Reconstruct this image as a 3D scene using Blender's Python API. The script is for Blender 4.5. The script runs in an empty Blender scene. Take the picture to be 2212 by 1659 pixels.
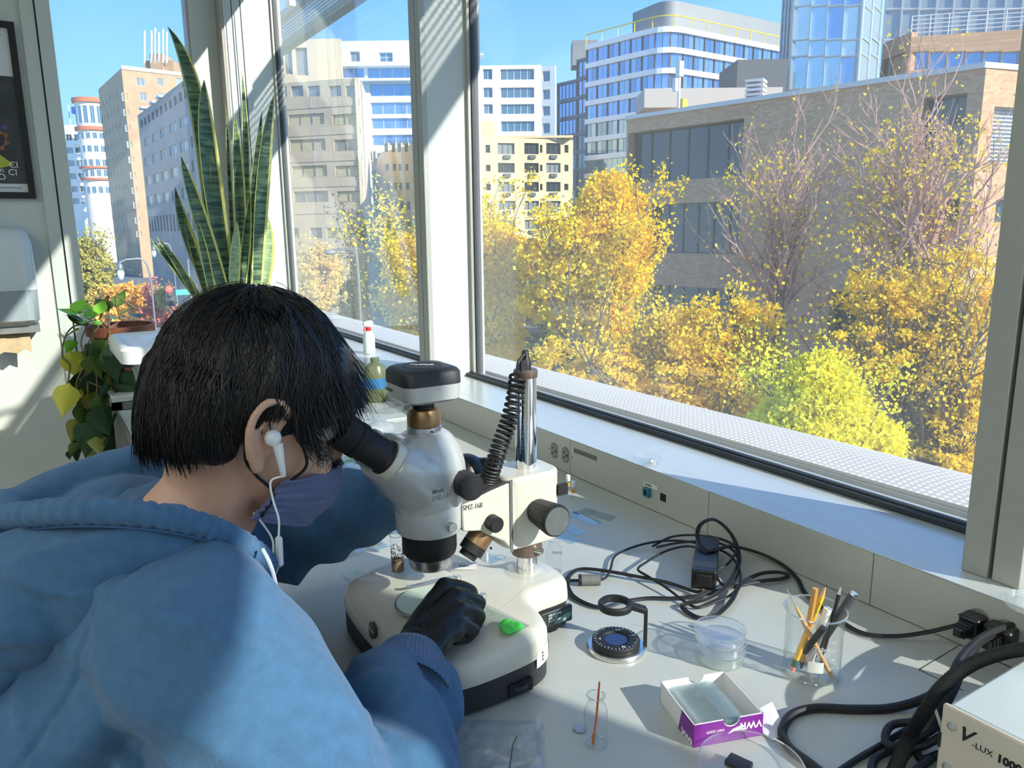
import bpy, bmesh, math, random
from mathutils import Vector, Matrix, noise
import numpy as np
random.seed(7); np.random.seed(7)
scene = bpy.context.scene
col = scene.collection
PI = math.pi
# ------------------------------------------------------------------ camera
F_PX, CX, CY = 1662.0, 1106.0, 829.5
def _n(v): return v/np.linalg.norm(v)
_down = _n(np.array([86., 8185., F_PX])); _up = -_down
_yv = np.array([-1070., -331., F_PX]); _Y = _n(_yv-_up*np.dot(_yv, _up)); _X = np.cross(_Y, _up)
CAMR = np.array([_X, _Y, _up]); CAMP = np.array([0., 0., 1.29])
cam_data = bpy.data.cameras.new('camera'); cam = bpy.data.objects.new('camera', cam_data); col.objects.link(cam)
cam_data.sensor_width = 36.0; cam_data.lens = 36.0*F_PX/2212.0; cam_data.clip_start = 0.02; cam_data.clip_end = 2000
_r = CAMR@np.array([1., 0, 0]); _u = -CAMR@np.array([0, 1., 0]); _b = -CAMR@np.array([0, 0, 1.])
cam.matrix_world = Matrix(((_r[0], _u[0], _b[0], 0), (_r[1], _u[1], _b[1], 0), (_r[2], _u[2], _b[2], 1.29), (0, 0, 0, 1)))
scene.camera = cam
# ------------------------------------------------------------------ sky, sun, exposure
SUN_EL, SUN_H = math.radians(27.5), (0.406, -0.914)
world = bpy.data.worlds.new('world'); scene.world = world; world.use_nodes = True
wn = world.node_tree; wn.nodes.clear()
w_out = wn.nodes.new('ShaderNodeOutputWorld'); w_bg = wn.nodes.new('ShaderNodeBackground')
w_tc = wn.nodes.new('ShaderNodeTexCoord'); w_sep = wn.nodes.new('ShaderNodeSeparateXYZ'); w_ramp = wn.nodes.new('ShaderNodeValToRGB')
wn.links.new(w_tc.outputs['Generated'], w_sep.inputs[0]); wn.links.new(w_sep.outputs['Z'], w_ramp.inputs[0])
el = w_ramp.color_ramp.elements
el[0].position = 0.0; el[0].color = (0.50, 0.74, 1.0, 1)
el[1].position = 0.9; el[1].color = (0.055, 0.19, 0.58, 1)
e = el.new(0.10); e.color = (0.30, 0.59, 1.0, 1)
e = el.new(0.32); e.color = (0.115, 0.36, 0.90, 1)
wn.links.new(w_ramp.outputs[0], w_bg.inputs[0]); w_bg.inputs[1].default_value = 1.0
wn.links.new(w_bg.outputs[0], w_out.inputs[0])
sun_d = bpy.data.lights.new('sun', 'SUN'); sun_d.energy = 5.4; sun_d.angle = math.radians(0.53); sun_d.color = (1.0, 0.95, 0.87)
sun = bpy.data.objects.new('sun', sun_d); col.objects.link(sun)
_sd = Vector((SUN_H[0]*math.cos(SUN_EL), SUN_H[1]*math.cos(SUN_EL), math.sin(SUN_EL)))
sun.rotation_euler = _sd.to_track_quat('Z', 'Y').to_euler(); sun.location = (8, -12, 12)
scene.view_settings.view_transform = 'Standard'; scene.view_settings.look = 'None'
scene.view_settings.gamma = 1.0; scene.view_settings.use_curve_mapping = False
scene.view_settings.exposure = 0.85
try:
    scene.cycles.max_bounces = 10; scene.cycles.diffuse_bounces = 5; scene.cycles.transparent_max_bounces = 24; scene.cycles.transmission_bounces = 8
except Exception: pass
# ------------------------------------------------------------------ measuring helpers (rays from the viewpoint meet a real plane)
def _ray(px, py): return CAMR@_n(np.array([px-CX, py-CY, F_PX]))
def onz(px, py, z=0.75):
    d = _ray(px, py); return Vector(CAMP+d*(z-CAMP[2])/d[2])
def onx(px, py, x):
    d = _ray(px, py); return Vector(CAMP+d*x/d[0])
def ony(px, py, y):
    d = _ray(px, py); return Vector(CAMP+d*y/d[1])
def far(px, py, depth):
    return Vector(CAMP+CAMR@(np.array([(px-CX)/F_PX, (py-CY)/F_PX, 1.])*depth))
# ------------------------------------------------------------------ object helpers
def S(r, g, b):
    f = lambda c: (c/255/12.92 if c/255 <= 0.04045 else ((c/255+0.055)/1.055)**2.4)
    return (f(r), f(g), f(b))
MATS = {}
def pm(name, c, rough=0.5, metal=0.0, var=0.08, scale=30.0, bump=0.0, bscale=None, spec=0.5, sheen=0.0, sss=0.0, coat=0.0, stretch=None, trans=0.0):
    """procedural principled material: noise tinted colour, optional fine relief"""
    if name in MATS: return MATS[name]
    m = bpy.data.materials.new(name); m.use_nodes = True; nt = m.node_tree; p = nt.nodes['Principled BSDF']
    tc = nt.nodes.new('ShaderNodeTexCoord'); src = tc.outputs['Object']
    if stretch:
        mp = nt.nodes.new('ShaderNodeMapping'); mp.inputs['Scale'].default_value = stretch
        nt.links.new(src, mp.inputs[0]); src = mp.outputs[0]
    nz = nt.nodes.new('ShaderNodeTexNoise'); nz.inputs['Scale'].default_value = scale; nz.inputs['Detail'].default_value = 4
    nt.links.new(src, nz.inputs['Vector'])
    rp = nt.nodes.new('ShaderNodeValToRGB'); nt.links.new(nz.outputs[0], rp.inputs[0])
    a = tuple(max(0, x*(1-var)) for x in c); b = tuple(min(1, x*(1+var)) for x in c)
    rp.color_ramp.elements[0].position = .3; rp.color_ramp.elements[1].position = .7
    rp.color_ramp.elements[0].color = (*a, 1); rp.color_ramp.elements[1].color = (*b, 1)
    nt.links.new(rp.outputs[0], p.inputs['Base Color'])
    p.inputs['Roughness'].default_value = rough; p.inputs['Metallic'].default_value = metal
    p.inputs['Specular IOR Level'].default_value = spec
    if sheen: p.inputs['Sheen Weight'].default_value = sheen; p.inputs['Sheen Roughness'].default_value = .5
    if sss:
        p.inputs['Subsurface Weight'].default_value = sss; p.inputs['Subsurface Radius'].default_value = (.012, .004, .002); p.inputs['Subsurface Scale'].default_value = 1.0
    if coat: p.inputs['Coat Weight'].default_value = coat; p.inputs['Coat Roughness'].default_value = .08
    if trans: p.inputs['Transmission Weight'].default_value = trans
    if bump:
        n2 = nt.nodes.new('ShaderNodeTexNoise'); n2.inputs['Scale'].default_value = bscale or scale*4; n2.inputs['Detail'].default_value = 5
        nt.links.new(src, n2.inputs['Vector'])
        bp = nt.nodes.new('ShaderNodeBump'); bp.inputs['Strength'].default_value = bump; bp.inputs['Distance'].default_value = .002
        nt.links.new(n2.outputs[0], bp.inputs['Height']); nt.links.new(bp.outputs[0], p.inputs['Normal'])
    MATS[name] = m
    return m
def clear(name, tint=(1, 1, 1), refl=1.0, ior=1.45, dust=0.0, dustcol=(.9, .9, .9), dscale=3.0, rough=.0, translucent=True):
    """thin clear glass or plastic: what it lets through, its fresnel reflection and a little dust"""
    if name in MATS: return MATS[name]
    m = bpy.data.materials.new(name); m.use_nodes = True; nt = m.node_tree; nt.nodes.clear()
    out = nt.nodes.new('ShaderNodeOutputMaterial'); tr = nt.nodes.new('ShaderNodeBsdfTransparent'); tr.inputs[0].default_value = (*tint, 1)
    gl = nt.nodes.new('ShaderNodeBsdfGlossy'); gl.inputs['Roughness'].default_value = rough
    fr = nt.nodes.new('ShaderNodeFresnel'); ge = nt.nodes.new('ShaderNodeNewGeometry')
    ma = nt.nodes.new('ShaderNodeMath'); ma.operation = 'MULTIPLY_ADD'; ma.inputs[1].default_value = 1/ior-ior; ma.inputs[2].default_value = ior
    nt.links.new(ge.outputs['Backfacing'], ma.inputs[0]); nt.links.new(ma.outputs[0], fr.inputs[0])   # thin sheet: both faces reflect alike
    mu = nt.nodes.new('ShaderNodeMath'); mu.operation = 'MULTIPLY'; mu.inputs[1].default_value = refl; mu.use_clamp = True
    nt.links.new(fr.outputs[0], mu.inputs[0])
    mx = nt.nodes.new('ShaderNodeMixShader'); nt.links.new(mu.outputs[0], mx.inputs[0]); nt.links.new(tr.outputs[0], mx.inputs[1]); nt.links.new(gl.outputs[0], mx.inputs[2])
    last = mx.outputs[0]
    if dust:
        tl = nt.nodes.new('ShaderNodeBsdfTranslucent'); tl.inputs[0].default_value = (*dustcol, 1)
        df = nt.nodes.new('ShaderNodeBsdfDiffuse'); df.inputs[0].default_value = (*dustcol, 1)
        m0 = nt.nodes.new('ShaderNodeMixShader'); m0.inputs[0].default_value = .5
        nt.links.new(tl.outputs[0], m0.inputs[1]); nt.links.new(df.outputs[0], m0.inputs[2])
        nz = nt.nodes.new('ShaderNodeTexNoise'); nz.inputs['Scale'].default_value = dscale; nz.inputs['Detail'].default_value = 6
        tc = nt.nodes.new('ShaderNodeTexCoord'); nt.links.new(tc.outputs['Object'], nz.inputs['Vector'])
        m2 = nt.nodes.new('ShaderNodeMath'); m2.operation = 'MULTIPLY'; m2.inputs[1].default_value = 2*dust
        nt.links.new(nz.outputs[0], m2.inputs[0])
        mm = nt.nodes.new('ShaderNodeMixShader'); nt.links.new(m2.outputs[0], mm.inputs[0]); nt.links.new(last, mm.inputs[1]); nt.links.new(m0.outputs[0], mm.inputs[2]); last = mm.outputs[0]
    nt.links.new(last, out.inputs[0])
    MATS[name] = m
    return m
class MB:
    """collects shapes, then becomes one mesh"""
    def __init__(s): s.v = []; s.f = []; s.m = []; s.mi = 0
    def add(s, vs, fs):
        o = len(s.v); s.v += [tuple(v) for v in vs]; s.f += [tuple(i+o for i in f) for f in fs]; s.m += [s.mi]*len(fs); return s
    def box(s, a, b):
        x0, y0, z0 = a; x1, y1, z1 = b
        return s.add([(x0,y0,z0),(x1,y0,z0),(x1,y1,z0),(x0,y1,z0),(x0,y0,z1),(x1,y0,z1),(x1,y1,z1),(x0,y1,z1)],
                     [(0,3,2,1),(4,5,6,7),(0,1,5,4),(1,2,6,5),(2,3,7,6),(3,0,4,7)])
    def quad(s, a, b, c, d): return s.add([a, b, c, d], [(0,1,2,3)])
    def bar(s, a, b, w, h=None, upv=(0,0,1)):
        """rectangular bar from a to b"""
        a = Vector(a); b = Vector(b); h = h or w; t = (b-a).normalized(); u = Vector(upv)
        if abs(t.dot(u)) > .99: u = Vector((1,0,0))
        r = t.cross(u).normalized(); u = r.cross(t)
        P = [q+r*sx*w/2+u*sz*h/2 for q in (a,b) for sx, sz in ((-1,-1),(1,-1),(1,1),(-1,1))]
        return s.add(P, [(0,3,2,1),(4,5,6,7),(0,1,5,4),(1,2,6,5),(2,3,7,6),(3,0,4,7)])
    def prism(s, pts, z0, z1):
        n = len(pts)
        return s.add([(x,y,z0) for x,y in pts]+[(x,y,z1) for x,y in pts],
            [tuple(range(n-1,-1,-1)), tuple(range(n,2*n))]+[(i,(i+1)%n,n+(i+1)%n,n+i) for i in range(n)])
    def lathe(s, prof, o=(0,0,0), axis=(0,0,1), n=24, cap=True):
        """profile of (radius, height) turned round an axis"""
        ax = Vector(axis).normalized(); u = ax.orthogonal().normalized(); w = ax.cross(u); o = Vector(o)
        vs = []; fs = []
        for r, h in prof:
            for k in range(n):
                a = 2*PI*k/n; vs.append(o+ax*h+(u*math.cos(a)+w*math.sin(a))*r)
        for i in range(len(prof)-1):
            for k in range(n):
                a = i*n+k; b = i*n+(k+1)%n; fs.append((a,b,b+n,a+n))
        if cap:
            if prof[0][0] > 1e-6: fs.append(tuple(range(n-1,-1,-1)))
            if prof[-1][0] > 1e-6: fs.append(tuple(range((len(prof)-1)*n, len(prof)*n)))
        return s.add(vs, fs)
    def cyl(s, a, b, r, r2=None, n=20):
        a = Vector(a); b = Vector(b); return s.lathe([(r,0),(r if r2 is None else r2,(b-a).length)], a, b-a, n)
    def tube(s, pts, r, n=8, closed=False, cap=True):
        """round tube along a path; r a number or one per point"""
        P = [Vector(p) for p in pts]; m = len(P); rs = r if hasattr(r, '__len__') else [r]*m
        T = [(P[(i+1)%m if closed else min(i+1,m-1)]-P[(i-1)%m if closed else max(i-1,0)]).normalized() for i in range(m)]
        u = T[0].orthogonal().normalized(); vs = []; fs = []
        for i in range(m):
            u = (u-T[i]*u.dot(T[i]));
            u = u.normalized() if u.length > 1e-6 else T[i].orthogonal().normalized()
            w = T[i].cross(u)
            for k in range(n):
                a = 2*PI*k/n; vs.append(P[i]+(u*math.cos(a)+w*math.sin(a))*rs[i])
        for i in range(m if closed else m-1):
            for k in range(n):
                a = i*n+k; b = i*n+(k+1)%n; j = (i+1)%m
                fs.append((a,b,j*n+(k+1)%n,j*n+k))
        if cap and not closed: fs += [tuple(range(n-1,-1,-1)), tuple(range((m-1)*n, m*n))]
        return s.add(vs, fs)
    def loft(s, rings, closed=True, cap=True):
        n = len(rings[0]); vs = [p for r in rings for p in r]; fs = []
        for i in range(len(rings)-1):
            for k in range(n if closed else n-1):
                a = i*n+k; b = i*n+(k+1)%n; fs.append((a,b,b+n,a+n))
        if cap and closed: fs += [tuple(range(n-1,-1,-1)), tuple(range((len(rings)-1)*n, len(rings)*n))]
        return s.add(vs, fs)
    def ball(s, c, r, n=16, m=10, rot=None):
        r = r if hasattr(r, '__len__') else (r,r,r); c = Vector(c); vs = []; fs = []
        for i in range(m+1):
            t = PI*i/m
            for k in range(n):
                a = 2*PI*k/n; p = Vector((r[0]*math.sin(t)*math.cos(a), r[1]*math.sin(t)*math.sin(a), r[2]*math.cos(t)))
                if rot is not None: p = rot@p
                vs.append(c+p)
        for i in range(m):
            for k in range(n):
                a = i*n+k; b = i*n+(k+1)%n; fs.append((a,a+n,b+n,b))
        return s.add(vs, fs)
    def mesh(s, name, mats, smooth=35):
        me = bpy.data.meshes.new(name); me.from_pydata(s.v, [], s.f); me.update()
        for m in (mats if isinstance(mats, (list, tuple)) else [mats]): me.materials.append(m)
        if s.mi or any(s.m): me.polygons.foreach_set('material_index', s.m)
        if smooth is not None:
            me.polygons.foreach_set('use_smooth', [True]*len(me.polygons))
            if smooth < 180: me.set_sharp_from_angle(angle=math.radians(smooth))
        return me
    def build(s, name, mats, parent=None, loc=None, rot=None, smooth=35, bevel=0.0, segs=2):
        o = bpy.data.objects.new(name, s.mesh(name, mats, smooth)); col.objects.link(o)
        if parent is not None: o.parent = parent
        if loc is not None: o.location = loc
        if rot is not None: o.rotation_euler = rot
        if bevel:
            b = o.modifiers.new('bevel', 'BEVEL'); b.width = bevel; b.segments = segs; b.limit_method = 'ANGLE'; b.angle_limit = math.radians(40)
        return o
def tag(o, label=None, cat=None, group=None, kind=None):
    if label: o['label'] = label
    if cat: o['category'] = cat
    if group: o['group'] = group
    if kind: o['kind'] = kind
    return o
def thing(name, label, cat, loc=(0,0,0), group=None, rz=0.0):
    o = bpy.data.objects.new(name, None); o.empty_display_size = .05; col.objects.link(o); o.location = loc; o.rotation_euler = (0,0,rz)
    return tag(o, label, cat, group)
def linkcopy(name, data, parent, loc=(0,0,0), rot=(0,0,0), scale=(1,1,1)):
    o = bpy.data.objects.new(name, data); col.objects.link(o); o.parent = parent; o.location = loc; o.rotation_euler = rot; o.scale = scale
    return o
def structure(o): o['kind'] = 'structure'; return o
def spline(pts, k=8, closed=False):
    """smooth path through points (Catmull-Rom)"""
    P = [Vector(p) for p in pts]; n = len(P); out = []
    rng = range(n) if closed else range(n-1)
    for i in rng:
        p0 = P[(i-1)%n] if closed or i > 0 else P[0]*2-P[1]
        p1 = P[i]; p2 = P[(i+1)%n]
        p3 = P[(i+2)%n] if closed or i+2 < n else P[-1]*2-P[-2]
        for j in range(k):
            t = j/k; out.append(.5*((2*p1)+(p2-p0)*t+(2*p0-5*p1+4*p2-p3)*t*t+(3*p1-p0-3*p2+p3)*t**3))
    if not closed: out.append(P[-1])
    return out
def rrect(x0, y0, x1, y1, r, n=5):
    """rounded rectangle outline"""
    out = []
    for cx, cy, a0 in ((x1-r,y0+r,-PI/2),(x1-r,y1-r,0),(x0+r,y1-r,PI/2),(x0+r,y0+r,PI)):
        for i in range(n+1):
            a = a0+PI/2*i/n; out.append((cx+r*math.cos(a), cy+r*math.sin(a)))
    return out
def text_mesh(body, size, mat, parent, M, name='lettering', extrude=.0002, shear=0.0, align='LEFT', xs=1.0, bold=0.0):
    """flat printed lettering, placed by a matrix (x = reading direction, z = out of the surface)"""
    cu = bpy.data.curves.new(name, 'FONT'); cu.body = body; cu.size = size; cu.extrude = extrude; cu.shear = shear; cu.align_x = align; cu.offset = bold; cu.resolution_u = 3
    t = bpy.data.objects.new(name, cu); col.objects.link(t)
    dg = bpy.context.evaluated_depsgraph_get(); me = bpy.data.meshes.new_from_object(t.evaluated_get(dg))
    bpy.data.objects.remove(t); me.materials.clear(); me.materials.append(mat)
    o = bpy.data.objects.new(name, me); col.objects.link(o); o.parent = parent
    o.matrix_local = M@Matrix.Diagonal((xs,1,1,1))
    return o
def frame(o, xdir, ndir):
    """matrix with local x along xdir and local z along ndir"""
    z = Vector(ndir).normalized(); x = Vector(xdir); x = (x-z*x.dot(z)).normalized(); y = z.cross(x); o = Vector(o)
    return Matrix(((x.x,y.x,z.x,o.x),(x.y,y.y,z.y,o.y),(x.z,y.z,z.z,o.z),(0,0,0,1)))
def remeshed(mb, voxel, smooth_it=6, fac=.5):
    """melt overlapping shapes into one continuous surface"""
    o = mb.build('tmp', pm('tmp', (.5,.5,.5)), smooth=None)
    r = o.modifiers.new('r', 'REMESH'); r.mode = 'VOXEL'; r.voxel_size = voxel; r.use_smooth_shade = True
    if smooth_it:
        s = o.modifiers.new('s', 'SMOOTH'); s.iterations = smooth_it; s.factor = fac
    dg = bpy.context.evaluated_depsgraph_get(); dg.update()
    me = bpy.data.meshes.new_from_object(o.evaluated_get(dg)); bpy.data.objects.remove(o); me.materials.clear()
    me.polygons.foreach_set('use_smooth', [True]*len(me.polygons))
    return me
# ================================================================== THE ROOM
M_white = pm('painted_white_metal', S(192,199,193), .38, var=.02, scale=60)
M_wall = pm('white_wall_paint', S(198,204,196), .7, var=.03, scale=8, bump=.08, bscale=300)
M_frame = pm('grey_aluminium_frame', S(164,166,158), .4, .25, var=.03, scale=50)
M_shaded_edge = pm('shaded_panel_edge', S(168,160,148), .5, var=.03)  # darker tone holds the shade on the panels' side edges
M_dark = pm('dark_gasket', S(46,52,56), .5, var=.1)
M_floor = pm('lab_floor_vinyl', S(150,148,140), .4, var=.06, scale=12)
M_ceil = pm('ceiling_paint', S(232,232,228), .8, var=.02)
M_sill = pm('satin_sill_metal', S(196,204,204), .24, .15, var=.02, scale=40, spec=.6)
M_glass = clear('window_glass', (.97,.985,.975), 1.0, 1.5, dust=.055, dustcol=(.95,.97,.93), dscale=1.6)
M_black = pm('black_plastic', S(24,25,27), .38, var=.15, scale=60)
M_steel = pm('brushed_steel', (.62,.62,.6), .28, 1.0, var=.06, scale=80)
M_shade = pm('sunshade_metal', S(160,165,155), .5, .3, var=.04, scale=10)

XG = 1.19; HEAD = 2.65; POSTS = [-4.60, -2.925, -1.25, .425, 2.10, 4.05]
structure(MB().box((-4, -4.6, -.1), (1.16, 4.3, 0)).build('floor', M_floor))
structure(MB().box((-4, -4.6, 2.75), (1.3, 4.3, 2.9)).build('ceiling', M_ceil))
structure(MB().box((-4.1, -4.6, 0), (-4, 4.3, 2.75)).build('wall_back', M_wall))
structure(MB().box((-4, -4.7, 0), (1.3, -4.6, 2.75)).build('wall_right', M_wall))
structure(MB().box((-4, 4.0, 0), (.115, 4.15, 2.75)).build('wall_left', M_wall))
structure(MB().box((.115, 4.0, HEAD+.1), (1.2, 4.15, 2.75)).build('wall_left_head', M_wall))
# facade: low wall under the ledge, head over the glass
structure(MB().box((1.13, -4.6, 0), (1.30, 4.2, .80)).build('wall_front', M_white))
structure(MB().box((1.0, -4.6, HEAD), (1.26, 4.2, 2.75)).build('wall_front_head', M_wall))
for i, y in enumerate(POSTS):
    # two-piece aluminium post: narrow room side with a joint, deep white return
    t = structure(MB().box((1.04, y+.002, .832), (XG+.03 if i != 2 else 1.29, y+.070, HEAD)).build('trim_%d' % (i+1), M_white))  # third post, out of view, made deeper to widen its shadow
    MB().box((1.024, y, .832), (1.0405, y+.0335, HEAD)).build('post_cover', M_frame, t, bevel=.0015)
    MB().box((1.024, y+.0385, .832), (1.0405, y+.072, HEAD)).build('post_cover', M_frame, t, bevel=.0015)
    MB().box((1.17, y-.012, .832), (XG+.02, y+.002, HEAD)).build('gasket', M_frame, t)
    MB().box((1.18, y-.017, .832), (XG+.012, y-.012, HEAD)).build('gasket', M_dark, t)
    MB().box((1.0395, y+.0335, .832), (1.042, y+.0385, HEAD)).build('joint', M_dark, t)
for i in range(len(POSTS)-1):
    y0, y1 = POSTS[i]+.07, POSTS[i+1]
    w = MB()
    w.box((1.165, y0, .832), (1.20, y1, .838)); w.box((1.165, y0, HEAD-.03), (1.22, y1, HEAD))
    wo = structure(w.build('window_%d' % (i+1), M_frame))
    MB().box((1.150, y0, .833), (1.158, y1, .843)).build('gasket', M_dark, wo, bevel=.002)
    MB().box((1.160, y0, .833), (1.172, y1, .846)).build('gasket', M_dark, wo, bevel=.002)
    MB().box((XG-.003, y0-.0, .838), (XG+.003, y1, HEAD-.03)).build('pane', M_glass, wo)
# end window beside the corner, with stepped white panels
w = MB(); w.box((.115, 3.985, 0), (.165, 4.12, HEAD+.1)); 
w6 = structure(w.build('window_6', M_white))
MB().box((.172, 3.98, 0), (.225, 4.12, HEAD+.1)).build('jamb', M_white, w6)
MB().box((.1645, 3.99, 0), (.1725, 4.1, HEAD+.1)).build('joint', M_dark, w6)
MB().box((.225, 4.06, 0), (.78, 4.12, .10)).build('rail', M_white, w6)
MB().box((.225, 4.09, .10), (.775, 4.096, HEAD+.1)).build('pane', M_glass, w6)
MB().box((.775, 4.03, 0), (.785, 4.12, HEAD+.1)).build('edge_strip', M_shaded_edge, w6)
MB().box((.785, 4.028, 0), (.915, 4.13, HEAD+.1)).build('panel', M_white, w6)
MB().box((.905, 3.925, 0), (.916, 4.027, HEAD+.1)).build('edge_strip', M_shaded_edge, w6)
MB().box((.9165, 3.923, 0), (1.026, 4.03, HEAD+.1)).build('panel', M_white, w6)
for x in (.945, .985):
    tag(MB().tube([(x, 3.88, 2.55), (x+.001, 3.88, 1.6), (x, 3.88, .9)], .0022, 6).build('blind_cord', M_dark),
        'thin dark blind cord hanging by the corner, the %s of two' % ('left' if x < .96 else 'right'), 'cord', 'blind cords')

# service ledge along the windows
rw = thing('service_raceway', 'long pale grey metal service ledge with outlets under the big windows', 'ledge', (.98, 1.0, .75))
def RB(a, b): return (a[0]-.98, a[1]-1.0, a[2]-.75), (b[0]-.98, b[1]-1.0, b[2]-.75)
M_race = pm('raceway_enamel', S(178,180,170), .35, .1, var=.02, scale=40)
segs = [-1.2, -.35, .595, .91, 1.32, 2.25, 3.0, 3.92]
for a, b in zip(segs[:-1], segs[1:]):
    MB().box(*RB((.98, a+.0006, .7505), (1.0, b-.0006, .8295))).build('cover_panel', M_race, rw, bevel=.0008)
MB().box(*RB((.985, -1.2, .7505), (1.15, 3.92, .826))).build('body', M_race, rw)
MB().box(*RB((.9795, -1.2, .8300), (1.016, 3.92, .8320))).build('ledge_strip', M_sill, rw, bevel=.0006)
MB().box(*RB((1.0165, -1.2, .8290), (1.165, 3.92, .8318))).build('ledge_top', M_sill, rw)
M_outlet = pm('outlet_grey', S(128,131,128), .4, var=.04)
M_slot = pm('socket_dark', S(22,24,26), .6)
M_screw = pm('screw_steel', (.6,.6,.57), .35, .9)
def outlet(y, plugged=False):
    c = Vector((-.0006, y-1.0, .0415))
    pts = []
    for k in range(28):
        a = 2*PI*k/28; pts.append((max(-.0112, min(.0112, .0145*math.cos(a))), .0172*math.sin(a)))
    m = MB(); m.loft([[Vector((c.x+dx, c.y+s*p[0], c.z+s*p[1])) for p in pts] for dx, s in ((.002,1.06),(-.0012,1.06),(-.0016,1.0),(-.0004,.94),(-.0014,.9))])
    o = m.build('outlet', M_outlet, rw); q = MB()
    q.box((c.x-.0026, c.y+.0005, c.z+.0052), (c.x-.0012, c.y+.0066, c.z+.0068)); q.box((c.x-.0026, c.y+.001, c.z-.0070), (c.x-.0012, c.y+.0060, c.z-.0054))
    q.cyl((c.x-.0026, c.y-.0065, c.z), (c.x-.0012, c.y-.0065, c.z), .0024, n=12)
    q.build('slots', M_slot, o)
def screw(y, z=.0415):
    o = MB().lathe([(.0034, -.0002), (.0034, .0006), (.0025, .001)], (-.0003, y-1.0, z), (-1, 0, 0), 16).build('screw', M_screw, rw)
    q = MB(); q.box((-.0019, y-1-.0017, z-.0004), (-.0012, y-1+.0017, z+.0004)); q.box((-.0019, y-1-.0004, z-.0017), (-.0012, y-1+.0004, z+.0017)); q.build('slot', M_slot, o)
def yat(px, py): return onx(px, py, .98).y
outlet(yat(1198, 962)); outlet(yat(1222, 972)); screw(yat(1187, 955)); screw(yat(1236, 974))
outlet(yat(2116, 1328)); outlet(yat(2176, 1358)); screw(yat(2076, 1310))
y0, y1 = yat(1290, 978), yat(1240, 958)
MB().box((-.0008, y0-1.0, .054), (.003, y1-1.0, .0665)).build('vent_rim', M_screw, rw)
v = MB().box((-.0014, y0-1.0+.001, .0552), (-.0003, y1-1.0-.001, .0655)).build('vent', pm('vent_grey', S(98,104,100), .6, var=.3, scale=900), rw)
# data jacks and their label
yj = yat(1400, 1078); m = MB(); m.box((-.008, yj-1-.0085, .026), (.002, yj-1+.0085, .043)); jk = m.build('data_jack', pm('jack_blue', S(28,120,150), .45, var=.06), rw, bevel=.001)
MB().box((-.0086, yj-1-.0045, .0285), (-.0075, yj-1+.0035, .0395)).build('socket', M_slot, jk)
yj2 = yat(1432, 1090); MB().box((-.0012, yj2-1-.0075, .0275), (.001, yj2-1+.0075, .0425)).build('jack_cover', M_slot, rw, bevel=.0006)
lb = MB().box((-.0007, yat(1420,1068)-1, .0445), (.001, yat(1391,1056)-1, .0525)).build('label', pm('label_cream', S(214,214,200), .6), rw)
text_mesh('BSCI3040R36', .0052, M_slot, rw, frame((-.0009, yat(1394,1056)-1, .0466), (0,-1,0), (-1,0,0)), xs=.62)

# lab counter
M_desk = pm('grey_laminate', S(180,184,178), .34, var=.02, scale=25, bump=.02, bscale=400, spec=.45)
dk = thing('lab_counter', 'long pale grey laminate lab counter with black front edge', 'counter', (.6, .6, .75))
MB().box((-.347, -1.8, -.03), (.3795, 1.38, 0)).build('worktop', M_desk, dk)
MB().box((-.3515, -1.8, -.032), (-.3472, 1.38, -.0004)).build('front_edge', M_black, dk)
for y in (-1.7, -.6, 1.0, 1.3): MB().box((-.30, y, -.75), (.36, y+.04, -.031)).build('support_panel', M_white, dk)
# hinged cover cut into the top: dark joint lines proud of nothing, a thin inlaid strip
j = MB(); P = [onz(2080,1492), onz(1985,1447), onz(2074,1393), onz(2200,1450)]
P = [p-Vector((.6,.6,.75)) for p in P]
j.tube([Vector((p.x,p.y,.0001)) for p in spline(P[:2],2)]+[Vector((p.x,p.y,.0001)) for p in spline(P[1:3],2)]+[Vector((P[3].x,P[3].y,.0001))], .0007, 5)
j.build('cover_joint', M_dark, dk)

# outside: perforated sunshade over the window and the perforated rail at sill height
sh = thing('sunshade', 'perforated metal sunshade hung outside above the windows', 'sunshade', (1.64, 0, 2.62))
lat = MB(); pitch, bw = .026, .011; Y0, Y1 = -.9, 6.8; nx = 7
for i in range(nx+1): lat.box((-.03+i*pitch, Y0, -.0015), (-.03+i*pitch+bw, Y1, .0015))
ny = int((Y1-Y0)/pitch)
for i in range(nx):
    for k in range(ny):
        x0 = -.03+i*pitch+bw; yy = Y0+k*pitch
        lat.quad((x0,yy,.0), (x0+pitch-bw,yy,.0), (x0+pitch-bw,yy+bw,.0), (x0,yy+bw,.0))
tag(lat.build('perforated_sheet', M_shade, sh, smooth=None), kind='stuff')
MB().box((.1495, Y0, -.03), (.235, Y1, .02)).build('edge_beam', M_shade, sh, bevel=.006)
MB().box((-.08, Y0, -.02), (-.03, Y1, .02)).build('edge_beam', M_shade, sh, bevel=.006)
for y in POSTS[3:]+[6.0]:
    MB().tube(spline([(-.36, y+.03, -.12), (-.25, y+.03, -.10), (0, y+.03, -.05), (.19, y+.03, -.035)], 6), .012, 8).build('bracket', M_white, sh)
    MB().box((-.37, y, -.24), (-.34, y+.06, -.08)).build('bracket_plate', M_white, sh)
rl = thing('perforated_rail', 'pale perforated metal rail running outside along the window sill', 'rail', (1.4, 1, .8))
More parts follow.
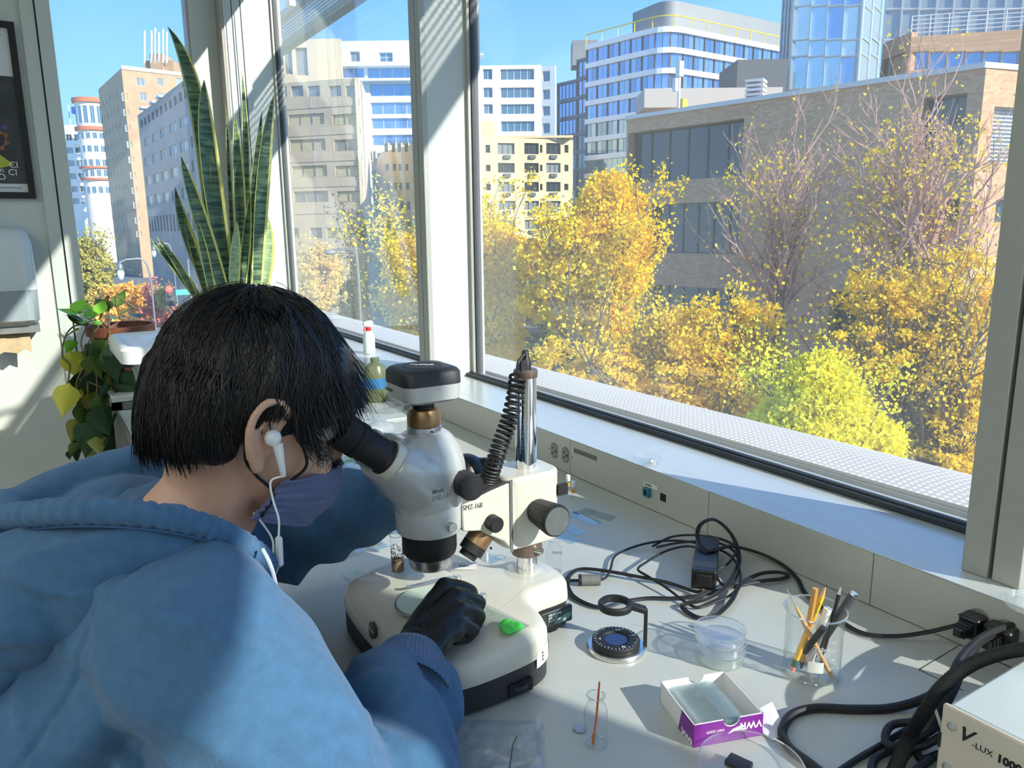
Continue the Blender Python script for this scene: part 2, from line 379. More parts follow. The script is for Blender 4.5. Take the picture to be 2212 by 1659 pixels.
def lit_dots_mat():
    m = bpy.data.materials.new('metal_lit_dots'); m.use_nodes = True; nt = m.node_tree; p = nt.nodes['Principled BSDF']
    tc = nt.nodes.new('ShaderNodeTexCoord'); mp = nt.nodes.new('ShaderNodeMapping'); mp.inputs['Scale'].default_value = (70, 70, 0)
    nt.links.new(tc.outputs['Object'], mp.inputs[0])
    fr = nt.nodes.new('ShaderNodeVectorMath'); fr.operation = 'FRACTION'; nt.links.new(mp.outputs[0], fr.inputs[0])
    sb = nt.nodes.new('ShaderNodeVectorMath'); sb.operation = 'SUBTRACT'; sb.inputs[1].default_value = (.5,.5,0); nt.links.new(fr.outputs[0], sb.inputs[0])
    ln = nt.nodes.new('ShaderNodeVectorMath'); ln.operation = 'LENGTH'; nt.links.new(sb.outputs[0], ln.inputs[0])
    rp = nt.nodes.new('ShaderNodeValToRGB'); nt.links.new(ln.outputs['Value'], rp.inputs[0])
    rp.color_ramp.elements[0].position = .24; rp.color_ramp.elements[0].color = (*S(226,224,218),1)  # pale dots paint the sunlit brightness seen through the holes
    rp.color_ramp.elements[1].position = .29; rp.color_ramp.elements[1].color = (*S(176,172,166),1)
    nt.links.new(rp.outputs[0], p.inputs['Base Color']); p.inputs['Roughness'].default_value = .5
    return m
prof = [(-.105,-.012),(-.10,.016),(-.06,.020),(0,.022),(.06,.018),(.12,.004),(.15,-.02),(.16,-.06)]
r = MB(); ys = [-1.5+.2*k for k in range(33)]
r.loft([[Vector((x+.003*math.sin(y*2.1), y-1, z+.004*math.sin(y*1.3+1))) for x, z in prof] for y in ys], closed=False)
r.build('perforated_sheet', lit_dots_mat(), rl, smooth=60)
MB().box((-.105, -2.5, -.035), (-.09, 3.9, .012)).build('front_lip', pm('rail_grey', S(150,150,146), .5, .2), rl)
MB().box((-.10, -2.5, -.06), (.0, 3.9, -.045)).build('ledge_sheet', pm('rail_ledge', S(196,190,180), .6), rl)

# unseen blind added in the near bay to keep sun off hood and back
rbl = thing('added_sun_blind','unseen roller blind added in the near window bay to block sun','blind',(1.1,-2.0,HEAD))
MB().cyl((0,-2.4,-.06),(0,.70,-.06),.03,n=16).build('roller',M_white,rbl); MB().box((-.001,-2.38,2.27-HEAD),(.001,.69,-.06)).build('fabric',pm('sun_blocker_fabric',S(210,210,204),.8),rbl); MB().box((-.006,-2.38,2.255-HEAD),(.006,.69,2.28-HEAD)).build('hem_bar',M_white,rbl)
# ================================================================== OUTSIDE: ground, buildings, trees
GZ = -8.0
REF = [300]
def V2(px, depth, py=490): p = far(px, py, depth); return Vector((p.x, p.y))
def meet(A, B, px, py=None):
    """where the sight line of column px meets the wall line A-B: metres along the wall, and the point"""
    d = _ray(px, py if py is not None else REF[0]); u = Vector((d[0], d[1])); w = B-A
    den = u.x*w.y-u.y*w.x; t = (A.x*w.y-A.y*w.x)/den
    P = u*t; return (P-A).dot(w.normalized()), P, t
def zat(A, B, px, py):
    d = _ray(px, py); s, P, t = meet(A, B, px, py); return CAMP[2]+d[2]*t
M_brick = None
def brick_mat(name, c1, c2, mortar, scale=3.2):
    m = bpy.data.materials.new(name); m.use_nodes = True; nt = m.node_tree; p = nt.nodes['Principled BSDF']
    tc = nt.nodes.new('ShaderNodeTexCoord'); sp = nt.nodes.new('ShaderNodeSeparateXYZ'); nt.links.new(tc.outputs['Object'], sp.inputs[0])
    ad = nt.nodes.new('ShaderNodeMath'); nt.links.new(sp.outputs['X'], ad.inputs[0]); nt.links.new(sp.outputs['Y'], ad.inputs[1])
    cb = nt.nodes.new('ShaderNodeCombineXYZ'); nt.links.new(ad.outputs[0], cb.inputs['X']); nt.links.new(sp.outputs['Z'], cb.inputs['Y'])
    br = nt.nodes.new('ShaderNodeTexBrick'); br.inputs['Color1'].default_value = (*c1,1); br.inputs['Color2'].default_value = (*c2,1); br.inputs['Mortar'].default_value = (*mortar,1)
    br.inputs['Scale'].default_value = scale; br.inputs['Mortar Size'].default_value = .012; br.inputs['Bias'].default_value = -.1
    nt.links.new(cb.outputs[0], br.inputs['Vector'])
    nz = nt.nodes.new('ShaderNodeTexNoise'); nz.inputs['Scale'].default_value = .7; nt.links.new(tc.outputs['Object'], nz.inputs['Vector'])
    mx = nt.nodes.new('ShaderNodeMixRGB'); mx.blend_type = 'MULTIPLY'; mx.inputs[0].default_value = .18
    nt.links.new(br.outputs[0], mx.inputs[1]); nt.links.new(nz.outputs[0], mx.inputs[2]); nt.links.new(mx.outputs[0], p.inputs['Base Color'])
    p.inputs['Roughness'].default_value = .9
    return m
def pane_mat(name, c, metal=.55, rough=.06):
    return pm(name, c, rough, metal, var=.12, scale=.35, spec=.8)
P_blue = pane_mat('pane_sky_blue', S(120,160,205)); P_dark = pane_mat('pane_dark', S(58,68,76), .3); P_grey = pane_mat('pane_grey', S(150,158,160), .35)
P_beige = pm('pane_blinds', S(204,196,160), .35, var=.12, scale=.4); P_teal = pane_mat('pane_teal', S(96,132,150), .45); P_pale = pane_mat('pane_pale', S(178,205,215), .5)
F_dark = pm('frame_dark', S(70,74,78), .5); F_light = pm('frame_light', S(198,200,200), .5); F_tan = pm('frame_tan', S(150,140,122), .6)
UNIT = {}
def unit_window(nv, nh, bw, fm):
    k = (nv, nh, bw, fm.name)
    if k not in UNIT:
        m = MB()
        m.box((0,-.04,0),(bw,.06,1)); m.box((1-bw,-.04,0),(1,.06,1)); m.box((bw,-.04,0),(1-bw,.06,bw)); m.box((bw,-.04,1-bw),(1-bw,.06,1))
        for i in range(1, nv): x = i/nv; m.box((x-bw*.4,-.03,bw),(x+bw*.4,.05,1-bw))
        for i in range(1, nh): z = i/nh; m.box((bw,-.03,z-bw*.4),(1-bw,.05,z+bw*.4))
        q = MB().quad((0,.03,0),(1,.03,0),(1,.03,1),(0,.03,1))
        UNIT[k] = (m.mesh('window', fm, None), q)
    return UNIT[k]
PANE = {}
def unit_pane(pmat):
    if pmat.name not in PANE: PANE[pmat.name] = MB().quad((0,.03,0),(1,.03,0),(1,.03,1),(0,.03,1)).mesh('pane', pmat, None)
    return PANE[pmat.name]
def building(name, label, A):
    return thing(name, label, 'building', (A.x, A.y, GZ))
def facade(root, A, B, z0, z1, holes, wall, recess=.25, name='wall', pane=True):
    """a wall with real openings; holes = (s0, s1, za, zb, nv, nh, frame, panes)"""
    O = Vector(root.location); t = (B-A).normalized(); L = (B-A).length; n = Vector((t.y, -t.x))
    if n.dot(-A) < 0: n = -n
    def W(s, z, d=0): q = A+t*s-n*d; return Vector((q.x, q.y, z))-O
    cs = sorted(set([0, L]+[min(L, max(0, h[i])) for h in holes for i in (0,1)])); cz = sorted(set([z0, z1]+[min(z1, max(z0, h[i])) for h in holes for i in (2,3)]))
    m = MB()
    def solid(s, z): return not any(h[0] < s < h[1] and h[2] < z < h[3] for h in holes)
    for i in range(len(cz)-1):
        zc = (cz[i]+cz[i+1])/2; k = 0
        while k < len(cs)-1:
            if solid((cs[k]+cs[k+1])/2, zc):
                j = k
                while j+1 < len(cs)-1 and solid((cs[j+1]+cs[j+2])/2, zc): j += 1
                m.quad(W(cs[k],cz[i]), W(cs[j+1],cz[i]), W(cs[j+1],cz[i+1]), W(cs[k],cz[i+1])); k = j+1
            else: k += 1
    for h in holes:
        a, b, c, d = h[:4]; a = max(a,0); b = min(b,L)
        m.quad(W(a,c),W(a,d),W(a,d,recess),W(a,c,recess)); m.quad(W(b,c),W(b,c,recess),W(b,d,recess),W(b,d))
        m.quad(W(a,c),W(a,c,recess),W(b,c,recess),W(b,c)); m.quad(W(a,d),W(b,d),W(b,d,recess),W(a,d,recess))
    r = recess+.12
    for s in (0, L): m.quad(W(s,z0),W(s,z1),W(s,z1,r),W(s,z0,r))
    m.quad(W(0,z1),W(L,z1),W(L,z1,r),W(0,z1,r))
    o = m.build(name, wall, root, smooth=None)
    rz = math.atan2(t.y, t.x); flip = n.dot(Vector((t.y,-t.x))) < 0
    for h in holes:
        a, b, c, d, nv, nh, fm, pmat = h[:8]
        me, _ = unit_window(nv, nh, h[8] if len(h) > 8 else (.06 if nv < 3 else .03), fm) if len(h) <= 8 else unit_window(nv, nh, h[8], fm)
        wo = linkcopy('window', me, root, W(a, c, recess-.05), (0,0,rz), (b-a, 1, d-c))
        if pane:
            pl = linkcopy('pane', unit_pane(random.choice(pmat) if isinstance(pmat, list) else pmat), wo)
    return o
def body(root, pts, z0, z1, mat, name='body'):
    O = Vector(root.location); return MB().prism([(p.x-O.x, p.y-O.y) for p in pts], z0-O.z, z1-O.z).build(name, mat, root, smooth=None)
def inset(A, B, d):
    t = (B-A).normalized(); n = Vector((t.y,-t.x)); n = n if n.dot(-A) > 0 else -n; return A-n*d, B-n*d
def back(A, B, d):
    return A*(1+d/A.length)*1.0, B*(1+d/B.length)
def px_hole(A, B, x0, x1, y0, y1, *st):
    xc = (x0+x1)/2; q = (y0+y1)/2 if REF[0] is None else REF[0]
    return (meet(A,B,x0,q)[0], meet(A,B,x1,q)[0], zat(A,B,xc,y1), zat(A,B,xc,y0))+st

# ---- ground
M_ground = pm('city_ground', S(118,112,104), .9, var=.2, scale=.4)
structure(MB().box((1.6, -60, GZ-.5), (500, 700, GZ)).build('ground', M_ground))
M_street = pm('asphalt', S(104,106,110), .85, var=.12, scale=.8)
def strip(p, q, w, name, mat, z=.02):
    a = far(*p); b = far(*q); a = Vector((a.x,a.y)); b = Vector((b.x,b.y)); t = (b-a).normalized(); n = Vector((t.y,-t.x))*w/2
    return structure(MB().prism([(v.x,v.y) for v in (a-n,b-n,b+n,a+n)], GZ, GZ+z).build(name, mat, smooth=None))
strip((250,500,300), (560,500,20), 14, 'street', M_street); strip((900,500,40),(200,500,62), 9, 'cross_street', M_street, .03)
strip((700,500,46), (760,500,26), 4, 'sidewalk', pm('sidewalk', S(186,180,168), .9), .12)

# ---- grey-brown office block with window bands (end window)
REF[0] = 300; A = V2(297, 97, 249); B = V2(426, 70, 148); B = A+(B-A)*1.22
ob = building('office_building', 'grey-brown office block with rows of bright square windows, seen through the end window', A)
M_office = pm('office_concrete', S(158,142,134), .85, var=.06, scale=.5)
zt = zat(A,B,300,247); L = (B-A).length; hs = []
rows = [(304,260,277,13,.55,1,P_blue),(312,300,318,6,.72,2,P_pale),(312,342,361,6,.72,2,P_pale),(315,382,401,6,.72,2,P_beige),(318,424,443,6,.72,2,P_beige),(322,468,500,16,.5,1,P_dark)]
for rx, ya, yb, n, fr, nv, pmn in rows:
    za, zb = zat(A,B,rx,yb), zat(A,B,rx,ya); s0 = meet(A,B,rx,(ya+yb)/2)[0]; s1 = meet(A,B,445,(ya+yb)/2)[0]; p = (s1-s0)/n
    for k in range(int((L-s0)/p)): hs.append((s0+k*p, s0+k*p+p*fr, za, zb, nv, 1, F_light if nv == 2 else F_dark, pmn))
hs.append((meet(A,B,392,173)[0],meet(A,B,424,173)[0],zat(A,B,408,180),zat(A,B,408,166),3,1,F_dark,P_dark))
facade(ob, A, B, GZ, zt, hs, M_office, .3)
Ai, Bi = inset(A,B,.4); Ab, Bb = back(A,B,9); body(ob, [Ai,Bi,Bb,Ab], GZ, zt-.05, M_office)
for px, py in ((350,210),(335,222),(312,234),(413,177)):
    s, P, t = meet(A,B,px,py); MB().box((-.9,-.5,-.12),(.9,.5,.12)).build('canopy', F_light, ob, Vector((P.x,P.y,zat(A,B,px,py)))-ob.location, (0,0,math.atan2((B-A).y,(B-A).x)))
# arcade columns below
for k in range(5):
    s, P, t = meet(A,B,338+k*21,600); MB().box((-.5,-.5,0),(.5,.5,8.0)).build('column', M_office, ob, (P.x-A.x+.6, P.y-A.y-.6, 0), (0,0,math.atan2((B-A).y,(B-A).x)))

# ---- brown brick apartment tower with antennas
REF[0] = 230; A = V2(212,172,190); B = V2(262,150,147); C = V2(440,160,147)
ap = building('apartment_tower', 'tall brown brick apartment tower with rooftop antennas behind the office block', A)
M_apt = pm('apartment_brick', S(172,146,116), .9, var=.10, scale=.6); M_apt2 = pm('pale_stone', S(220,206,186), .85)
zt = zat(A,B,262,147); zl = zt; hs = []
for r in range(14):
    for k in range(6):
        s0 = meet(A,B,216+k*7.6)[0]; z = zt-3.0-r*3.05; hs.append((s0, s0+1.2, z-1.3, z, 1, 1, F_light, [P_pale,P_grey]))
facade(ap, A, B, GZ, zt, hs, M_apt, .2); hs = []
for r, (ya, yb) in enumerate([(170,186),(201,218),(236,250),(270,284),(305,319),(338,352),(372,386),(405,418),(437,450),(470,483),(500,512)]):
    for px, w in ((300 if r == 0 else 266, 22 if r == 0 else 14), (304,18), (345,14), (385,14)):
        hs.append(px_hole(B,C,px,px+w*.85,ya,yb,2,1,F_light,[P_grey,P_pale]))
    if r == 0: hs = hs[:1]+hs[2:]
    else: pass
seen = []; 
for h in hs:
    if not any(abs(h[0]-g[0]) < 1.2 and abs(h[2]-g[2]) < .5 for g in seen): seen.append(h)
facade(ap, B, C, GZ, zl, seen, M_apt, .2)
Ai, Bi = inset(A,B,.35); Bi2, Ci = inset(B,C,.35); Cb = Ci+(Ai-Bi)*2.2; body(ap, [Ai,(Bi+Bi2)/2,Ci,Ci*1.08,Ai*1.08], GZ, zt-.1, M_apt)
def on_roof(root, px0, px1, py0, py1, depth, mat, name, thick=5):
    p, q = V2(px0,depth,(py0+py1)/2), V2(px1,depth,(py0+py1)/2); z0 = far(px0,py1,depth).z; z1 = far(px0,py0,depth).z; t = (q-p).normalized(); n = Vector((-t.y,t.x)); n = n if n.dot(p) > 0 else -n
    O = Vector(root.location); return MB().prism([(v.x-O.x,v.y-O.y) for v in (p,q,q+n*thick,p+n*thick)], z0-O.z, z1-O.z).build(name, mat, root, smooth=None)
on_roof(ap, 325,352,117,175,160,M_apt,'stair_house'); on_roof(ap, 313,376,132,175,161,M_apt,'plant_room'); pa_, pb_ = inset(B,C,-.15); O = ap.location; MB().prism([(p.x-O.x,p.y-O.y) for p in (pa_,pb_,C,B)], zl-O.z-.2, zl-O.z+.5).build('parapet', M_apt2, ap, smooth=None)
for px, y0 in ((312,66),(327,66),(335,60),(343,70),(352,62),(360,68)):
    a = far(px,136,160); b = far(px,y0,158); MB().cyl(a-ap.location, b-ap.location, .22, n=6).build('antenna', F_light, ap)
# ---- round cream tower
c = V2(200,235,250); rt = thing('round_tower', 'cream cylindrical tower with orange roof band, far down the street', 'building', (c.x,c.y,GZ))
R = 4.6; z1 = far(205,216,235).z-GZ; M_cream = pm('cream_stone', S(226,212,196), .85, var=.05, scale=.4); M_or = pm('orange_band', S(196,112,80), .8)
MB().lathe([(R,0),(R,z1)], n=32).build('drum', M_cream, rt)
for py, h in ((216,1.3),(276,1.0),(360,.5),(385,.5)): z = far(205,py,235).z-GZ; MB().lathe([(R+.5,z-h),(R+.7,z-h),(R+.7,z),(R*.9,z+.2)], n=32).build('band', M_or, rt)
wm, _ = unit_window(2,1,.07,F_light)
for r, (ya, yb) in enumerate([(230,272),(288,302),(315,330),(344,360),(366,382),(402,418)]):
    for k in range(7):
        a = math.atan2(-c.y,-c.x)+(-1.2+k*.4); z0 = far(205,yb,235).z-GZ; z2 = far(205,ya,235).z-GZ; d = Vector((math.cos(a),math.sin(a)))
        tt = Vector((-d.y,d.x)); w = 1.25
        wo = linkcopy('window', wm, rt, (d.x*(R+.02)-tt.x*w/2, d.y*(R+.02)-tt.y*w/2, z0), (0,0,math.atan2(tt.y,tt.x)), (w,1,z2-z0)); linkcopy('pane', unit_pane(P_teal), wo, (0,-.05,0))
# ---- white balcony block at far left and its flagpole
REF[0] = 340; A = V2(138,250,270); B = V2(196,250,270); wb = building('balcony_block', 'small white office block with balconies at the far end of the street', A); M_wb = pm('white_stucco', S(228,226,222), .8, var=.03)
hs = [px_hole(A,B,a,b,y,y+13,2,1,F_light,[P_grey,P_dark]) for y in (290,318,346,374,402,428) for a, b in ((146,160),(164,176),(180,192))]
facade(wb, A, B, GZ, zat(A,B,150,270), hs, M_wb, .4); Ai,Bi = inset(A,B,.5); Ab,Bb = back(A,B,15); body(wb, [Ai,Bi,Bb,Ab], GZ, zat(A,B,150,271), M_wb)
for y in (304,332,360,388,415): on_roof(wb, 144,178,y,y+7,248.6,M_wb,'balcony',1.5)
fl = thing('flag', 'blue flag on a white pole above the far white block', 'flag', far(153,276,252)); MB().cyl((0,0,-1),(0,0,far(153,225,249).z-fl.location.z),.18,n=6).build('pole', F_light, fl)
fm = MB(); p0 = far(153,230,249)-fl.location; fm.loft([[p0+Vector((k*.45,math.sin(k*1.2)*.25,-.02*k)), p0+Vector((k*.45,math.sin(k*1.2+.3)*.25,-2.2-.06*k))] for k in range(6)], closed=False); fm.build('cloth', pm('flag_blue', S(40,60,150), .8), fl)

# ---- beige concrete block in the second bay
REF[0] = 300; A = V2(575,78,171); B = V2(775,75,171); C = V2(790,84,171)
cb = building('concrete_building', 'beige concrete block with ribbon windows left of the white post', A); M_conc = pm('beige_concrete', S(206,192,166), .9, var=.05, scale=.5)
zt = zat(A,B,700,173); hs = []
for a, b in ((592,606),(620,626),(635,661),(671,697),(717,742),(752,772)): hs.append(px_hole(A,B,a,b,185,208,1,1,F_tan,P_grey))
for ya, yb in ((246,270),(301,326),(358,382),(413,437)):
    for a, b, nv in ((590,612,2),(626,702,3),(721,774,2)): hs.append(px_hole(A,B,a,b,ya,yb,nv,1,F_tan,[P_beige,P_beige,P_beige,P_grey]))
for a, b in ((580,600),(610,632),(657,684),(694,716),(737,760),(768,774)): hs.append(px_hole(A,B,a,b,492,515,1,1,F_tan,P_grey))
hs.append(px_hole(A,B,740,770,562,630,2,3,F_tan,P_beige))
facade(cb, A, B, GZ, zt, hs, M_conc, .18)
facade(cb, B, C, GZ, zt, [], M_conc, .3, 'side_wall')
for py in (225,285,342,397,455,540): # projecting floor bands
    a, b = inset(A,B,-.05); z = zat(A,B,700,py); O = cb.location; MB().prism([(p.x-O.x,p.y-O.y) for p in (a,b,B,A)], z-.3-O.z, z+.3-O.z).build('spandrel', M_conc, cb, smooth=None)
Ai,Bi = inset(A,B,.5); Ab,Bb = back(A,B,20); body(cb, [Ai,Bi,C*1.005,C*1.12,Ab], GZ, zt-.1, M_conc)
REF[0] = 130; A2, B2 = V2(560,84,100), V2(736,84,100); z2 = zat(A2,B2,690,84)
facade(cb, A2, B2, zt-.2, z2, [px_hole(A2,B2,614,631,102,160,1,1,F_tan,P_grey), px_hole(A2,B2,638,664,103,163,1,1,F_tan,P_grey), px_hole(A2,B2,575,598,102,160,1,1,F_tan,P_grey)], M_conc, .35, 'upper_wall')
Ai,Bi = inset(A2,B2,.5); Ab,Bb = back(A2,B2,12); body(cb, [Ai,Bi,Bb,Ab], zt-.2, z2-.1, M_conc, 'upper_block')

# ---- white office block behind
REF[0] = 220; A = V2(700,135,100); B = V2(962,135,100); wo2 = building('white_office', 'white panelled office block with glazed balconies behind the concrete building', A); M_wo = pm('white_panels', S(226,228,224), .7, var=.03, scale=.3)
zt = zat(A,B,800,88); hs = [px_hole(A,B,761,782,111,133,2,1,F_light,P_grey), px_hole(A,B,823,852,113,133,2,2,F_light,P_teal)]
for k, (ya, yb) in enumerate(((145,168),(181,207),(221,246),(255,277),(291,313),(330,352),(368,390))):
    hs.append(px_hole(A,B,800 if k else 796,955,ya,yb,6,1,F_light,P_blue,.012)); hs.append(px_hole(A,B,771 if k else 742,787 if k else 790,ya,yb,2,1,F_light,P_blue))
for ya, yb in ((405,425),(440,460),(475,492)): hs.append(px_hole(A,B,782,795,ya,yb,2,1,F_light,P_blue))
facade(wo2, A, B, GZ, zt, hs, M_wo, .5); Ai,Bi = inset(A,B,.6); Ab,Bb = back(A,B,25); body(wo2, [Ai,Bi,Bb,Ab], GZ, zt-.1, M_wo)
on_roof(wo2, 735,960,137,143,134.2,M_wo,'cornice',2); on_roof(wo2, 735,960,170,175,134.4,M_wo,'cornice',2)
REF[0] = 200; A = V2(990,140,140); B = V2(1170,140,140); C = V2(1199,139,140); wr = building('white_office_wing', 'white office block with blue ribbon windows right of the white post', A); zt = zat(A,B,1100,141); hs = []
for ya, yb in ((149,172),(189,211),(225,246),(262,284)):
    hs += [px_hole(A,B,1044,1064,ya,yb,2,1,F_light,P_teal), px_hole(A,B,1081,1154,ya,yb,5,1,F_light,P_teal,.02), px_hole(A,B,1000,1030,ya,yb,2,1,F_light,P_teal)]
facade(wr, A, B, GZ, zt, hs, M_wo, .4); hs = [px_hole(B,C,1172,1188,ya+4,yb+4,2,1,F_light,P_teal) for ya, yb in ((149,172),(189,211),(225,246),(262,284))]
facade(wr, B, C, GZ, zat(A,B,1100,145), hs, M_wo, .4, 'end_wall'); Ai,Bi = inset(A,B,.5); Ab,Bb = back(A,B,20); body(wr, [Ai,Bi,C-(B-Bi),Bb,Ab], GZ, zt-.6, M_wo)
on_roof(wr, 1022,1044,115,119,141,F_light,'roof_canopy',3); on_roof(wr, 1028,1034,119,142,142,F_light,'canopy_post',1)

# ---- yellow apartment house
REF[0] = 380; A = V2(801,92,310); B = V2(820,84,305); C = V2(965,70,298); D_ = V2(1238,74,300)
yb_ = building('yellow_apartment_house', 'pale yellow apartment house with dark square windows and wall units', A); M_yel = pm('yellow_brick', S(214,192,148), .9, var=.05, scale=.6)
zt = zat(C,D_,1100,298); hs = []
for ya, yb in ((309,328),(354,369),(395,410),(436,453),(477,492)):
    for a in (833,849,861,876,905,930): hs.append(px_hole(B,C,a,a+8,ya,yb,1,1,F_tan,P_grey))
facade(yb_, B, C, GZ, zt, hs, M_yel, .2, 'side_wall')
facade(yb_, A, B, GZ, zt-1.1, [px_hole(A,B,a,a+5,y,y+18,1,1,F_tan,P_grey) for y in (325,368,410,452) for a in (801,808)], M_yel, .2, 'end_wall'); hs = []
for ya, yb in ((309,333),(352,373),(393,414),(434,453),(475,495),(515,535)):
    for a, b, nv in ((1076,1112,3),(1133,1164,3),(1180,1211,3),(990,1022,3)): hs.append(px_hole(C,D_,a,b,ya,yb,nv,1,F_dark,[P_grey,P_dark]))
    for a, b in ((1033,1040),(1050,1060),(1166.5,1172),(1219,1228)): hs.append(px_hole(C,D_,a,b,ya+4,yb-3,1,1,F_dark,P_dark))
facade(yb_, C, D_, GZ, zt, hs, M_yel, .25); O = yb_.location
for ya, yb in ((309,333),(352,373),(393,414),(434,453),(475,495)):
    for px in (1095,1149,1195):
        s, P, t = meet(C,D_,px,yb+6); MB().box((-.32,-.22,-.16),(.32,.1,.16)).build('wall_unit', F_dark, yb_, Vector((P.x,P.y,zat(C,D_,px,yb+6)))-O, (0,0,math.atan2((D_-C).y,(D_-C).x)))
Bi,Ci = inset(B,C,.35); Ci2,Di = inset(C,D_,.35); body(yb_, [A*1.01,Bi,(Ci+Ci2)/2,Di,Di*1.2,A*1.1], GZ, zt-.15, M_yel)
on_roof(yb_, 965,1238,295,300,73,M_yel,'parapet',1)
on_roof(yb_, 1033,1068,262,300,80,M_yel,'stair_house',4)

# ---- curved glass office block
def curve_pts(l0, c0, r0, n=7):
    out = [l0]; t1 = (c0-l0).normalized(); t2 = (r0-c0).normalized(); rr = 2.2
    a = c0-t1*rr; b = c0+t2*rr
    for i in range(n+1):
        u = i/n; out.append(a*(1-u)**2+c0*2*u*(1-u)+b*u*u)
    return out+[r0]
l0 = V2(1268,83,220); c0 = V2(1440,74,60); r0 = V2(1760,87,90)
gb = thing('glass_office', 'curved blue glass office block with white floor bands and grey roof house', 'building', (c0.x,c0.y,GZ))
M_slab = pm('white_slab', S(232,232,230), .6, var=.02); M_pent = pm('grey_cladding', S(128,130,130), .6, .1, var=.04, scale=.5, stretch=(3,3,.1))
pts = curve_pts(l0,c0,r0); O = Vector((c0.x,c0.y)); zc = lambda py: far(1440,py,74.6).z-GZ
def ring(off):
    ctr = (l0+r0)/2; out = []
    for i, p in enumerate(pts):
        t = (pts[min(i+1,len(pts)-1)]-pts[max(i-1,0)]).normalized(); n = Vector((t.y,-t.x)); n = n if n.dot(-p) > 0 else -n; out.append(p+n*off-O)
    return out
backp = [r0*1.15-O, l0*1.15-O]
ztop = zc(58); pitch = zc(58)-zc(101)
nfl = int(ztop/pitch)+1
for k in range(nfl):
    z = ztop-k*pitch; off = .35
    MB().prism([tuple(p) for p in ring(off)+backp], z-.5, z).build('floor_slab', M_slab, gb, smooth=None)
MB().prism([tuple(p) for p in ring(-.25)+backp], 0, ztop-.2).build('core', pm('glass_core', S(70,86,104), .4), gb, smooth=None)
rg = ring(0)
def along(rg, L):
    for i in range(len(rg)-1):
        d = (rg[i+1]-rg[i]).length
        if L <= d: return rg[i]+(rg[i+1]-rg[i]).normalized()*L, (rg[i+1]-rg[i]).normalized()
        L -= d
    return rg[-1], (rg[-1]-rg[-2]).normalized()
TL = sum((rg[i+1]-rg[i]).length for i in range(len(rg)-1)); npan = 44; pw = TL/npan
M_pan = [pane_mat('curtain_blue', S(140,182,216), .75, .05), pane_mat('curtain_blue_deep', S(112,154,192), .75, .05), pane_mat('curtain_blue_pale', S(146,178,220), .7, .05)]
pmeshes = [MB().box((0.03,-.03,0),(.97,.03,1)).mesh('glass_panel', m, None) for m in M_pan]
mull = MB().box((-.06,-.14,0),(.06,.06,1)).mesh('mullion', F_dark, None)
for k in range(7):
    z = ztop-(k+1)*pitch; h = pitch-.5
    for i in range(npan):
        q, t = along(rg, i*pw); q2, _ = along(rg, (i+1)*pw); t = (q2-q).normalized()
        ang = math.atan2(t.y,t.x); m = random.choice(pmeshes)
        linkcopy('glass_panel', m, gb, (q.x,q.y,z), (0,0,ang), ((q2-q).length,1,h))
        if i % 2 == 0 and k < 6: linkcopy('mullion', mull, gb, (q.x,q.y,z), (0,0,ang), (1,1,h))
# roof house with rounded corner
l1, c1, r1 = V2(1367,84,20), V2(1440,79,20), V2(1760,92,20); ptsh = curve_pts(l1,c1,r1); zp0 = ztop; zp1 = far(1440,-2,79).z-GZ
MB().prism([tuple(p-O) for p in ptsh]+[tuple(r1*1.08-O), tuple(l1*1.1-O)], zp0, zp1).build('roof_house', M_pent, gb, smooth=40)
rr_ = ring(.2); MB().tube([Vector((p.x,p.y,ztop+1.0)) for p in rr_], .06, 6).build('roof_railing', pm('yellow_rail', S(214,190,60), .6), gb)
for i in range(0,60,4):
    q, t = along(rr_, TL*i/60); MB().cyl((q.x,q.y,ztop),(q.x,q.y,ztop+1.0),.05,n=5).build('rail_post', MATS['yellow_rail'], gb)
# lower stepped glass wing to its left
A = V2(1203,118,180); B = V2(1245,114,130); C = V2(1300,109,80); gw = building('glass_wing', 'dark stepped glass wing left of the curved glass office', A); M_gw = pm('dark_curtain_frame', S(84,96,112), .5)
for P_, Q_, py, ref in ((A,B,180,1205),(B,C,128,1250)):
    zt = zat(P_,Q_,ref,py); hs = []; s0, s1 = 0, (Q_-P_).length
    for r in range(9):
        z = zt-.4-r*2.6; hs.append((.15, s1-.15, z-2.1, z, 5, 1, F_dark, [P_dark,P_teal] if r > 2 else M_pan[2], .025))
    facade(gw, P_, Q_, GZ, zt, hs, M_gw, .25, 'glass_wall')
    a, b = inset(P_,Q_,.35); a2, b2 = back(P_,Q_,6); body(gw, [a,b,b2,a2], GZ, zt-.1, M_gw)
on_roof(gw, 1237,1290,88,140,116,M_pent,'roof_house',4)

# ---- brown brick building across the court
REF[0] = None; A = V2(1354,37,250); B = V2(2132,25.4,130); C = V2(2420,27.5,130)
bb = building('brick_building', 'large brown brick building with dark window bands behind the bare trees', A)
M_brick = brick_mat('brown_brick', S(206,164,126), S(182,138,104), S(190,156,126), 3.0); M_cap = pm('white_coping', S(206,200,192), .7)
zt = zat(A,B,1700,208); hs = []
hs += [px_hole(A,B,1356,1604,272,388,6,1,F_dark,P_dark,.012), px_hole(A,B,1400,1598,438,548,6,2,F_dark,P_dark,.012), px_hole(A,B,1985,2082,207,360,3,1,F_dark,P_dark),
       px_hole(A,B,1985,2080,430,560,3,2,F_dark,P_dark), px_hole(A,B,1790,1912,632,735,4,1,F_dark,P_dark,.02), px_hole(A,B,1400,1598,620,700,6,1,F_dark,P_dark,.012), px_hole(A,B,1930,2060,632,735,4,1,F_dark,P_dark,.02)]
facade(bb, A, B, GZ, zt, hs, M_brick, .55)
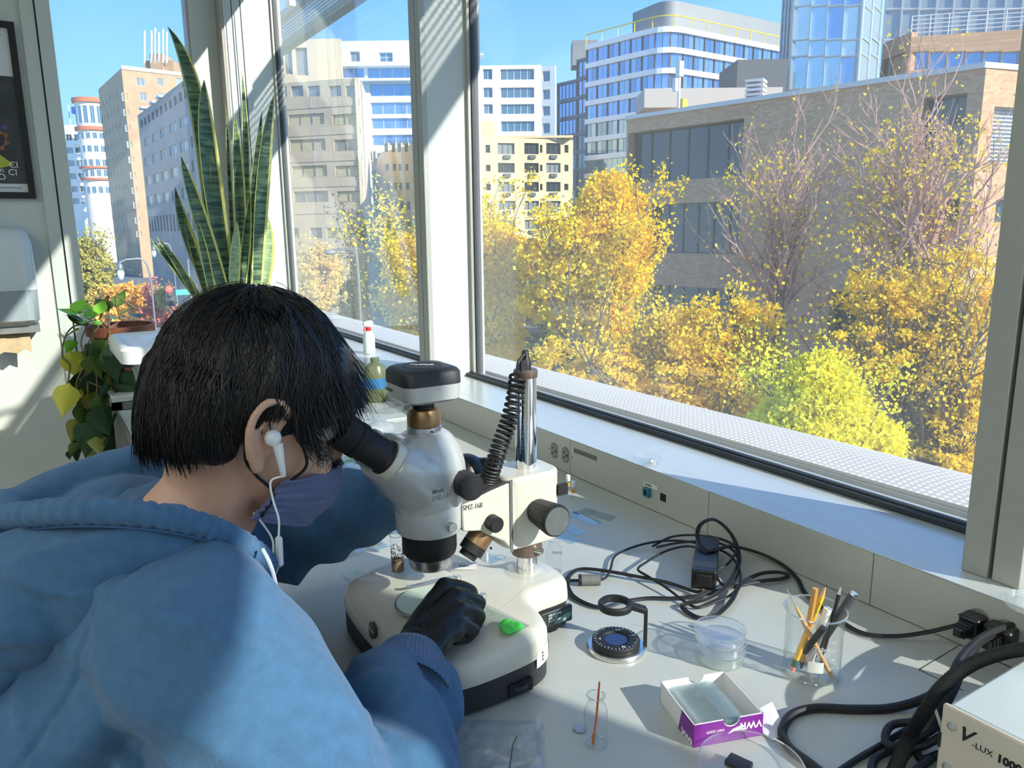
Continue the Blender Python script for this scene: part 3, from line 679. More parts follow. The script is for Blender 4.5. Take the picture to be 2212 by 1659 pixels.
hs = [px_hole(B,C,2142,2230,232,352,1,14,F_light,P_grey,.03), px_hole(B,C,2150,2230,432,480,2,1,F_dark,P_dark)]
facade(bb, B, C, GZ, zt, hs, M_brick, .35, 'end_wall')
O = bb.location; t = (B-A).normalized()
a, b = inset(A,B,-.12); b2, c2 = inset(B,C,-.12); MB().prism([(p.x-O.x,p.y-O.y) for p in (a,b,c2,c2*1.02,B*1.03,A*1.02)], zt-O.z-.02, zt-O.z+.16).build('coping', M_cap, bb, smooth=None)
Ai,Bi = inset(A,B,.7); Bi2,Ci = inset(B,C,.7); body(bb, [Ai,(Bi+Bi2)/2*1.01,Ci,Ci*1.3,Ai*1.2], GZ, zt-.3, M_brick)
# roof: grey upstand, stepped plant screen, vent cowl, small mast
on_roof(bb, 1392,1690,192,232,42,pm('roof_upstand', S(170,164,156), .8),'upstand',3)
on_roof(bb, 1592,1700,130,200,44,pm('plant_screen', S(74,78,82), .6),'plant_screen',4)
vp = far(1632,214,35.5); vt = thing('roof_vent', 'white slatted vent cowl on the brick building roof', 'vent', vp)
for k in range(5): MB().box((-.45+.02*(k%2),-.4,-.1+k*.2),(.45,.4,.02+k*.2)).build('slat', F_light, vt, rot=(0,0,.5))
mp_ = far(1466,222,37.5); ms = thing('roof_mast', 'thin white mast with antenna boxes on the brick building roof', 'mast', mp_)
MB().cyl((0,0,-.3),(0,0,1.9),.07,n=8).build('pole', F_light, ms); MB().box((-.14,-.14,1.2),(.14,.14,1.9)).build('antenna_box', F_light, ms); MB().box((-.35,-.1,.5),(-.15,.1,1.1)).build('antenna_box', F_light, ms); MB().box((.18,-.1,-.25),(.5,.1,.2)).build('sign', MATS['yellow_rail'], ms)

# ---- glass stair tower and set-back storey behind the brick roof
REF[0] = 100; A = V2(1684,50,100); B = V2(1708,45.5,100); C = V2(1858,44,100); D_ = V2(1902,47.5,100)
gt = building('glass_stair_tower', 'pale glass stair tower rising behind the brick building', A); M_gt = pm('tower_frame', S(150,168,172), .5, .2)
P_clear = [pane_mat('tower_pane_pale', S(176,208,222), .6, .08), pane_mat('tower_pane_blue', S(140,178,214), .65, .06), pane_mat('tower_pane_white', S(204,222,222), .5, .1)]
zt = far(1780,-70,44).z; hs = []
for a, b in ((1711,1746),(1748,1782),(1784,1817),(1819,1854)):
    for ya, yb in ((-66,-40),(-37,11),(14,84),(87,119),(122,190),(193,260)): hs.append(px_hole(B,C,a,b,ya,yb,1,1,F_light,P_clear,.015))
facade(gt, B, C, GZ, zt, hs, M_gt, .12); hs = []
for a, b in ((1862,1879),(1882,1899)):
    for ya, yb in ((-60,-30),(-27,11),(14,84),(87,119),(122,190)): hs.append(px_hole(C,D_,a,b,ya,yb,1,1,F_light,P_clear,.015))
facade(gt, C, D_, GZ, zt, hs, M_gt, .12, 'side_wall')
facade(gt, A, B, GZ, zt, [px_hole(A,B,a,a+4,-60,190,1,6,F_dark,P_teal) for a in (1686,1693,1700)], M_gt, .12, 'edge_wall')
Bi,Ci = inset(B,C,.25); body(gt, [A*1.005,Bi,Ci,D_*1.006,D_*1.12,A*1.12], GZ, zt-.1, pm('tower_core', S(120,140,150), .6))
A = V2(1908,56,90); B = V2(1968,53,90); C = V2(2400,50,90); sb = building('set_back_storey', 'brick storey with blue glazing and white roof railing above the brick building', A)
facade(sb, A, B, GZ, far(1935,82,54.5).z, [px_hole(A,B,1904,1962,120,160,3,1,F_dark,P_dark)], M_brick, .3)
hs = [px_hole(B,C,a,a+38,111,150,1,1,F_light,P_blue,.03) for a in (1970,2011,2050,2089,2128,2167,2206)]
facade(sb, B, C, GZ, zat(B,C,2050,74), hs, M_brick, .3); Bi,Ci = inset(B,C,.45); body(sb, [A*1.01,Bi,Ci,Ci*1.08,A*1.04], GZ, zat(B,C,2050,76), M_brick)
zr = zat(B,C,2050,74); O = sb.location
ra, rb = inset(B,C,.3); tt = (rb-ra).normalized()
for k in range(5): z = zr+.3+k*.27; MB().tube([Vector((ra.x,ra.y,z))-O, Vector((rb.x,rb.y,z))-O], .035, 6).build('railing_bar', F_light, sb)
for k in range(10): p = ra+tt*k*1.15; MB().cyl(Vector((p.x,p.y,zr))-O, Vector((p.x,p.y,zr+1.42))-O, .04, n=6).build('railing_post', F_light, sb)
REF[0] = 40; A = V2(1912,60,40); B = V2(2420,56,40); hs = [px_hole(A,B,a,a+33,ya,yb,1,1,F_light,P_grey,.03) for a in range(1912,2260,37) for ya, yb in ((-60,-32),(-30,18),(21,85))]
facade(sb, A, B, zr-.5, far(2050,-70,54).z, hs, pm('grey_panel_wall', S(150,160,172), .6), .2, 'upper_wall'); Ai,Bi = inset(A,B,.4); body(sb, [Ai,Bi,Bi*1.15,Ai*1.15], zr-.5, far(2050,-70,54).z-.1, MATS['tower_core'], 'upper_block')

# ---- trees
def leaf_mat(name, c, tl=.42, var=.07):
    if name in MATS: return MATS[name]
    m = bpy.data.materials.new(name); m.use_nodes = True; nt = m.node_tree; nt.nodes.clear()
    out = nt.nodes.new('ShaderNodeOutputMaterial'); df = nt.nodes.new('ShaderNodeBsdfDiffuse'); ts = nt.nodes.new('ShaderNodeBsdfTranslucent'); mx = nt.nodes.new('ShaderNodeMixShader')
    tc = nt.nodes.new('ShaderNodeTexCoord'); nz = nt.nodes.new('ShaderNodeTexNoise'); nz.inputs['Scale'].default_value = 6; nz.inputs['Detail'].default_value = 3; nt.links.new(tc.outputs['Object'], nz.inputs['Vector'])
    rp = nt.nodes.new('ShaderNodeValToRGB'); nt.links.new(nz.outputs[0], rp.inputs[0]); rp.color_ramp.elements[0].position = .35; rp.color_ramp.elements[1].position = .65
    rp.color_ramp.elements[0].color = (c[0]*(1-var), c[1]*(1-var*1.3), c[2], 1); rp.color_ramp.elements[1].color = (min(1,c[0]*(1+var*.3)), min(1,c[1]*(1+var*.4)), c[2]*1.3, 1)
    for n in (df, ts): nt.links.new(rp.outputs[0], n.inputs[0])
    mx.inputs[0].default_value = tl; nt.links.new(df.outputs[0], mx.inputs[1]); nt.links.new(ts.outputs[0], mx.inputs[2]); nt.links.new(mx.outputs[0], out.inputs[0])
    MATS[name] = m; return m
def leaves_mesh(P, size, mat, name='foliage', rs=None, long=1.0):
    rs = rs or np.random.default_rng(3); n = len(P)
    d = rs.normal(size=(n,3)); d /= np.linalg.norm(d,axis=1)[:,None]; e = rs.normal(size=(n,3)); e -= d*(e*d).sum(1)[:,None]; e /= np.linalg.norm(e,axis=1)[:,None]
    s = size*rs.uniform(.6,1.25,size=(n,1)); f = np.cross(d,e)
    V = np.empty((n,4,3)); V[:,0] = P; V[:,1] = P+(d*.5*long+e*.45+f*.12)*s; V[:,2] = P+d*s*long; V[:,3] = P+(d*.5*long-e*.45+f*.12)*s
    me = bpy.data.meshes.new(name); me.vertices.add(4*n); me.vertices.foreach_set('co', V.ravel()); me.loops.add(4*n); me.loops.foreach_set('vertex_index', np.arange(4*n,dtype=np.int32))
    me.polygons.add(n); me.polygons.foreach_set('loop_start', np.arange(0,4*n,4,dtype=np.int32)); me.polygons.foreach_set('loop_total', np.full(n,4,dtype=np.int32)); me.update(calc_edges=True)
    me.materials.append(mat); return me
M_bark = pm('bark_grey', S(104,92,84), .9, var=.2, scale=8); M_twig = pm('twig_red_brown', S(176,138,122), .9, var=.15, scale=8)
def branch(mb, p, d, L, r, depth, rng, ends, curl=.25, up=.12, split=(2,3), shrink=.72):
    n = 4; pts = [p]; q = p
    for i in range(n):
        d = (d+Vector((rng.uniform(-1,1),rng.uniform(-1,1),rng.uniform(-1,1)))*curl*.5+Vector((0,0,up))).normalized(); q = q+d*L/n; pts.append(q)
    mb.tube(pts, [r*(1-.45*i/n) for i in range(n+1)], 5 if r > .03 else 3, cap=False)
    ends.append((q, depth)); ends.append((pts[2], depth))
    if depth <= 0: return
    for k in range(rng.randint(*split)):
        st = pts[rng.choice((2,3,4))]; nd = (d+Vector((rng.uniform(-1,1),rng.uniform(-1,1),rng.uniform(-.5,.8)))*.85).normalized()
        branch(mb, st, nd, L*shrink*rng.uniform(.8,1.15), r*.55, depth-1, rng, ends, curl, up, split, shrink)
def tree(name, label, px, pyc, depth, crowns, nleaf, leafsize, lmat, seed, group=None, branches=5, bdepth=3, spread=.35, twig=None, cat='tree', trunk=None, r0=.14, rise=.35, blen=None, up=.12, clump=None):
    """crowns = (px, py, rx_px, ry_px) ellipses at that depth; leaves gather round branch ends and fill the ellipses"""
    rng = random.Random(seed); rs = np.random.default_rng(seed)
    c = far(px, pyc, depth); base = Vector((c.x, c.y, GZ)); t = thing(name, label, cat, base, group)
    E = [(far(a,b,depth), rx*depth/F_PX, ry*depth/F_PX) for a,b,rx,ry in crowns]
    zc = min(e[0].z-e[2]*.6 for e in E); th = max(zc-GZ, 2.0)
    mb = MB(); top = Vector((0,0,th)); mb.tube(spline([(0,0,0),(.1*r0*5,0,th*.4),(-.05,.05,th*.75),top],4), [r0*(1-.3*i/12) for i in range(13)], 7); mb.build('trunk', M_bark, t)
    mb = MB(); ends = []
    for (ec, rx, ry) in E:
        for k in range(branches):
            d = (ec-base-top)+Vector((rng.uniform(-1,1)*rx,rng.uniform(-1,1)*rx,rng.uniform(-.2,1)*ry)); L = blen or max(d.length*.55,.5)
            branch(mb, top-Vector((0,0,rng.uniform(0,th*.2))), d.normalized(), L, r0*.5, bdepth, rng, ends, up=up)
    tag(mb.build('branches', twig or M_bark, t, smooth=None), kind='stuff')
    if nleaf:
        P = []
        tot = sum(rx*ry for _,rx,ry in E)
        for ec, rx, ry in E:
            n = int(nleaf*rx*ry/tot); nc = clump or max(40, n//55)
            u = rs.normal(size=(nc,3)); u /= np.linalg.norm(u,axis=1)[:,None]; rad = rs.uniform(.25,1,size=(nc,1))**.45
            cc = np.array(ec-base)+u*rad*np.array([rx,rx,ry]); idx = rs.integers(0,nc,n); cr = min(rx,ry)*.13
            P.append(cc[idx]+rs.normal(size=(n,3))*cr*np.array([1,1,.55]))
        if spread and ends:
            ep = np.array([tuple(q) for q,dp in ends if dp <= 1]); n = int(nleaf*spread); P.append(ep[rs.integers(0,len(ep),n)]+rs.normal(size=(n,3))*.16)
        P = np.concatenate(P)
        o = bpy.data.objects.new('foliage', leaves_mesh(P, leafsize, lmat, rs=rs)); col.objects.link(o); o.parent = t; tag(o, kind='stuff')
    return t
L_ginkgo = leaf_mat('leaf_bright_yellow', S(255,222,24)); L_gold = leaf_mat('leaf_gold', S(246,214,58)); L_lime = leaf_mat('leaf_lime_yellow', S(246,238,70)); L_olive = leaf_mat('leaf_olive', S(200,192,100)); L_orange = leaf_mat('leaf_orange', S(250,206,96)); L_red = leaf_mat('leaf_red', S(230,140,116)); L_pale = leaf_mat('leaf_pale_yellow', S(244,218,120)); L_green = leaf_mat('leaf_dark_green', S(70,96,70))
tree('ginkgo_tree', 'bright yellow ginkgo tree beside the white post, the brightest crown', 1290, 700, 23, [(1315,450,62,75),(1275,520,75,70),(1350,520,50,60),(1240,600,85,55),(1330,600,75,50),(1190,650,70,45),(1290,680,80,50),(1150,560,35,40),(1370,450,30,35)], 62000, .115, L_ginkgo, 11, 'yellow trees below the window', r0=.16)
tree('ginkgo_tree', 'yellow ginkgo tree half hidden behind the white post', 985, 760, 26, [(1075,560,60,85),(985,620,110,110),(880,620,55,110),(1000,760,120,100),(1070,720,60,130),(880,560,45,60)], 60000, .12, L_ginkgo, 12, 'yellow trees below the window', r0=.16)
tree('bare_tree', 'nearly bare tree with reddish twigs in front of the dark windows', 1685, 700, 18, [(1680,480,110,150),(1620,420,70,120),(1740,500,60,100)], 500, .09, L_gold, 13, 'bare trees before the brick building', branches=9, bdepth=4, spread=1.0, twig=M_twig, up=.07, clump=60)
tree('bare_tree', 'nearly bare tree with pale branches at the right end of the brick building', 1985, 720, 16.5, [(1960,440,130,190),(2060,380,70,150),(1900,420,70,130)], 900, .09, L_gold, 14, 'bare trees before the brick building', branches=9, bdepth=4, spread=1.0, twig=M_twig, up=.07, clump=60)
tree('golden_tree', 'golden tree with dark forked branches under the middle of the window', 1500, 850, 17, [(1450,800,150,90),(1250,820,140,90),(1560,900,180,90),(1330,900,160,60),(1560,720,130,80)], 24000, .095, L_gold, 15, 'yellow trees below the window', branches=6, bdepth=3)
tree('golden_tree', 'thin golden tree at the right edge of the window', 2060, 800, 15, [(2080,640,70,120),(2000,680,110,90),(2060,800,100,110),(1900,640,80,70),(2050,950,90,90),(1850,760,110,60)], 15000, .085, L_gold, 16, 'yellow trees below the window', branches=6, bdepth=3)
tree('lime_tree', 'lime-yellow low tree crown nearest the window', 1800, 950, 11, [(1770,860,90,70),(1720,930,110,70),(1850,960,100,70),(1790,1030,140,60),(1760,800,50,40)], 52000, .065, L_lime, 17, 'yellow trees below the window', branches=5, bdepth=3, r0=.1)
tree('olive_tree', 'olive green tree on the far street corner', 190, 600, 70, [(205,590,40,55),(190,540,25,25),(175,640,30,30)], 6000, .26, L_olive, 18, 'street trees')
tree('orange_tree', 'orange yellow street tree behind the hanging plant', 270, 660, 48, [(272,640,42,28),(240,680,60,25),(300,680,60,25)], 7000, .19, L_orange, 19, 'street trees')
tree('red_tree', 'small red leaved street tree', 350, 660, 46, [(350,680,45,25),(322,635,10,22),(348,645,12,20),(380,690,30,20)], 4200, .17, L_red, 20, 'street trees')
tree('small_yellow_tree', 'slim yellow sapling beside the red tree', 354, 650, 45, [(354,640,11,26)], 900, .15, L_olive, 21, 'street trees', r0=.06)
tree('pale_yellow_tree', 'hazy yellow tree in front of the beige concrete building', 690, 640, 44, [(690,600,45,60),(670,650,50,40),(700,560,25,30)], 9000, .17, L_pale, 22, 'street trees')
tree('evergreen_tree', 'dark green evergreen beside the yellow apartment house', 800, 640, 52, [(800,600,45,70),(790,520,20,45),(760,650,40,40)], 7000, .2, L_green, 23, 'street trees')
tree('dark_shrub', 'dark green shrub behind the ginkgo trees', 1190, 760, 30, [(1180,640,60,40),(1150,740,120,60),(1300,760,120,70)], 7000, .14, L_green, 24, 'street trees', r0=.06)

# ---- street furniture
M_pole = pm('street_pole_grey', S(120,126,128), .5, .4)
def street_lamp(px, py, depth, label, arm=-2.0):
    c = far(px,py,depth); t = thing('street_lamp', label, 'street lamp', (c.x,c.y,GZ), 'street lamps'); h = c.z-GZ
    MB().tube(spline([(1.4,0,0),(1.4,0,h*.6),(1.3,0,h+.2),(.5,0,h+.55),(0,0,h+.4)],5), .05, 7).build('pole', M_pole, t)
    MB().lathe([(.04,.4),(.14,.25),(.17,.05),(.15,0)], (0,0,h), n=14).build('hood', M_pole, t)
    MB().lathe([(.15,0),(.18,-.18),(.12,-.42),(.03,-.5)], (0,0,h), n=14).build('globe', pm('lamp_globe', S(214,216,206), .3), t)
street_lamp(260,584,40,'street lamp with white globe seen above the hanging plant'); street_lamp(332,542,62,'smaller street lamp before the dark arcade')
c = far(724,545,40); t = thing('street_lamp', 'arched street lamp in front of the beige concrete building', 'street lamp', (c.x,c.y,GZ), 'street lamps'); h = c.z-GZ
MB().tube(spline([(1.0,-.5,0),(1.0,-.5,h-.6),(.7,-.4,h+.1),(0,0,h+.15)],5), .07, 7).build('pole', M_pole, t); MB().ball((-.2,.1,h), (.4,.2,.14)).build('head', M_pole, t)
def traffic_light(px, py, depth, label):
    c = far(px,py,depth); t = thing('traffic_light', label, 'traffic light', c, 'traffic lights')
    MB().box((-.22,-.2,-.95),(.22,.2,.35)).build('housing', pm('signal_housing', S(70,66,62), .6), t)
    MB().cyl((0,.1,-.9),(0,.1,GZ-c.z),.07,n=7).build('pole', M_pole, t)
    n = (Vector(CAMP)-c).normalized(); m = pm('signal_red', (.9,.05,.04), .4)
    e_ = m.node_tree.nodes['Principled BSDF']; e_.inputs['Emission Color'].default_value = (1,.06,.04,1); e_.inputs['Emission Strength'].default_value = 3
    MB().ball(n*.22, .19).build('lamp', m, t)
    for z in (-.33,-.66): MB().ball(n*.2+Vector((0,0,z)), .14).build('lamp', F_dark, t)
traffic_light(365,625,44,'traffic light showing red by the red tree'); traffic_light(418,627,45,'traffic light showing red nearest the snake plant')
c = far(396,631,43); t = thing('street_sign', 'small green street name sign between the traffic lights', 'sign', (c.x,c.y,GZ)); MB().box((-.42,-.02,c.z-GZ-.15),(.42,.02,c.z-GZ+.15)).build('plate', pm('sign_green', S(40,180,150), .5), t, rot=(0,0,.2)); MB().cyl((.4,.05,0),(.4,.05,far(396,560,43).z-GZ),.06,n=7).build('pole', M_pole, t)
def car(px, py, depth, mat, label, rz):
    c = far(px,py,depth); t = thing('car', label, 'car', (c.x,c.y,GZ+.04), 'parked cars', rz)
    sec = [(-2.2,.35,.75),(-2.1,.3,.9),(-1.5,.28,1.0),(-1.0,.28,1.42),(.5,.28,1.45),(1.1,.28,1.0),(2.0,.3,.85),(2.2,.35,.6)]
    MB().loft([[Vector((x,-.85,a)),Vector((x,.85,a)),Vector((x,.86 if b < 1.1 else .62,b)),Vector((x,-.86 if b < 1.1 else -.62,b))] for x,a,b in sec]).build('body', mat, t, smooth=50)
    MB().loft([[Vector((x,-.8,.98)),Vector((x,.8,.98)),Vector((x,.655,b)),Vector((x,-.655,b))] for x,b in ((-1.25,1.1),(-.95,1.36),(.5,1.38),(.9,1.1))]).build('glazing', P_dark, t)
    for x in (-1.35,1.35):
        for y in (-.86,.66): MB().cyl((x,y,.33),(x,y+.2,.33),.33,n=16).build('wheel', M_black, t)
car(278,652,80,pm('car_white', S(220,222,224), .3, coat=.5),'white car parked beside the orange tree',.9); car(290,640,92,pm('car_dark', S(50,54,60), .3, coat=.5),'dark car parked beyond the white car',.9); car(420,670,60,pm('car_grey', S(150,152,156), .3, coat=.5),'grey car on the street by the red tree',.4)
# ================================================================== ADDED FILL LIGHT: unseen glowing ceiling panels that brighten the room
def fill_panel(x, y, label):
    t = thing('added_fill_panel', label, 'fill light', (x, y, 2.75), 'added fill panels')
    m = MB(); m.box((-.31,-.61,-.05),(-.29,.61,0)); m.box((.29,-.61,-.05),(.31,.61,0)); m.box((-.29,-.61,-.05),(.29,-.59,0)); m.box((-.29,.59,-.05),(.29,.61,0)); m.build('frame', M_white, t)
    em = MATS.get('fill_panel_glow')
    if em is None:
        em = pm('fill_panel_glow', (.9,.9,.88), .6); b = em.node_tree.nodes['Principled BSDF']; b.inputs['Emission Color'].default_value = (.97,1,.98,1); b.inputs['Emission Strength'].default_value = 3.2
    MB().box((-.29,-.59,-.04),(.29,.59,-.03)).build('diffuser', em, t)
for i, x in enumerate((-3.3,-2.3,-1.3)):
    for j, y in enumerate((-3.2,-.9,1.4)):
        fill_panel(x, y, 'added unseen ceiling fill panel, row %s, %s of its row' % (('by the back wall','in the middle','nearest the windows')[i], ('near end','middle','far end')[j]))

# ================================================================== MICROSCOPE
def ab(mb, name, mat, parent, **k):
    """build in room coordinates under a thing (or under one of its parts)"""
    o = mb.build(name, mat, parent, **k)
    o.location = -Vector(parent.location) if parent.parent is None else (0,0,0)
    return o
def abm(me, name, mat, parent):
    me.materials.clear(); me.materials.append(mat); me.name = name; o = bpy.data.objects.new(name, me); col.objects.link(o); o.parent = parent
    o.location = -Vector(parent.location) if parent.parent is None else (0,0,0); return o
MY = .834
M_cream = pm('microscope_cream', S(204,203,190), .34, var=.02, scale=40, bump=.03, bscale=900, coat=.25)
M_pearl = pm('microscope_pearl', S(184,188,187), .28, .12, var=.02, scale=30, coat=.35)
M_char = pm('microscope_charcoal', S(44,47,50), .5, var=.08, scale=80, bump=.04, bscale=1200)
M_rub = pm('black_rubber', S(22,23,25), .55, var=.1)
M_chrome = pm('chrome', (.86,.87,.88), .05, 1.0, var=.01)
M_silver = pm('satin_silver', (.66,.67,.67), .3, 1.0, var=.05, scale=60)
M_gold = pm('bronze_anodised', S(150,122,88), .36, .75, var=.06, scale=60)
M_brown = pm('brown_collar', S(120,104,96), .4, .5, var=.05)
M_print = pm('printed_grey', S(96,100,104), .6); M_pwhite = pm('printed_white', S(226,228,226), .6)
G_clear = clear('clear_glass', (.985,.992,.99), .9, 1.5, dust=.012); G_plastic = clear('clear_plastic', (.985,.99,.99), 1.0, 1.47, dust=.055, dustcol=(.95,.97,.97)); G_slide = clear('slide_glass', (.90,.95,.95), 1.2, 1.55, dust=.03)
G_edge = clear('glass_edge', (.86,.92,.91), 2.4, 1.6, dust=.16, dustcol=(.95,1,.98))  # pale mix and boosted reflection put in as highlights along glass rims
ms_ = thing('stereo_microscope', 'cream stereo microscope with camera on top and black coiled cord', 'microscope', (.45, MY, .75))
half = [(.312,0),(.3135,.06),(.320,.112),(.336,.140),(.37,.151),(.42,.152),(.462,.147),(.490,.130),(.502,.100),(.509,.066),(.528,.053),(.560,.051),(.582,.045),(.591,.022)]
loop = [(x,-d) for x,d in half]+[(.592,0)]+[(x,d) for x,d in reversed(half[1:])]
loop = [(p.x,p.y) for p in spline([(x,y,0) for x,y in loop], 4, True)]
def inset_loop(d):
    n = len(loop); out = []
    for i in range(n):
        a = Vector(loop[i-1]); b = Vector(loop[(i+1)%n]); t = (b-a).normalized(); nn = Vector((-t.y,t.x)); out.append((loop[i][0]+nn.x*d*-1*-1, loop[i][1]+nn.y*d))
    return out
_s = sum(loop[i-1][0]*loop[i][1]-loop[i][0]*loop[i-1][1] for i in range(len(loop))); SG = 1 if _s > 0 else -1
def ringz(d, zf): return [Vector((x, MY+y, zf(x))) for x, y in inset_loop(d*SG)]
top = lambda x: .809+.012*min(1,max(0,(x-.31)/.14))
low = lambda x: .785+.004*min(1,max(0,(x-.31)/.14))
m = MB().loft([ringz(.006,lambda x:.7515), ringz(.0015,lambda x:.754), ringz(.0015,lambda x: low(x)-.001)]); ab(m,'base_foot',M_char,ms_,smooth=50)
m = MB().loft([ringz(.0,low), ringz(-.0005,lambda x:low(x)+.004), ringz(.001,lambda x:top(x)-.010), ringz(.004,lambda x:top(x)-.0045), ringz(.009,lambda x:top(x)-.0012), ringz(.016,top)]); base_o = ab(m,'base_cover',M_cream,ms_,smooth=60)
BT = .821
# stage disc, clips
ab(MB().lathe([(.0425,0),(.0425,.0012),(.040,.0016)],(.392,MY,BT-.0025),n=40),'stage_ring',M_silver,ms_)
ab(MB().lathe([(.0395,0),(.0395,.0008)],(.392,MY,BT-.0006),n=40),'stage_plate',pm('frosted_plate',S(196,214,200),.2,var=.04,scale=60),ms_)
for c, tip in ((onz(988,1240,.832), onz(878,1268,.8235)), (onz(1042,1280,.832), onz(985,1330,.8235))):
    b = Vector((c.x,c.y,BT)); k = ab(MB().lathe([(.0045,0),(.0045,.010),(.0040,.0105)],b-Vector((0,0,.001)),n=16),'clip_screw',M_silver,ms_)
    d = (tip-b); d.z = 0; s = d.normalized().cross(Vector((0,0,1)))*.0038
    mm = MB(); rows_ = [b+Vector((0,0,.0075)), b+d*.25+Vector((0,0,.007)), b+d*.9+Vector((0,0,.0022)), b+d+Vector((0,0,.0036))]
    mm.loft([[p-s*(1-.3*i/3),p+s*(1-.3*i/3),p+s*(1-.3*i/3)+Vector((0,0,.0009)),p-s*(1-.3*i/3)+Vector((0,0,.0009))] for i,p in enumerate(rows_)]); ab(mm,'stage_clip',M_silver,ms_)
# badge, sticker, rating plate, dimmer wheel
bc = onx(805,1361,.3135); n_ = Vector((-1,0.02,.1)).normalized()
bd = ab(MB().lathe([(.0105,-.003),(.0105,.0008),(.0095,.0012)],Vector((.3128,bc.y,bc.z)),n_,28),'badge',pm('badge_green',S(58,72,70),.35,.3),ms_)
text_mesh('Motic',.0072,M_pwhite,ms_,frame(Vector((.3114,bc.y,bc.z-.002))-ms_.location,(0,-1,0),n_),align='CENTER',shear=.2)
def near_side(px,py): return ony(px,py,MY-.1525)
st = near_side(1172,1413); a0 = Vector((.4655,MY-.1487,0)); a1 = Vector((.4985,MY-.119,0)); ss = []
pth = [Vector((x,MY+y,0)) for x,y in inset_loop(-.0006*SG) if y < -.09 and .455 < x < .503]; pth.sort(key=lambda p:p.x)
m = MB(); m.loft([[Vector((p.x,p.y,.777)),Vector((p.x,p.y,.798))] for p in pth],closed=False); ab(m,'asset_sticker',pm('sticker_white',S(222,220,218),.5),ms_)
mid = pth[len(pth)//3]; d = (pth[len(pth)//2]-pth[1]).normalized(); nn = Vector((d.y,-d.x,0))
for i, tx in enumerate(('The George','Washington','University')): text_mesh(tx,.0042,M_print,ms_,frame(pth[1]+Vector((0,0,.7915-.0045*i))+nn*.0009-ms_.location,d,nn),xs=.8,name='print')
bar = MB()
for k in range(12):
    p = pth[len(pth)//2]+d*(.003+.0011*k); p = min(pth, key=lambda q:(q-p).length); q0 = pth[int(len(pth)*(.55+.035*k))] if int(len(pth)*(.55+.035*k)) < len(pth) else pth[-1]
    bar.box((q0.x-.0002,q0.y-.0006,.782),(q0.x+.0004+.0003*(k%3),q0.y-.0002,.793))
ab(bar,'barcode',M_print,ms_)
rp0 = Vector((.560,MY-.0545,.0)); m = MB().box((.530,MY-.0560,.762),(.583,MY-.049,.7855)); ab(m,'rear_housing',M_char,ms_,bevel=.002)
m = MB().box((.541,MY-.0566,.765),(.578,MY-.0555,.783)); ab(m,'rating_plate',pm('plate_teal',S(44,70,76),.4),ms_)
for i, tx in enumerate(('SMZ-168 SERIES','INPUT 12V','OUTPUT 10W','CE')): text_mesh(tx,.0042 if i < 3 else .006,M_pwhite,ms_,frame(Vector((.5425 if i < 3 else .566,MY-.0568,.7788-.0042*i))-ms_.location,(1,0,0),(0,-1,0)),xs=.75,name='print')
wc = onz(1108,1470,.764); ab(MB().box((wc.x-.016,MY-.1535,.757),(wc.x+.016,MY-.14,.772)),'wheel_slot',M_slot,ms_); ab(MB().lathe([(.0,-.003),(.012,-.003),(.013,0),(.012,.003),(0,.003)],(wc.x,MY-.1445,.7645),(0,0,1),28),'dimmer_wheel',M_char,ms_)
# pole, collars
PX, PY = .548, .838
ab(MB().cyl((PX,PY,BT-.004),(PX,PY,1.098),.0145,n=40),'pole',M_chrome,ms_)
ab(MB().lathe([(.031,0),(.031,.002),(.026,.0035),(.0175,.0042),(.0175,.010)],(PX,PY,BT-.001),n=36),'foot_ring',G_plastic,ms_)
ab(MB().lathe([(.0148,0),(.021,0),(.0215,.003),(.0215,.018),(.019,.021)],(PX,PY,.848),n=32),'stop_collar',M_brown,ms_)
ab(MB().cyl((PX,PY-.02,.859),(PX+.006,PY-.03,.859),.004,n=12),'collar_screw',M_silver,ms_)
ab(MB().lathe([(.0155,0),(.0162,.001),(.0162,.009),(.0145,.011),(.0,.011)],(PX,PY,1.096),n=32),'pole_cap',M_brown,ms_)
# focus block with side knobs
m = MB().prism(rrect(.496,PY-.036,.585,PY+.036,.022,6),.873,.972); blk = ab(m,'focus_block',M_cream,ms_,bevel=.005,segs=3)
ab(MB().box((.499,PY-.0366,.873),(.503,PY-.0358,.972)),'block_joint',M_print,ms_)
def knob(c, axis, r0, r1, L, mat, flutes=0, name='knob'):
    c = Vector(c); ax = Vector(axis).normalized(); u = ax.orthogonal().normalized(); w = ax.cross(u); n = max(24,flutes*4); rings = []
    for h, rr in ((0,r0*.92),(L*.06,r0),(L*.90,r1),(L*.97,r1*.985),(L,r1*.93),(L*1.0,r1*.9),(L*.985,r1*.88),(L*.99,.001)):
        rings.append([c+ax*h+(u*math.cos(2*PI*k/n)+w*math.sin(2*PI*k/n))*rr*(1-(.045 if flutes and k%4 in (0,) and .03*L < h < .95*L else 0)) for k in range(n)])
    return ab(MB().loft(rings),name,mat,ms_,smooth=40)
kc = Vector((.541,PY-.036,.922))
k1 = knob(kc,(0,-1,0),.017,.0215,.046,M_rub,18,'focus_knob'); ab(MB().lathe([(.0188,.0442),(.0188,.0468),(.0,.0470)],kc,(0,-1,0),32),'knob_face',pm('knob_face_grey',S(92,98,98),.4,var=.1,scale=90),k1)
knob(Vector((.541,PY+.036,.922)),(0,1,0),.017,.0215,.046,M_rub,18,'focus_knob')
ab(MB().box((.577,PY-.036,.935),(.592,PY-.030,.950)),'tension_tab',M_rub,ms_)
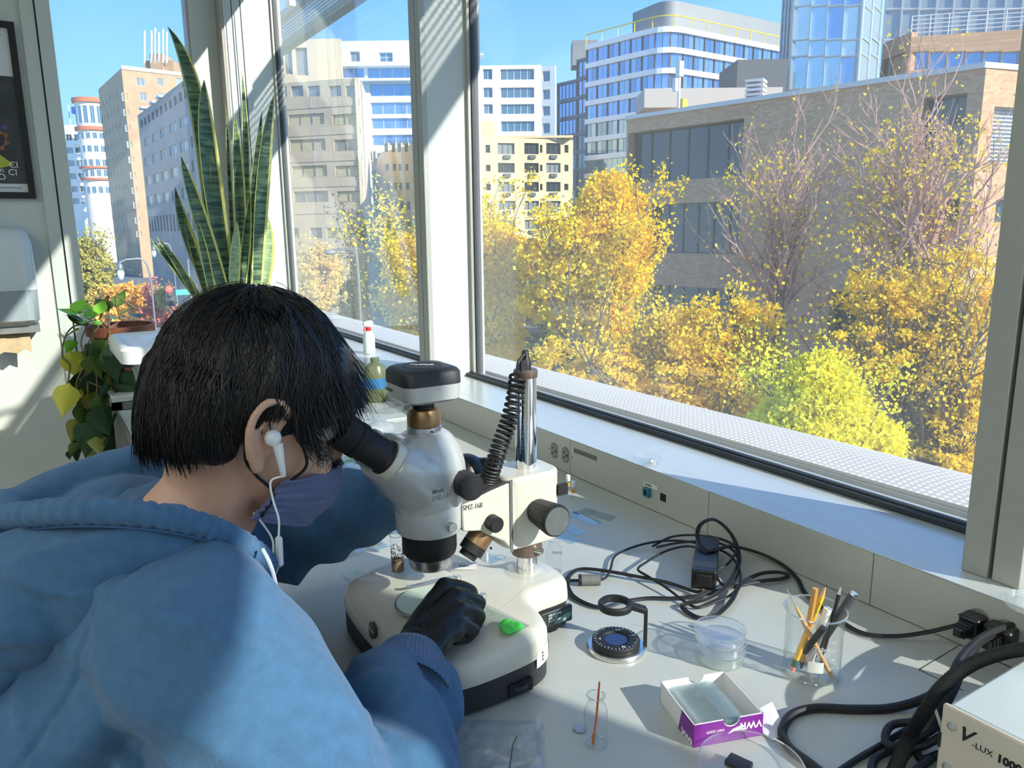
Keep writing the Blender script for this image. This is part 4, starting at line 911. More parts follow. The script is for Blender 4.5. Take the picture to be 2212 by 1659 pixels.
# arm and ring holder
m = MB(); sil = [(.505,.969),(.470,.962),(.430,.952),(.430,.917),(.456,.912),(.470,.902),(.490,.890),(.502,.874),(.512,.874)]
m.loft([[Vector((x,MY+s,z)) for x,z in sil] for s in (-.031,-.029,.029,.031)]); arm = ab(m,'arm',M_cream,ms_,bevel=.003)
ab(MB().box((.452,MY-.020,.9575),(.492,MY+.018,.9685)),'arm_recess',M_slot,ms_)
ab(MB().lathe([(.036,0),(.0405,.002),(.042,.006),(.042,.040),(.038,.046)],(.398,MY,.917),n=48),'ring_holder',M_pearl,ms_)
ab(MB().cyl((.470,MY-.030,.8855),(.470,MY-.032,.8855),.0016,n=10),'screw',M_slot,ms_)
t_ = ony(1000,1100,MY-.0318)
text_mesh('SMZ-168',.0095,M_print,ms_,frame(Vector((t_.x,MY-.0316,t_.z-.002))-ms_.location,(1,0,-.05),(0,-1,0)),xs=.8,name='print')
s_ = ony(968,1133,MY-.036); ab(MB().lathe([(.0035,0),(.0035,.006),(.0062,.0065),(.0062,.014),(.0055,.0155)],(s_.x,MY-.034,s_.z),(0,-1,0),18),'clamp_screw',M_silver,ms_)
s_ = ony(1066,1130,MY-.036); ab(MB().lathe([(.009,0),(.0105,.001),(.0105,.014),(.009,.016),(0,.016)],(s_.x,MY-.030,s_.z),(0,-1,0),24),'clamp_knob',M_rub,ms_)
# objective
ab(MB().lathe([(.0345,0),(.0345,-.024),(.0330,-.030),(.030,-.033)],(.398,MY,.918),n=48),'objective',M_rub,ms_)
ob = ab(MB().lathe([(.0285,0),(.0285,-.004),(.0270,-.005),(.0270,-.013),(.0255,-.0165),(.022,-.0165)],(.398,MY,.886),n=48),'objective_ring',M_silver,ms_)
ab(MB().lathe([(.0,0),(.0225,.0)],(.398,MY,.873),n=32,cap=False),'front_lens',P_dark,ms_)
# lamp under the arm
la, lb_ = Vector((.482,MY-.010,.914)), Vector((.446,MY-.010,.872)); ax = (lb_-la)
ab(MB().lathe([(.014,0),(.0165,.004),(.0165,.036)],la,ax,28),'lamp_barrel',M_gold,ms_); ab(MB().lathe([(.0165,.036),(.0165,.048),(.012,.049),(.012,.056)],la,ax,28),'lamp_nose',M_rub,ms_)
# optical head: one moulded body
m = MB()
def ell(c, u, w, ru, rw, n=24): c = Vector(c); u = Vector(u).normalized(); w = Vector(w).normalized(); return [c+u*ru*math.cos(2*PI*k/n)+w*rw*math.sin(2*PI*k/n) for k in range(n)]
m.loft([ell((.397,MY,z),(1,0,0),(0,1,0),a,b) for z,a,b in ((.945,.041,.041),(.965,.046,.044),(.985,.052,.045),(1.005,.050,.043),(1.025,.044,.038),(1.040,.034,.031),(1.0465,.026,.026))])
dd = Vector((-.061,0,.048)).normalized(); uu = Vector((.048,0,.061)).normalized()
m.loft([ell(Vector((.408,MY,.969))+dd*s,(0,1,0),uu,a,b) for s,a,b in ((0,.040,.034),(.03,.050,.044),(.055,.058,.040),(.078,.061,.034),(.090,.0605,.030))])
hb = remeshed(m,.0028,10,.6); head_o = abm(hb,'optical_head',M_pearl,ms_)
for sy in (-.031,.031):
    o = Vector((.338,MY+sy,1.0255))
    ab(MB().lathe([(.0235,-.004),(.0245,.003),(.0235,.008),(.021,.009)],o,dd,36),'tube_mouth',M_cream,ms_)
    e1 = ab(MB().lathe([(.0215,.006),(.0215,.012),(.0195,.014),(.0195,.046),(.0190,.047)],o,dd,36),'eyepiece_tube',M_rub,ms_)
    ab(MB().lathe([(.0190,.046),(.0212,.048),(.0212,.056),(.0200,.057),(.0208,.059),(.0215,.068),(.0222,.078),(.0180,.079),(.0165,.070),(0,.069)],o,dd,36),'eyecup',pm('eyecup_rubber',S(18,19,21),.7),e1)
# trinocular port and camera
ab(MB().lathe([(.021,0),(.0215,.001),(.0215,.009),(.020,.010)],(.396,MY,1.0445),n=40),'port_ring',M_silver,ms_)
ab(MB().lathe([(.0205,0),(.0208,.001),(.0208,.014),(.018,.020),(.0145,.0215)],(.396,MY,1.0545),n=40),'port_adapter',M_gold,ms_)
ab(MB().cyl((.396,MY-.0214,1.0495),(.396,MY-.0219,1.0495),.0014,n=10),'set_screw',M_slot,ms_)
ab(MB().cyl((.396,MY,1.0755),(.396,MY,1.0845),.0135,n=32),'camera_neck',M_rub,ms_)
cxy = (.359,MY-.036,.434,MY+.036)
m = MB().loft([[Vector((x,y,z)) for x,y in rrect(cxy[0]+i,cxy[1]+i,cxy[2]-i,cxy[3]-i,.014,5)] for z,i in ((1.084,.014),(1.0865,.006),(1.090,.001),(1.106,0),(1.1085,.0))]); ab(m,'camera_body',M_pearl,ms_,smooth=50)
m = MB().loft([[Vector((x,y,z)) for x,y in rrect(cxy[0]+i,cxy[1]+i,cxy[2]-i,cxy[3]-i,.014,5)] for z,i in ((1.1085,-.0005),(1.122,-.0002),(1.126,.0025),(1.128,.007))]); cl = ab(m,'camera_lid',M_char,ms_,smooth=50)
ab(MB().lathe([(.024,.0),(.024,.0006),(.0225,.0004),(0,.0003)],(.396,MY,1.1278),n=40),'lid_disc',M_rub,cl); 
text_mesh('Moticam',.0085,M_pwhite,ms_,frame(Vector((.383,MY+.010,1.1286))-ms_.location,(.75,-.5,0),(0,0,1)),name='print',shear=.2)
text_mesh('2500 5.0M',.005,M_print,ms_,frame(Vector((.3588,MY+.028,1.098))-ms_.location,(0,-1,0),(-1,0,0)),name='print')
# zoom knobs
zc_ = ony(985,1045,MY-.043)
for s in (-1,1):
    c = (.428,MY+s*.036,.984); knob(c,(0,s,0),.0165,.0165,.026,M_rub,14,'zoom_knob')
# printed name on the head, laid on the surface
from mathutils.bvhtree import BVHTree
bv = BVHTree.FromPolygons([tuple(v.co) for v in hb.vertices],[tuple(p.vertices) for p in hb.polygons])
def lay_on(o, root, direction, lift=.0003):
    d = Vector(direction); M = Matrix.Translation(root.location)@o.matrix_local; Mi = M.inverted()
    for v in o.data.vertices:
        w = M@v.co; h = bv.ray_cast(w-d*.2, d)
        if h[0] is not None: v.co = Mi@(h[0]-d*(lift))
    return o
for tx, sz, px, py, sh_, bo in (('Motic',.0072,921,1060,.25,.0002),('SMZ-171',.0074,920,1075,0,0)):
    p = ony(px,py,MY-.045); o = text_mesh(tx,sz,M_print,ms_,frame(Vector((p.x,MY-.06,p.z))-ms_.location,(1,0,.02),(0,-1,0)),shear=sh_,name='print',bold=bo,xs=.95); lay_on(o,ms_,(0,1,0))
# coiled cord from the lamp up to the pole top
pa = [Vector((.478,MY-.008,.962)),Vector((.484,MY-.014,.985)),Vector((.494,MY-.020,1.02)),Vector((.506,MY-.022,1.05)),Vector((.518,MY-.018,1.08)),Vector((.527,MY-.010,1.102))]
ctr = spline(pa,40); hel = []; ph = 0
for i, p in enumerate(ctr):
    u_ = i/len(ctr); T = (ctr[min(i+1,len(ctr)-1)]-ctr[max(i-1,0)]).normalized(); a = T.cross(Vector((0,1,0))).normalized(); b = T.cross(a)
    ph += 2*PI*(.165-.09*u_)
    hel.append((p,a,b,ph))
fine = []
for i in range(len(hel)-1):
    for j in range(3):
        f = j/3; p = hel[i][0].lerp(hel[i+1][0],f); ph = hel[i][3]*(1-f)+hel[i+1][3]*f; fine.append(p+(hel[i][1]*math.cos(ph)+hel[i][2]*math.sin(ph))*.0100)
fine += spline([fine[-1],Vector((.530,MY-.006,1.118)),Vector((.541,MY-.004,1.128)),Vector((.546,MY+.002,1.122)),Vector((.548,PY,1.110))],6)[1:]
ab(MB().tube(fine,.0021,6),'coiled_cord',M_rub,ms_)
ab(MB().lathe([(.0075,0),(.0075,.012),(.0055,.015),(.0045,.024),(.003,.026)],(PX,PY,1.106),n=16),'cord_plug',M_rub,ms_)
ab(MB().box((PX-.013,PY-.010,1.106),(PX-.004,PY-.001,1.121)),'plug_tab',M_rub,ms_)

# ================================================================== THINGS ON THE MICROSCOPE AND COUNTER
DZ = .75
def vessel(name, label, cat, c, prof, mat=G_clear, group=None, n=28):
    t = thing(name, label, cat, c, group); MB().lathe(prof, n=n, cap=False).build('glass', mat, t)
    zt_ = max(h for r,h in prof); rt2 = max(r for r,h in prof if h > zt_*.95); MB().tube([(rt2*math.cos(2*PI*k/n),rt2*math.sin(2*PI*k/n),zt_) for k in range(n)],rt2*.07,6,True).build('rim',G_edge,t); r0_ = max(r for r,h in prof if h < zt_*.2)
    MB().tube([(r0_*.93*math.cos(2*PI*k/n),r0_*.93*math.sin(2*PI*k/n),.0013) for k in range(n)],r0_*.06,6,True).build('foot_ring',G_edge,t); return t
c = onz(860,1234,BT); sv = vessel('specimen_vial','clear vial half full of dark soil standing on the microscope base','vial',(c.x,c.y,BT),[(0,.0004),(.0088,.0004),(.0093,.0015),(.0093,.052),(.0098,.0525),(.0098,.054),(.0088,.054)])
M_soil = pm('soil',S(104,88,70),.95,var=.6,scale=260,bump=.5,bscale=600)
MB().lathe([(0,.001),(.0084,.001),(.0086,.014),(.0082,.018),(0,.0195)],n=24).build('soil',M_soil,sv)
q = MB(); rg2 = random.Random(5)
for k in range(150):
    a = rg2.uniform(0,2*PI); z = .018+.020*rg2.random()**1.6; q.ball((.0086*math.cos(a),.0086*math.sin(a),z),rg2.uniform(.0004,.0011),6,4)
tag(q.build('soil_specks',M_soil,sv),kind='stuff')
for i, (px,py) in enumerate(((1227,1062),(1238,1076))):
    c = onz(px,py); t = vessel('small_vial','tiny capped vial with amber drop, %s by the ledge' % ('the left one' if i == 0 else 'the right one'),'vial',c,[(0,.0003),(.0042,.0003),(.0045,.001),(.0045,.026),(.0040,.029)],group='tiny vials',n=18)
    MB().lathe([(0,.012),(.004,.012),(.0042,.019),(0,.019)],n=16).build('contents',pm('amber',S(214,166,70),.3),t); MB().lathe([(.0044,.024),(.0046,.025),(.0046,.035),(.0038,.0365),(0,.0365)],n=18).build('cap',pm('milky_cap',S(226,230,228),.4),t)
def bottle(px,py,label,r=.0125,h=.0575,group='small clear bottles'):
    c = onz(px,py); return vessel('glass_bottle',label,'bottle',c,[(0,.0012),(r*.85,.0006),(r,.003),(r,h*.70),(r*.86,h*.79),(r*.62,h*.83),(r*.58,h*.90),(r*.74,h*.92),(r*.76,h*.97),(r*.70,h),(r*.56,h*.99),(r*.54,h*.9)],group=group)
b1 = bottle(1197,1236,'clear glass bottle behind the microscope base, scribbled black writing on its shoulder',.0125,.055)
text_mesh('Navy',.008,M_print,b1,frame((-.010,-.0078,.036),(.8,-.6,.1),(-.6,-.8,0)),name='writing')
b2 = bottle(1286,1606,'clear glass bottle with a red stick in it, front of the counter')
rs_ = thing('red_stick','thin orange-red stick standing in the front glass bottle','stick',onz(1284,1604)+Vector((0,0,.001)))
tp = Vector((.009,.004,.0655)); MB().tube([Vector((-.004,-.003,.0012)),tp*.5,tp],[.0011,.0013,.0010],8).build('shaft',pm('red_stick',S(206,96,62),.6),rs_); MB().tube([Vector((-.0045,-.0032,.0006)),Vector((-.003,-.002,.012))],.0016,8).build('tip',pm('stick_tip',S(190,110,60),.6),rs_)
c = onz(1252,1577); cp = thing('bottle_cap','small clear cap lying by the front glass bottle','cap',c); MB().lathe([(.0075,0),(.0082,.001),(.0082,.006),(.0070,.007),(.0068,.003),(0,.003)],n=24).build('rim',G_plastic,cp); MB().lathe([(0,.0005),(.006,.0005),(.006,.0015),(0,.0016)],n=20).build('liner',pm('liner_blue',S(150,165,190),.4),cp)
# green clay on its slide
def slide(c, ang, label, z=DZ, mat=G_slide, group='loose glass slides', w=.026, l=.076):
    t = MB().box((-l/2,-w/2,0),(l/2,w/2,.0011)).build('glass_slide',mat,loc=(c.x,c.y,z+.0002),rot=(0,0,ang)); return tag(t,label,'slide',group)
a = onz(1040,1316,BT); b = onz(1112,1352,BT); d = b-a; sc_ = (a+b)/2; slide(sc_,math.atan2(d.y,d.x),'glass slide under the green clay on the microscope base',BT-.0005,l=.085)
ccl = onz(1101,1353,BT+.003); m = MB(); rc = random.Random(9)
for k in range(9): m.ball(ccl+Vector((rc.uniform(-.009,.009),rc.uniform(-.009,.009),rc.uniform(-.001,.003))),(rc.uniform(.005,.009),rc.uniform(.005,.009),rc.uniform(.003,.0045)),12,8)
m.ball(ccl,(.014,.014,.0035)); me = remeshed(m,.0012,4,.5); me.materials.append(pm('green_clay',S(78,214,88),.55,var=.06,scale=90)); me.transform(Matrix.Translation(-ccl)); cy = bpy.data.objects.new('modelling_clay',me); col.objects.link(cy); cy.location = ccl; tag(cy,'lump of bright green modelling clay on the microscope base','clay')
# loose slides: centre, a point along the long side, description
for (x,y,x2,y2,lab) in ((727,1190,757,1218,'blue-tinted glass slide left of the soil vial, outer of two'),(757,1181,790,1206,'blue-tinted glass slide left of the soil vial, inner of two'),(808,1172,838,1196,'smeared glass slide just behind the soil vial'),(765,1243,752,1248,'small glass slide at the far corner of the microscope base'),
    (790,1128,850,1138,'glass slide below the dark blue sleeve'),(830,1148,865,1150,'glass slide half under the black objective'),(1040,1200,1075,1214,'white backed slide under the microscope arm'),
    (1228,1140,1262,1158,'slide in the row behind the focus knob, left one'),(1212,1158,1235,1168,'slide in the row behind the focus knob, front one'),(1262,1120,1300,1138,'slide with black ink marks in the row behind the focus knob'),(1290,1112,1325,1122,'faint clear slide at the right end of the row behind the focus knob')):
    a = onz(x,y); b = onz(x2,y2); d = b-a; i = slide(a,math.atan2(d.y,d.x),lab,DZ+.0008*random.random(),l=.076 if 'small' not in lab else .03)
    if 'ink' in lab: text_mesh('NS-E',.008,M_slot,i,frame((-.036,0.0,.0013),(1,0,0),(0,0,1)),name='ink')
    if 'smeared' in lab: MB().box((-.03,-.010,.0012),(.02,.009,.0014)).build('smear',clear('smear_film',(.7,.74,.68),.6,1.4,dust=.2,dscale=150),i)
c = onz(1003,1223,BT); pc = MB().box((-.017,-.011,0),(.017,.011,.0006)).build('paper_label',pm('label_paper',S(230,230,226),.7),loc=(c.x,c.y,BT+.0002),rot=(0,0,-.6)); tag(pc,'small white paper label reading C#1 on the microscope base','label'); text_mesh('C#1',.009,M_slot,pc,frame((-.008,-.004,.0008),(1,0,0),(0,0,1)),name='print')
# folding magnifier on a silver foot
c = onz(1330,1400); mg = thing('stand_magnifier','black folding magnifier with scale dial on a round silver foot','magnifier',c)
MB().lathe([(.036,0),(.038,.001),(.038,.004),(.036,.006),(.0,.006)],n=48).build('foot',M_silver,mg)
dl = MB().lathe([(.030,.006),(.031,.0065),(.031,.0130),(.0295,.0145),(.018,.0145),(.016,.0125),(0,.0125)],n=60).build('dial',M_rub,mg)
MB().lathe([(0,.0127),(.0145,.0127)],n=32,cap=False).build('dial_glass',pane_mat('dark_blue_lens',S(40,56,92),.3),dl)
tk = MB()
for k in range(36):
    a = 2*PI*k/36; u_ = Vector((math.cos(a),math.sin(a),0)); w_ = Vector((-u_.y,u_.x,0))*.0003; L = .004 if k%3 == 0 else .0025; z = Vector((0,0,.0147)); tk.quad(u_*.0288-w_+z,u_*.0288+w_+z,u_*(.0288-L)+w_+z,u_*(.0288-L)-w_+z)
tk.build('scale_marks',M_pwhite,dl,smooth=None)
for ang, tx in ((2.6,'0'),(-1.9,'90'),(-.2,'180'),(.9,'270')): text_mesh(tx,.005,M_pwhite,mg,frame((math.cos(ang)*.0215-.002,math.sin(ang)*.0215-.002,.0147),(.84,-.54,0),(0,0,1)),name='numeral')
ar = Vector((.8,-.6,0))*.0335+Vector((.004,-.002,0))
MB().box((-.0022,-.004,0),(.0022,.004,.052)).build('post',M_rub,mg,loc=(ar.x,ar.y,.004),rot=(0,0,math.atan2(-.6,.8)),bevel=.0006)
lc = Vector((-.001,.001,.0565)); MB().lathe([(.0165,0),(.0215,.0),(.0225,.002),(.0225,.007),(.0205,.009),(.0165,.008),(.0160,.004),(.0165,0)],lc,n=48,cap=False).build('lens_ring',M_rub,mg)
MB().lathe([(0,.0055),(.010,.005),(.0162,.003)],lc,n=32,cap=False).build('lens',G_clear,mg); MB().bar(lc+Vector((.8,-.6,0))*.020+Vector((0,0,.004)),ar+Vector((0,0,.0545)),.012,.007).build('hinge',M_rub,mg,bevel=.001)
# stack of petri dishes
c0_ = onz(1556,1424)
for k in range(3):
    r = (.030,.031,.0315)[k]; off = ((0,0),(.0012,.001),(-.0008,.0016))[k]
    t = thing('petri_dish','clear petri dish, %s of the stack of three' % ('bottom','middle','top')[k],'petri dish',(c0_.x+off[0],c0_.y+off[1],DZ+.0005+.0142*k),'stacked petri dishes')
    MB().lathe([(0,.0006),(r*.93,.0006),(r*.95,.0002),(r*.95,.011),(r*.93,.011),(r*.93,.0014),(0,.0014)],n=44).build('dish',G_plastic,t); MB().lathe([(r,.004),(r,.0134),(r*.985,.0138),(0,.0138)],n=44,cap=False).build('lid',G_plastic,t)
    for z_,q_ in ((.0134,1.0),(.001,.95)): MB().tube([(r*q_*math.cos(2*PI*k2/44),r*q_*math.sin(2*PI*k2/44),z_) for k2 in range(44)],.0008,6,True).build('rim',G_edge,t)
c = onz(1398,1000,.832); t = thing('petri_dish','clear petri dish with a small white specimen on the window ledge','petri dish',c,'loose petri dishes'); MB().lathe([(0,.0006),(.026,.0006),(.0275,.002),(.0275,.0145),(.0262,.0145),(.0262,.002),(0,.0016)],n=44).build('dish',G_plastic,t); MB().ball((.004,-.008,.0045),(.004,.004,.003)).build('specimen',pm('ivory',S(226,216,186),.6),t)
for k,(px,py,z_) in enumerate(((852,868,.75),(842,888,.75))):
    c = onz(px,py,z_); t = thing('petri_dish',('tall clear dish behind the camera of the microscope','low clear dish in front of the tall dish behind the microscope')[k],'petri dish',c,'loose petri dishes'); h = (.045,.02)[k]; r = (.030,.045)[k]; MB().lathe([(0,.0006),(r,.0006),(r,h),(r*.96,h),(r*.96,.002),(0,.0016)],n=40).build('dish',G_plastic,t)
c = onz(1622,1672); t = thing('petri_dish','wide shallow clear dish with a dark clip in it, at the bottom edge','petri dish',c,'loose petri dishes'); MB().lathe([(0,.0008),(.048,.0008),(.050,.003),(.052,.012),(.0505,.012),(.0485,.004),(0,.0022)],n=56).build('dish',G_plastic,t); MB().tube([(.0515*math.cos(2*PI*k2/56),.0515*math.sin(2*PI*k2/56),.012) for k2 in range(56)],.0008,6,True).build('rim',G_edge,t)
cl_ = tag(MB().box((-.008,-.012,0),(.008,.012,.006)).build('dark_clip',M_char,loc=c+Vector((-.004,.0125,.0026)),rot=(0,0,.3),bevel=.001),'small dark clip lying in the wide shallow dish','clip')
c = onz(2190,1300,.832); t = thing('petri_dish','clear dish at the right end of the window ledge','petri dish',(c.x,c.y-.02,.832),'loose petri dishes'); MB().lathe([(0,.0006),(.026,.0006),(.028,.002),(.028,.012),(.0268,.012),(.0262,.002),(0,.0016)],n=44).build('dish',G_plastic,t)
# beaker of pencils
c = onz(1752,1452); bk = thing('beaker','glass 250 mL beaker holding pencils and tools','beaker',c)
R = .0335; MB().lathe([(0,.0008),(R*.86,.0006),(R*.97,.003),(R,.008),(R,.072),(R*1.0,.078),(R*1.05,.083),(R*1.08,.0845),(R*1.03,.0848),(R*.97,.078),(R*.97,.008),(R*.9,.0025),(0,.0022)],n=52).build('glass',G_clear,bk); MB().tube([(R*1.07*math.cos(2*PI*k/52),R*1.07*math.sin(2*PI*k/52),.0845) for k in range(52)],.0013,8,True).build('rim',G_edge,bk); MB().tube([(R*.93*math.cos(2*PI*k/52),R*.93*math.sin(2*PI*k/52),.0022) for k in range(52)],.0016,8,True).build('foot_ring',G_edge,bk)
vd = Vector((-c.x,-c.y,0)).normalized(); sd = Vector((0,0,1)).cross(vd)
def round_text(tx, size, z, s0, **k):
    o = text_mesh(tx,size,M_pwhite,bk,Matrix.Identity(4),name='print',**k)
    for v in o.data.vertices:
        a = (v.co.x+s0)/R; p = (vd*math.cos(a)+sd*math.sin(a))*(R+.0003); v.co = Vector((p.x,p.y,z+v.co.y))
round_text('250mL',.0078,.047,.001,bold=.00012); round_text('PYREX',.0072,.0405,0,bold=.00012); round_text('No. 1000',.0045,.014,.001)
for k, tx in enumerate(('200 ','150','100','50')): round_text(tx+'-',.0045,.056-.011*k,.021)
for k in range(9): round_text('-',.006,.060-.0052*k,.027)
m = MB(); m.loft([[(vd*math.cos(s/R)+sd*math.sin(s/R))*(R+.0004)+Vector((0,0,z)) for z in (.019,.021,.031,.033)] for s in (-.004,-.003,.002,.007,.0125,.0135)],closed=False); m.build('marking_patch',pm('patch_white',S(226,230,226),.6),bk)
def rod(name,label,cat,foot,tip,r,mats,segs_,group=None,n=8):
    """stick in the beaker: foot and tip as offsets from the beaker's centre; segs_ = (from, to, radius0, radius1, part name, material)"""
    f = Vector(foot); d = Vector(tip)-f; t = thing(name,label,cat,c+f,group)
    for a,b,r0_,r1_,pn,mt in segs_: MB().lathe([(r0_,0),(r1_,(b-a)*d.length)],d*a,d,n).build(pn,mt,t)
    return t
M_py = pm('pencil_yellow',S(238,184,50),.4,var=.05); M_woodp = pm('pencil_wood',S(206,160,104),.7,var=.1,scale=200); M_ferr = pm('ferrule_green',S(60,130,90),.35,.6); M_eras = pm('eraser_pink',S(214,140,130),.8); M_graph = pm('graphite',S(40,40,44),.4)
X = lambda s, f, z: tuple(sd*s+vd*f+Vector((0,0,z)))
p1_ = rod('pencil','yellow pencil with green ferrule standing point up in the beaker','pencil',X(-.022,.012,.004),X(.010,-.014,.112),.0037,None,[(0,.05,.0036,.0036,'eraser',M_eras),(.05,.13,.0039,.0039,'ferrule',M_ferr),(.13,.86,.0037,.0037,'shaft',M_py),(.86,.97,.0037,.0009,'cone',M_woodp),(.97,1,.0009,.0002,'lead',M_graph)],n=6)
d = Vector(X(.010,-.014,.112))-Vector(X(-.022,.012,.004)); nn = (vd-d.normalized()*vd.dot(d.normalized())).normalized()
text_mesh('DIXON TICONDEROGA',.0042,M_ferr,p1_,frame(d*.47+nn*.0036-d.normalized().cross(nn)*.0015*-1,d,nn),name='print',xs=.85)
rod('pencil','tan unpainted pencil standing blunt end up in the beaker','pencil',X(-.012,.002,.003),X(-.002,-.002,.110),.0038,None,[(0,.1,.0006,.0037,'point',M_graph),(.1,.62,.0037,.0037,'shaft',pm('tan_lacquer',S(196,146,78),.4)),(.62,1,.0037,.0037,'upper_shaft',pm('tan_lacquer',S(196,146,78),.4))],n=8)
rod('wooden_pick','pale wooden handled needle leaning left out of the beaker','needle',X(.024,.010,.004),X(-.034,.004,.106),.003,None,[(0,.62,.0026,.0030,'handle',M_woodp),(.62,.80,.0030,.0012,'collar',M_woodp),(.80,1,.0010,.0004,'needle',M_silver)],n=8)
rod('white_marker','white capped marker standing low in the beaker','marker',X(-.004,-.004,.006),X(.014,-.012,.082),.005,None,[(0,.6,.0048,.0048,'barrel',pm('marker_white',S(222,224,222),.4)),(.6,1,.0056,.0054,'cap',pm('marker_white',S(222,224,222),.4))],n=14)
rod('black_marker','dark grey marker leaning right out of the beaker','marker',X(-.004,-.012,.004),X(.042,-.020,.104),.0055,None,[(0,.6,.004,.0045,'barrel',M_char),(.6,.97,.0058,.0056,'cap',pm('cap_grey',S(84,86,88),.3)),(.97,1,.0050,.0044,'cap_end',M_silver)],n=16)
rod('tweezers','dark pointed tweezers standing in the beaker','tweezers',X(.008,.006,.003),X(.026,-.016,.110),.002,None,[(0,.3,.0006,.0022,'tip',M_graph),(.3,.92,.0022,.0024,'arm',M_graph),(.92,1,.0024,.0010,'end',M_silver)],n=6)
rod('black_pen','black pen lying low inside the beaker','pen',X(-.018,-.006,.006),X(.010,.016,.070),.004,None,[(0,.15,.0008,.0036,'point',M_graph),(.15,1,.0040,.0040,'barrel',M_rub)],n=12)
# slide box
bo = onz(1497,1615.3); bx_ = onz(1645.6,1588); ux = (bx_-bo); Lx = ux.length; ux.normalize(); uy = Vector((-ux.y,ux.x,0)); Ly = .082; H = .027
sbx = thing('slide_box','open purple and white cardboard box of glass slides','box',bo)
M_pur = pm('purple_print',S(118,36,140),.4,var=.06,scale=60); M_card = pm('white_card',S(222,222,222),.6,var=.02)
T = .0011
def SB(pts_, n_, th, mat, name):
    m = MB(); P = [Vector(p) for p in pts_]; n__ = Vector(n_)*th; m.loft([P,[p+n__ for p in P]]); return m.build(name,mat,sbx,smooth=None)
W3 = lambda a,b,h: ux*a+uy*b+Vector((0,0,h))
SB([W3(0,0,.0003),W3(Lx,0,.0003),W3(Lx,Ly,.0003),W3(0,Ly,.0003)],(0,0,1),T,M_card,'bottom')
def notched(b, h, n_, mat, name, th=T):
    pts_ = [W3(0,b,0),W3(Lx,b,0),W3(Lx,b,h),W3(Lx*.66,b,h)]+[W3(Lx*.54+Lx*.12*math.cos(a),b,h-.009*math.sin(a)) for a in [PI*k/8 for k in range(1,8)]]+[W3(Lx*.42,b,h),W3(0,b,h)]; return SB(pts_,n_,th,mat,name)
fp = notched(0,H,uy,M_card,'front_wall'); notched(-.0004,H-.0006,uy,M_pur,'front_print',.0003)
notched(Ly,H,-uy,M_card,'back_wall')
SB([W3(0,0,0),W3(0,Ly,0),W3(0,Ly,H),W3(0,0,H)],ux,T,M_card,'side_wall'); SB([W3(-.0004,0,0),W3(-.0004,Ly*.42,0),W3(-.0004,Ly*.42*.8,H-.0006),W3(-.0004,0,H-.0006)],ux,.0003,M_pur,'side_print')
SB([W3(Lx,0,0),W3(Lx,Ly,0),W3(Lx,Ly,H),W3(Lx,0,H)],-ux,T,M_card,'side_wall')
SB([W3(Lx+.0004,0,0),W3(Lx+.0004,Ly,0),W3(Lx+.0004,Ly,H),W3(Lx+.0004,0,H)],-ux,.0003,M_pur,'side_print')
text_mesh('VWR',.0115,M_pwhite,sbx,frame(W3(Lx*.985,-.0006,H*.72),-ux,-uy)@Matrix.Diagonal((1,1,1,1)),name='print',bold=.0003)
text_mesh('VWR',.0115,M_pwhite,sbx,frame(W3(-.0006,.002,H*.30),-Vector((0,0,0))+uy,-ux)@Matrix.Rotation(PI,4,'Z')@Matrix.Translation((-.024,-.009,0)),name='print',bold=.0003)
text_mesh('vwr.com',.006,M_pwhite,sbx,frame(W3(Lx*.44,-.0006,H*.62),-ux,-uy),name='print')
q = MB()
for k in range(7): q.tube([W3(Lx*(.50+.018*k),-.0007,H*(.36+.03*k)),W3(Lx*(.56+.02*k),-.0007,H*(.52-.02*k)),W3(Lx*(.68),-.0007,H*(.62+.01*k))],.0005,4)
q.build('emblem',M_pwhite,sbx)
fl_ = [onz(1648,1584,DZ+.002)-bo,onz(1668,1600,DZ+.001)-bo,onz(1701,1586,DZ+.001)-bo,onz(1668,1517,DZ+.010)-bo,onz(1640,1532,DZ+.008)-bo]; SB([Vector(p) for p in fl_],(0,0,1),.0008,M_card,'flap')
sm = MB().box((0,-.0005,0),(.0745,.0005,.0205)).mesh('glass_slide',clear('boxed_slide',(.88,.93,.94),1.3,1.55,dust=.12,dustcol=(.92,.96,.97)),None); ang = math.atan2(uy.y,uy.x)
for k in range(24):
    a = .006+.0022*k+.0003*random.random(); tl = .35
    o = bpy.data.objects.new('boxed_slide',sm); col.objects.link(o); o.location = bo+W3(a,.0035,.0016); o.rotation_euler = (tl if k < 14 else .25,0,ang); tag(o,'glass slide standing in the row of slides in the purple box','slide','slides in the purple box')
# clear zip bag with a bent probe
a, b = onz(973,1556), onz(1175,1556); d = b-a; Lb = d.length; d.normalize(); e = Vector((d.y,-d.x,0)); nb = 28; me_pts = []
for j in range(nb+1):
    row = []
    for i in range(nb+1):
        p = a+d*(Lb*i/nb)+e*(.16*j/nb); h = .0012+.0065*abs(noise.noise(Vector((p.x*38,p.y*38,1.7))))+.004*max(0,noise.noise(Vector((p.x*90,p.y*60,5))))
        if min(i,j,nb-i) < 2: h *= .4
        row.append(Vector((p.x,p.y,DZ+h)))
    me_pts.append(row)
bg = thing('zip_bag','clear crumpled plastic bag lying at the front of the counter','bag',a)
m = MB().loft([[p-a for p in r] for r in me_pts],closed=False); M_bag = clear('bag_film',(.88,.91,.94),1.2,1.5,dust=.28,dustcol=(.9,.93,.97),dscale=20,rough=.08); m.build('film',M_bag,bg,smooth=180)
MB().bar(d*(Lb*.94)+Vector((0,0,.003)),d*(Lb*.93)+e*.16+Vector((0,0,.003)),.006,.0012).build('seam',M_bag,bg); 
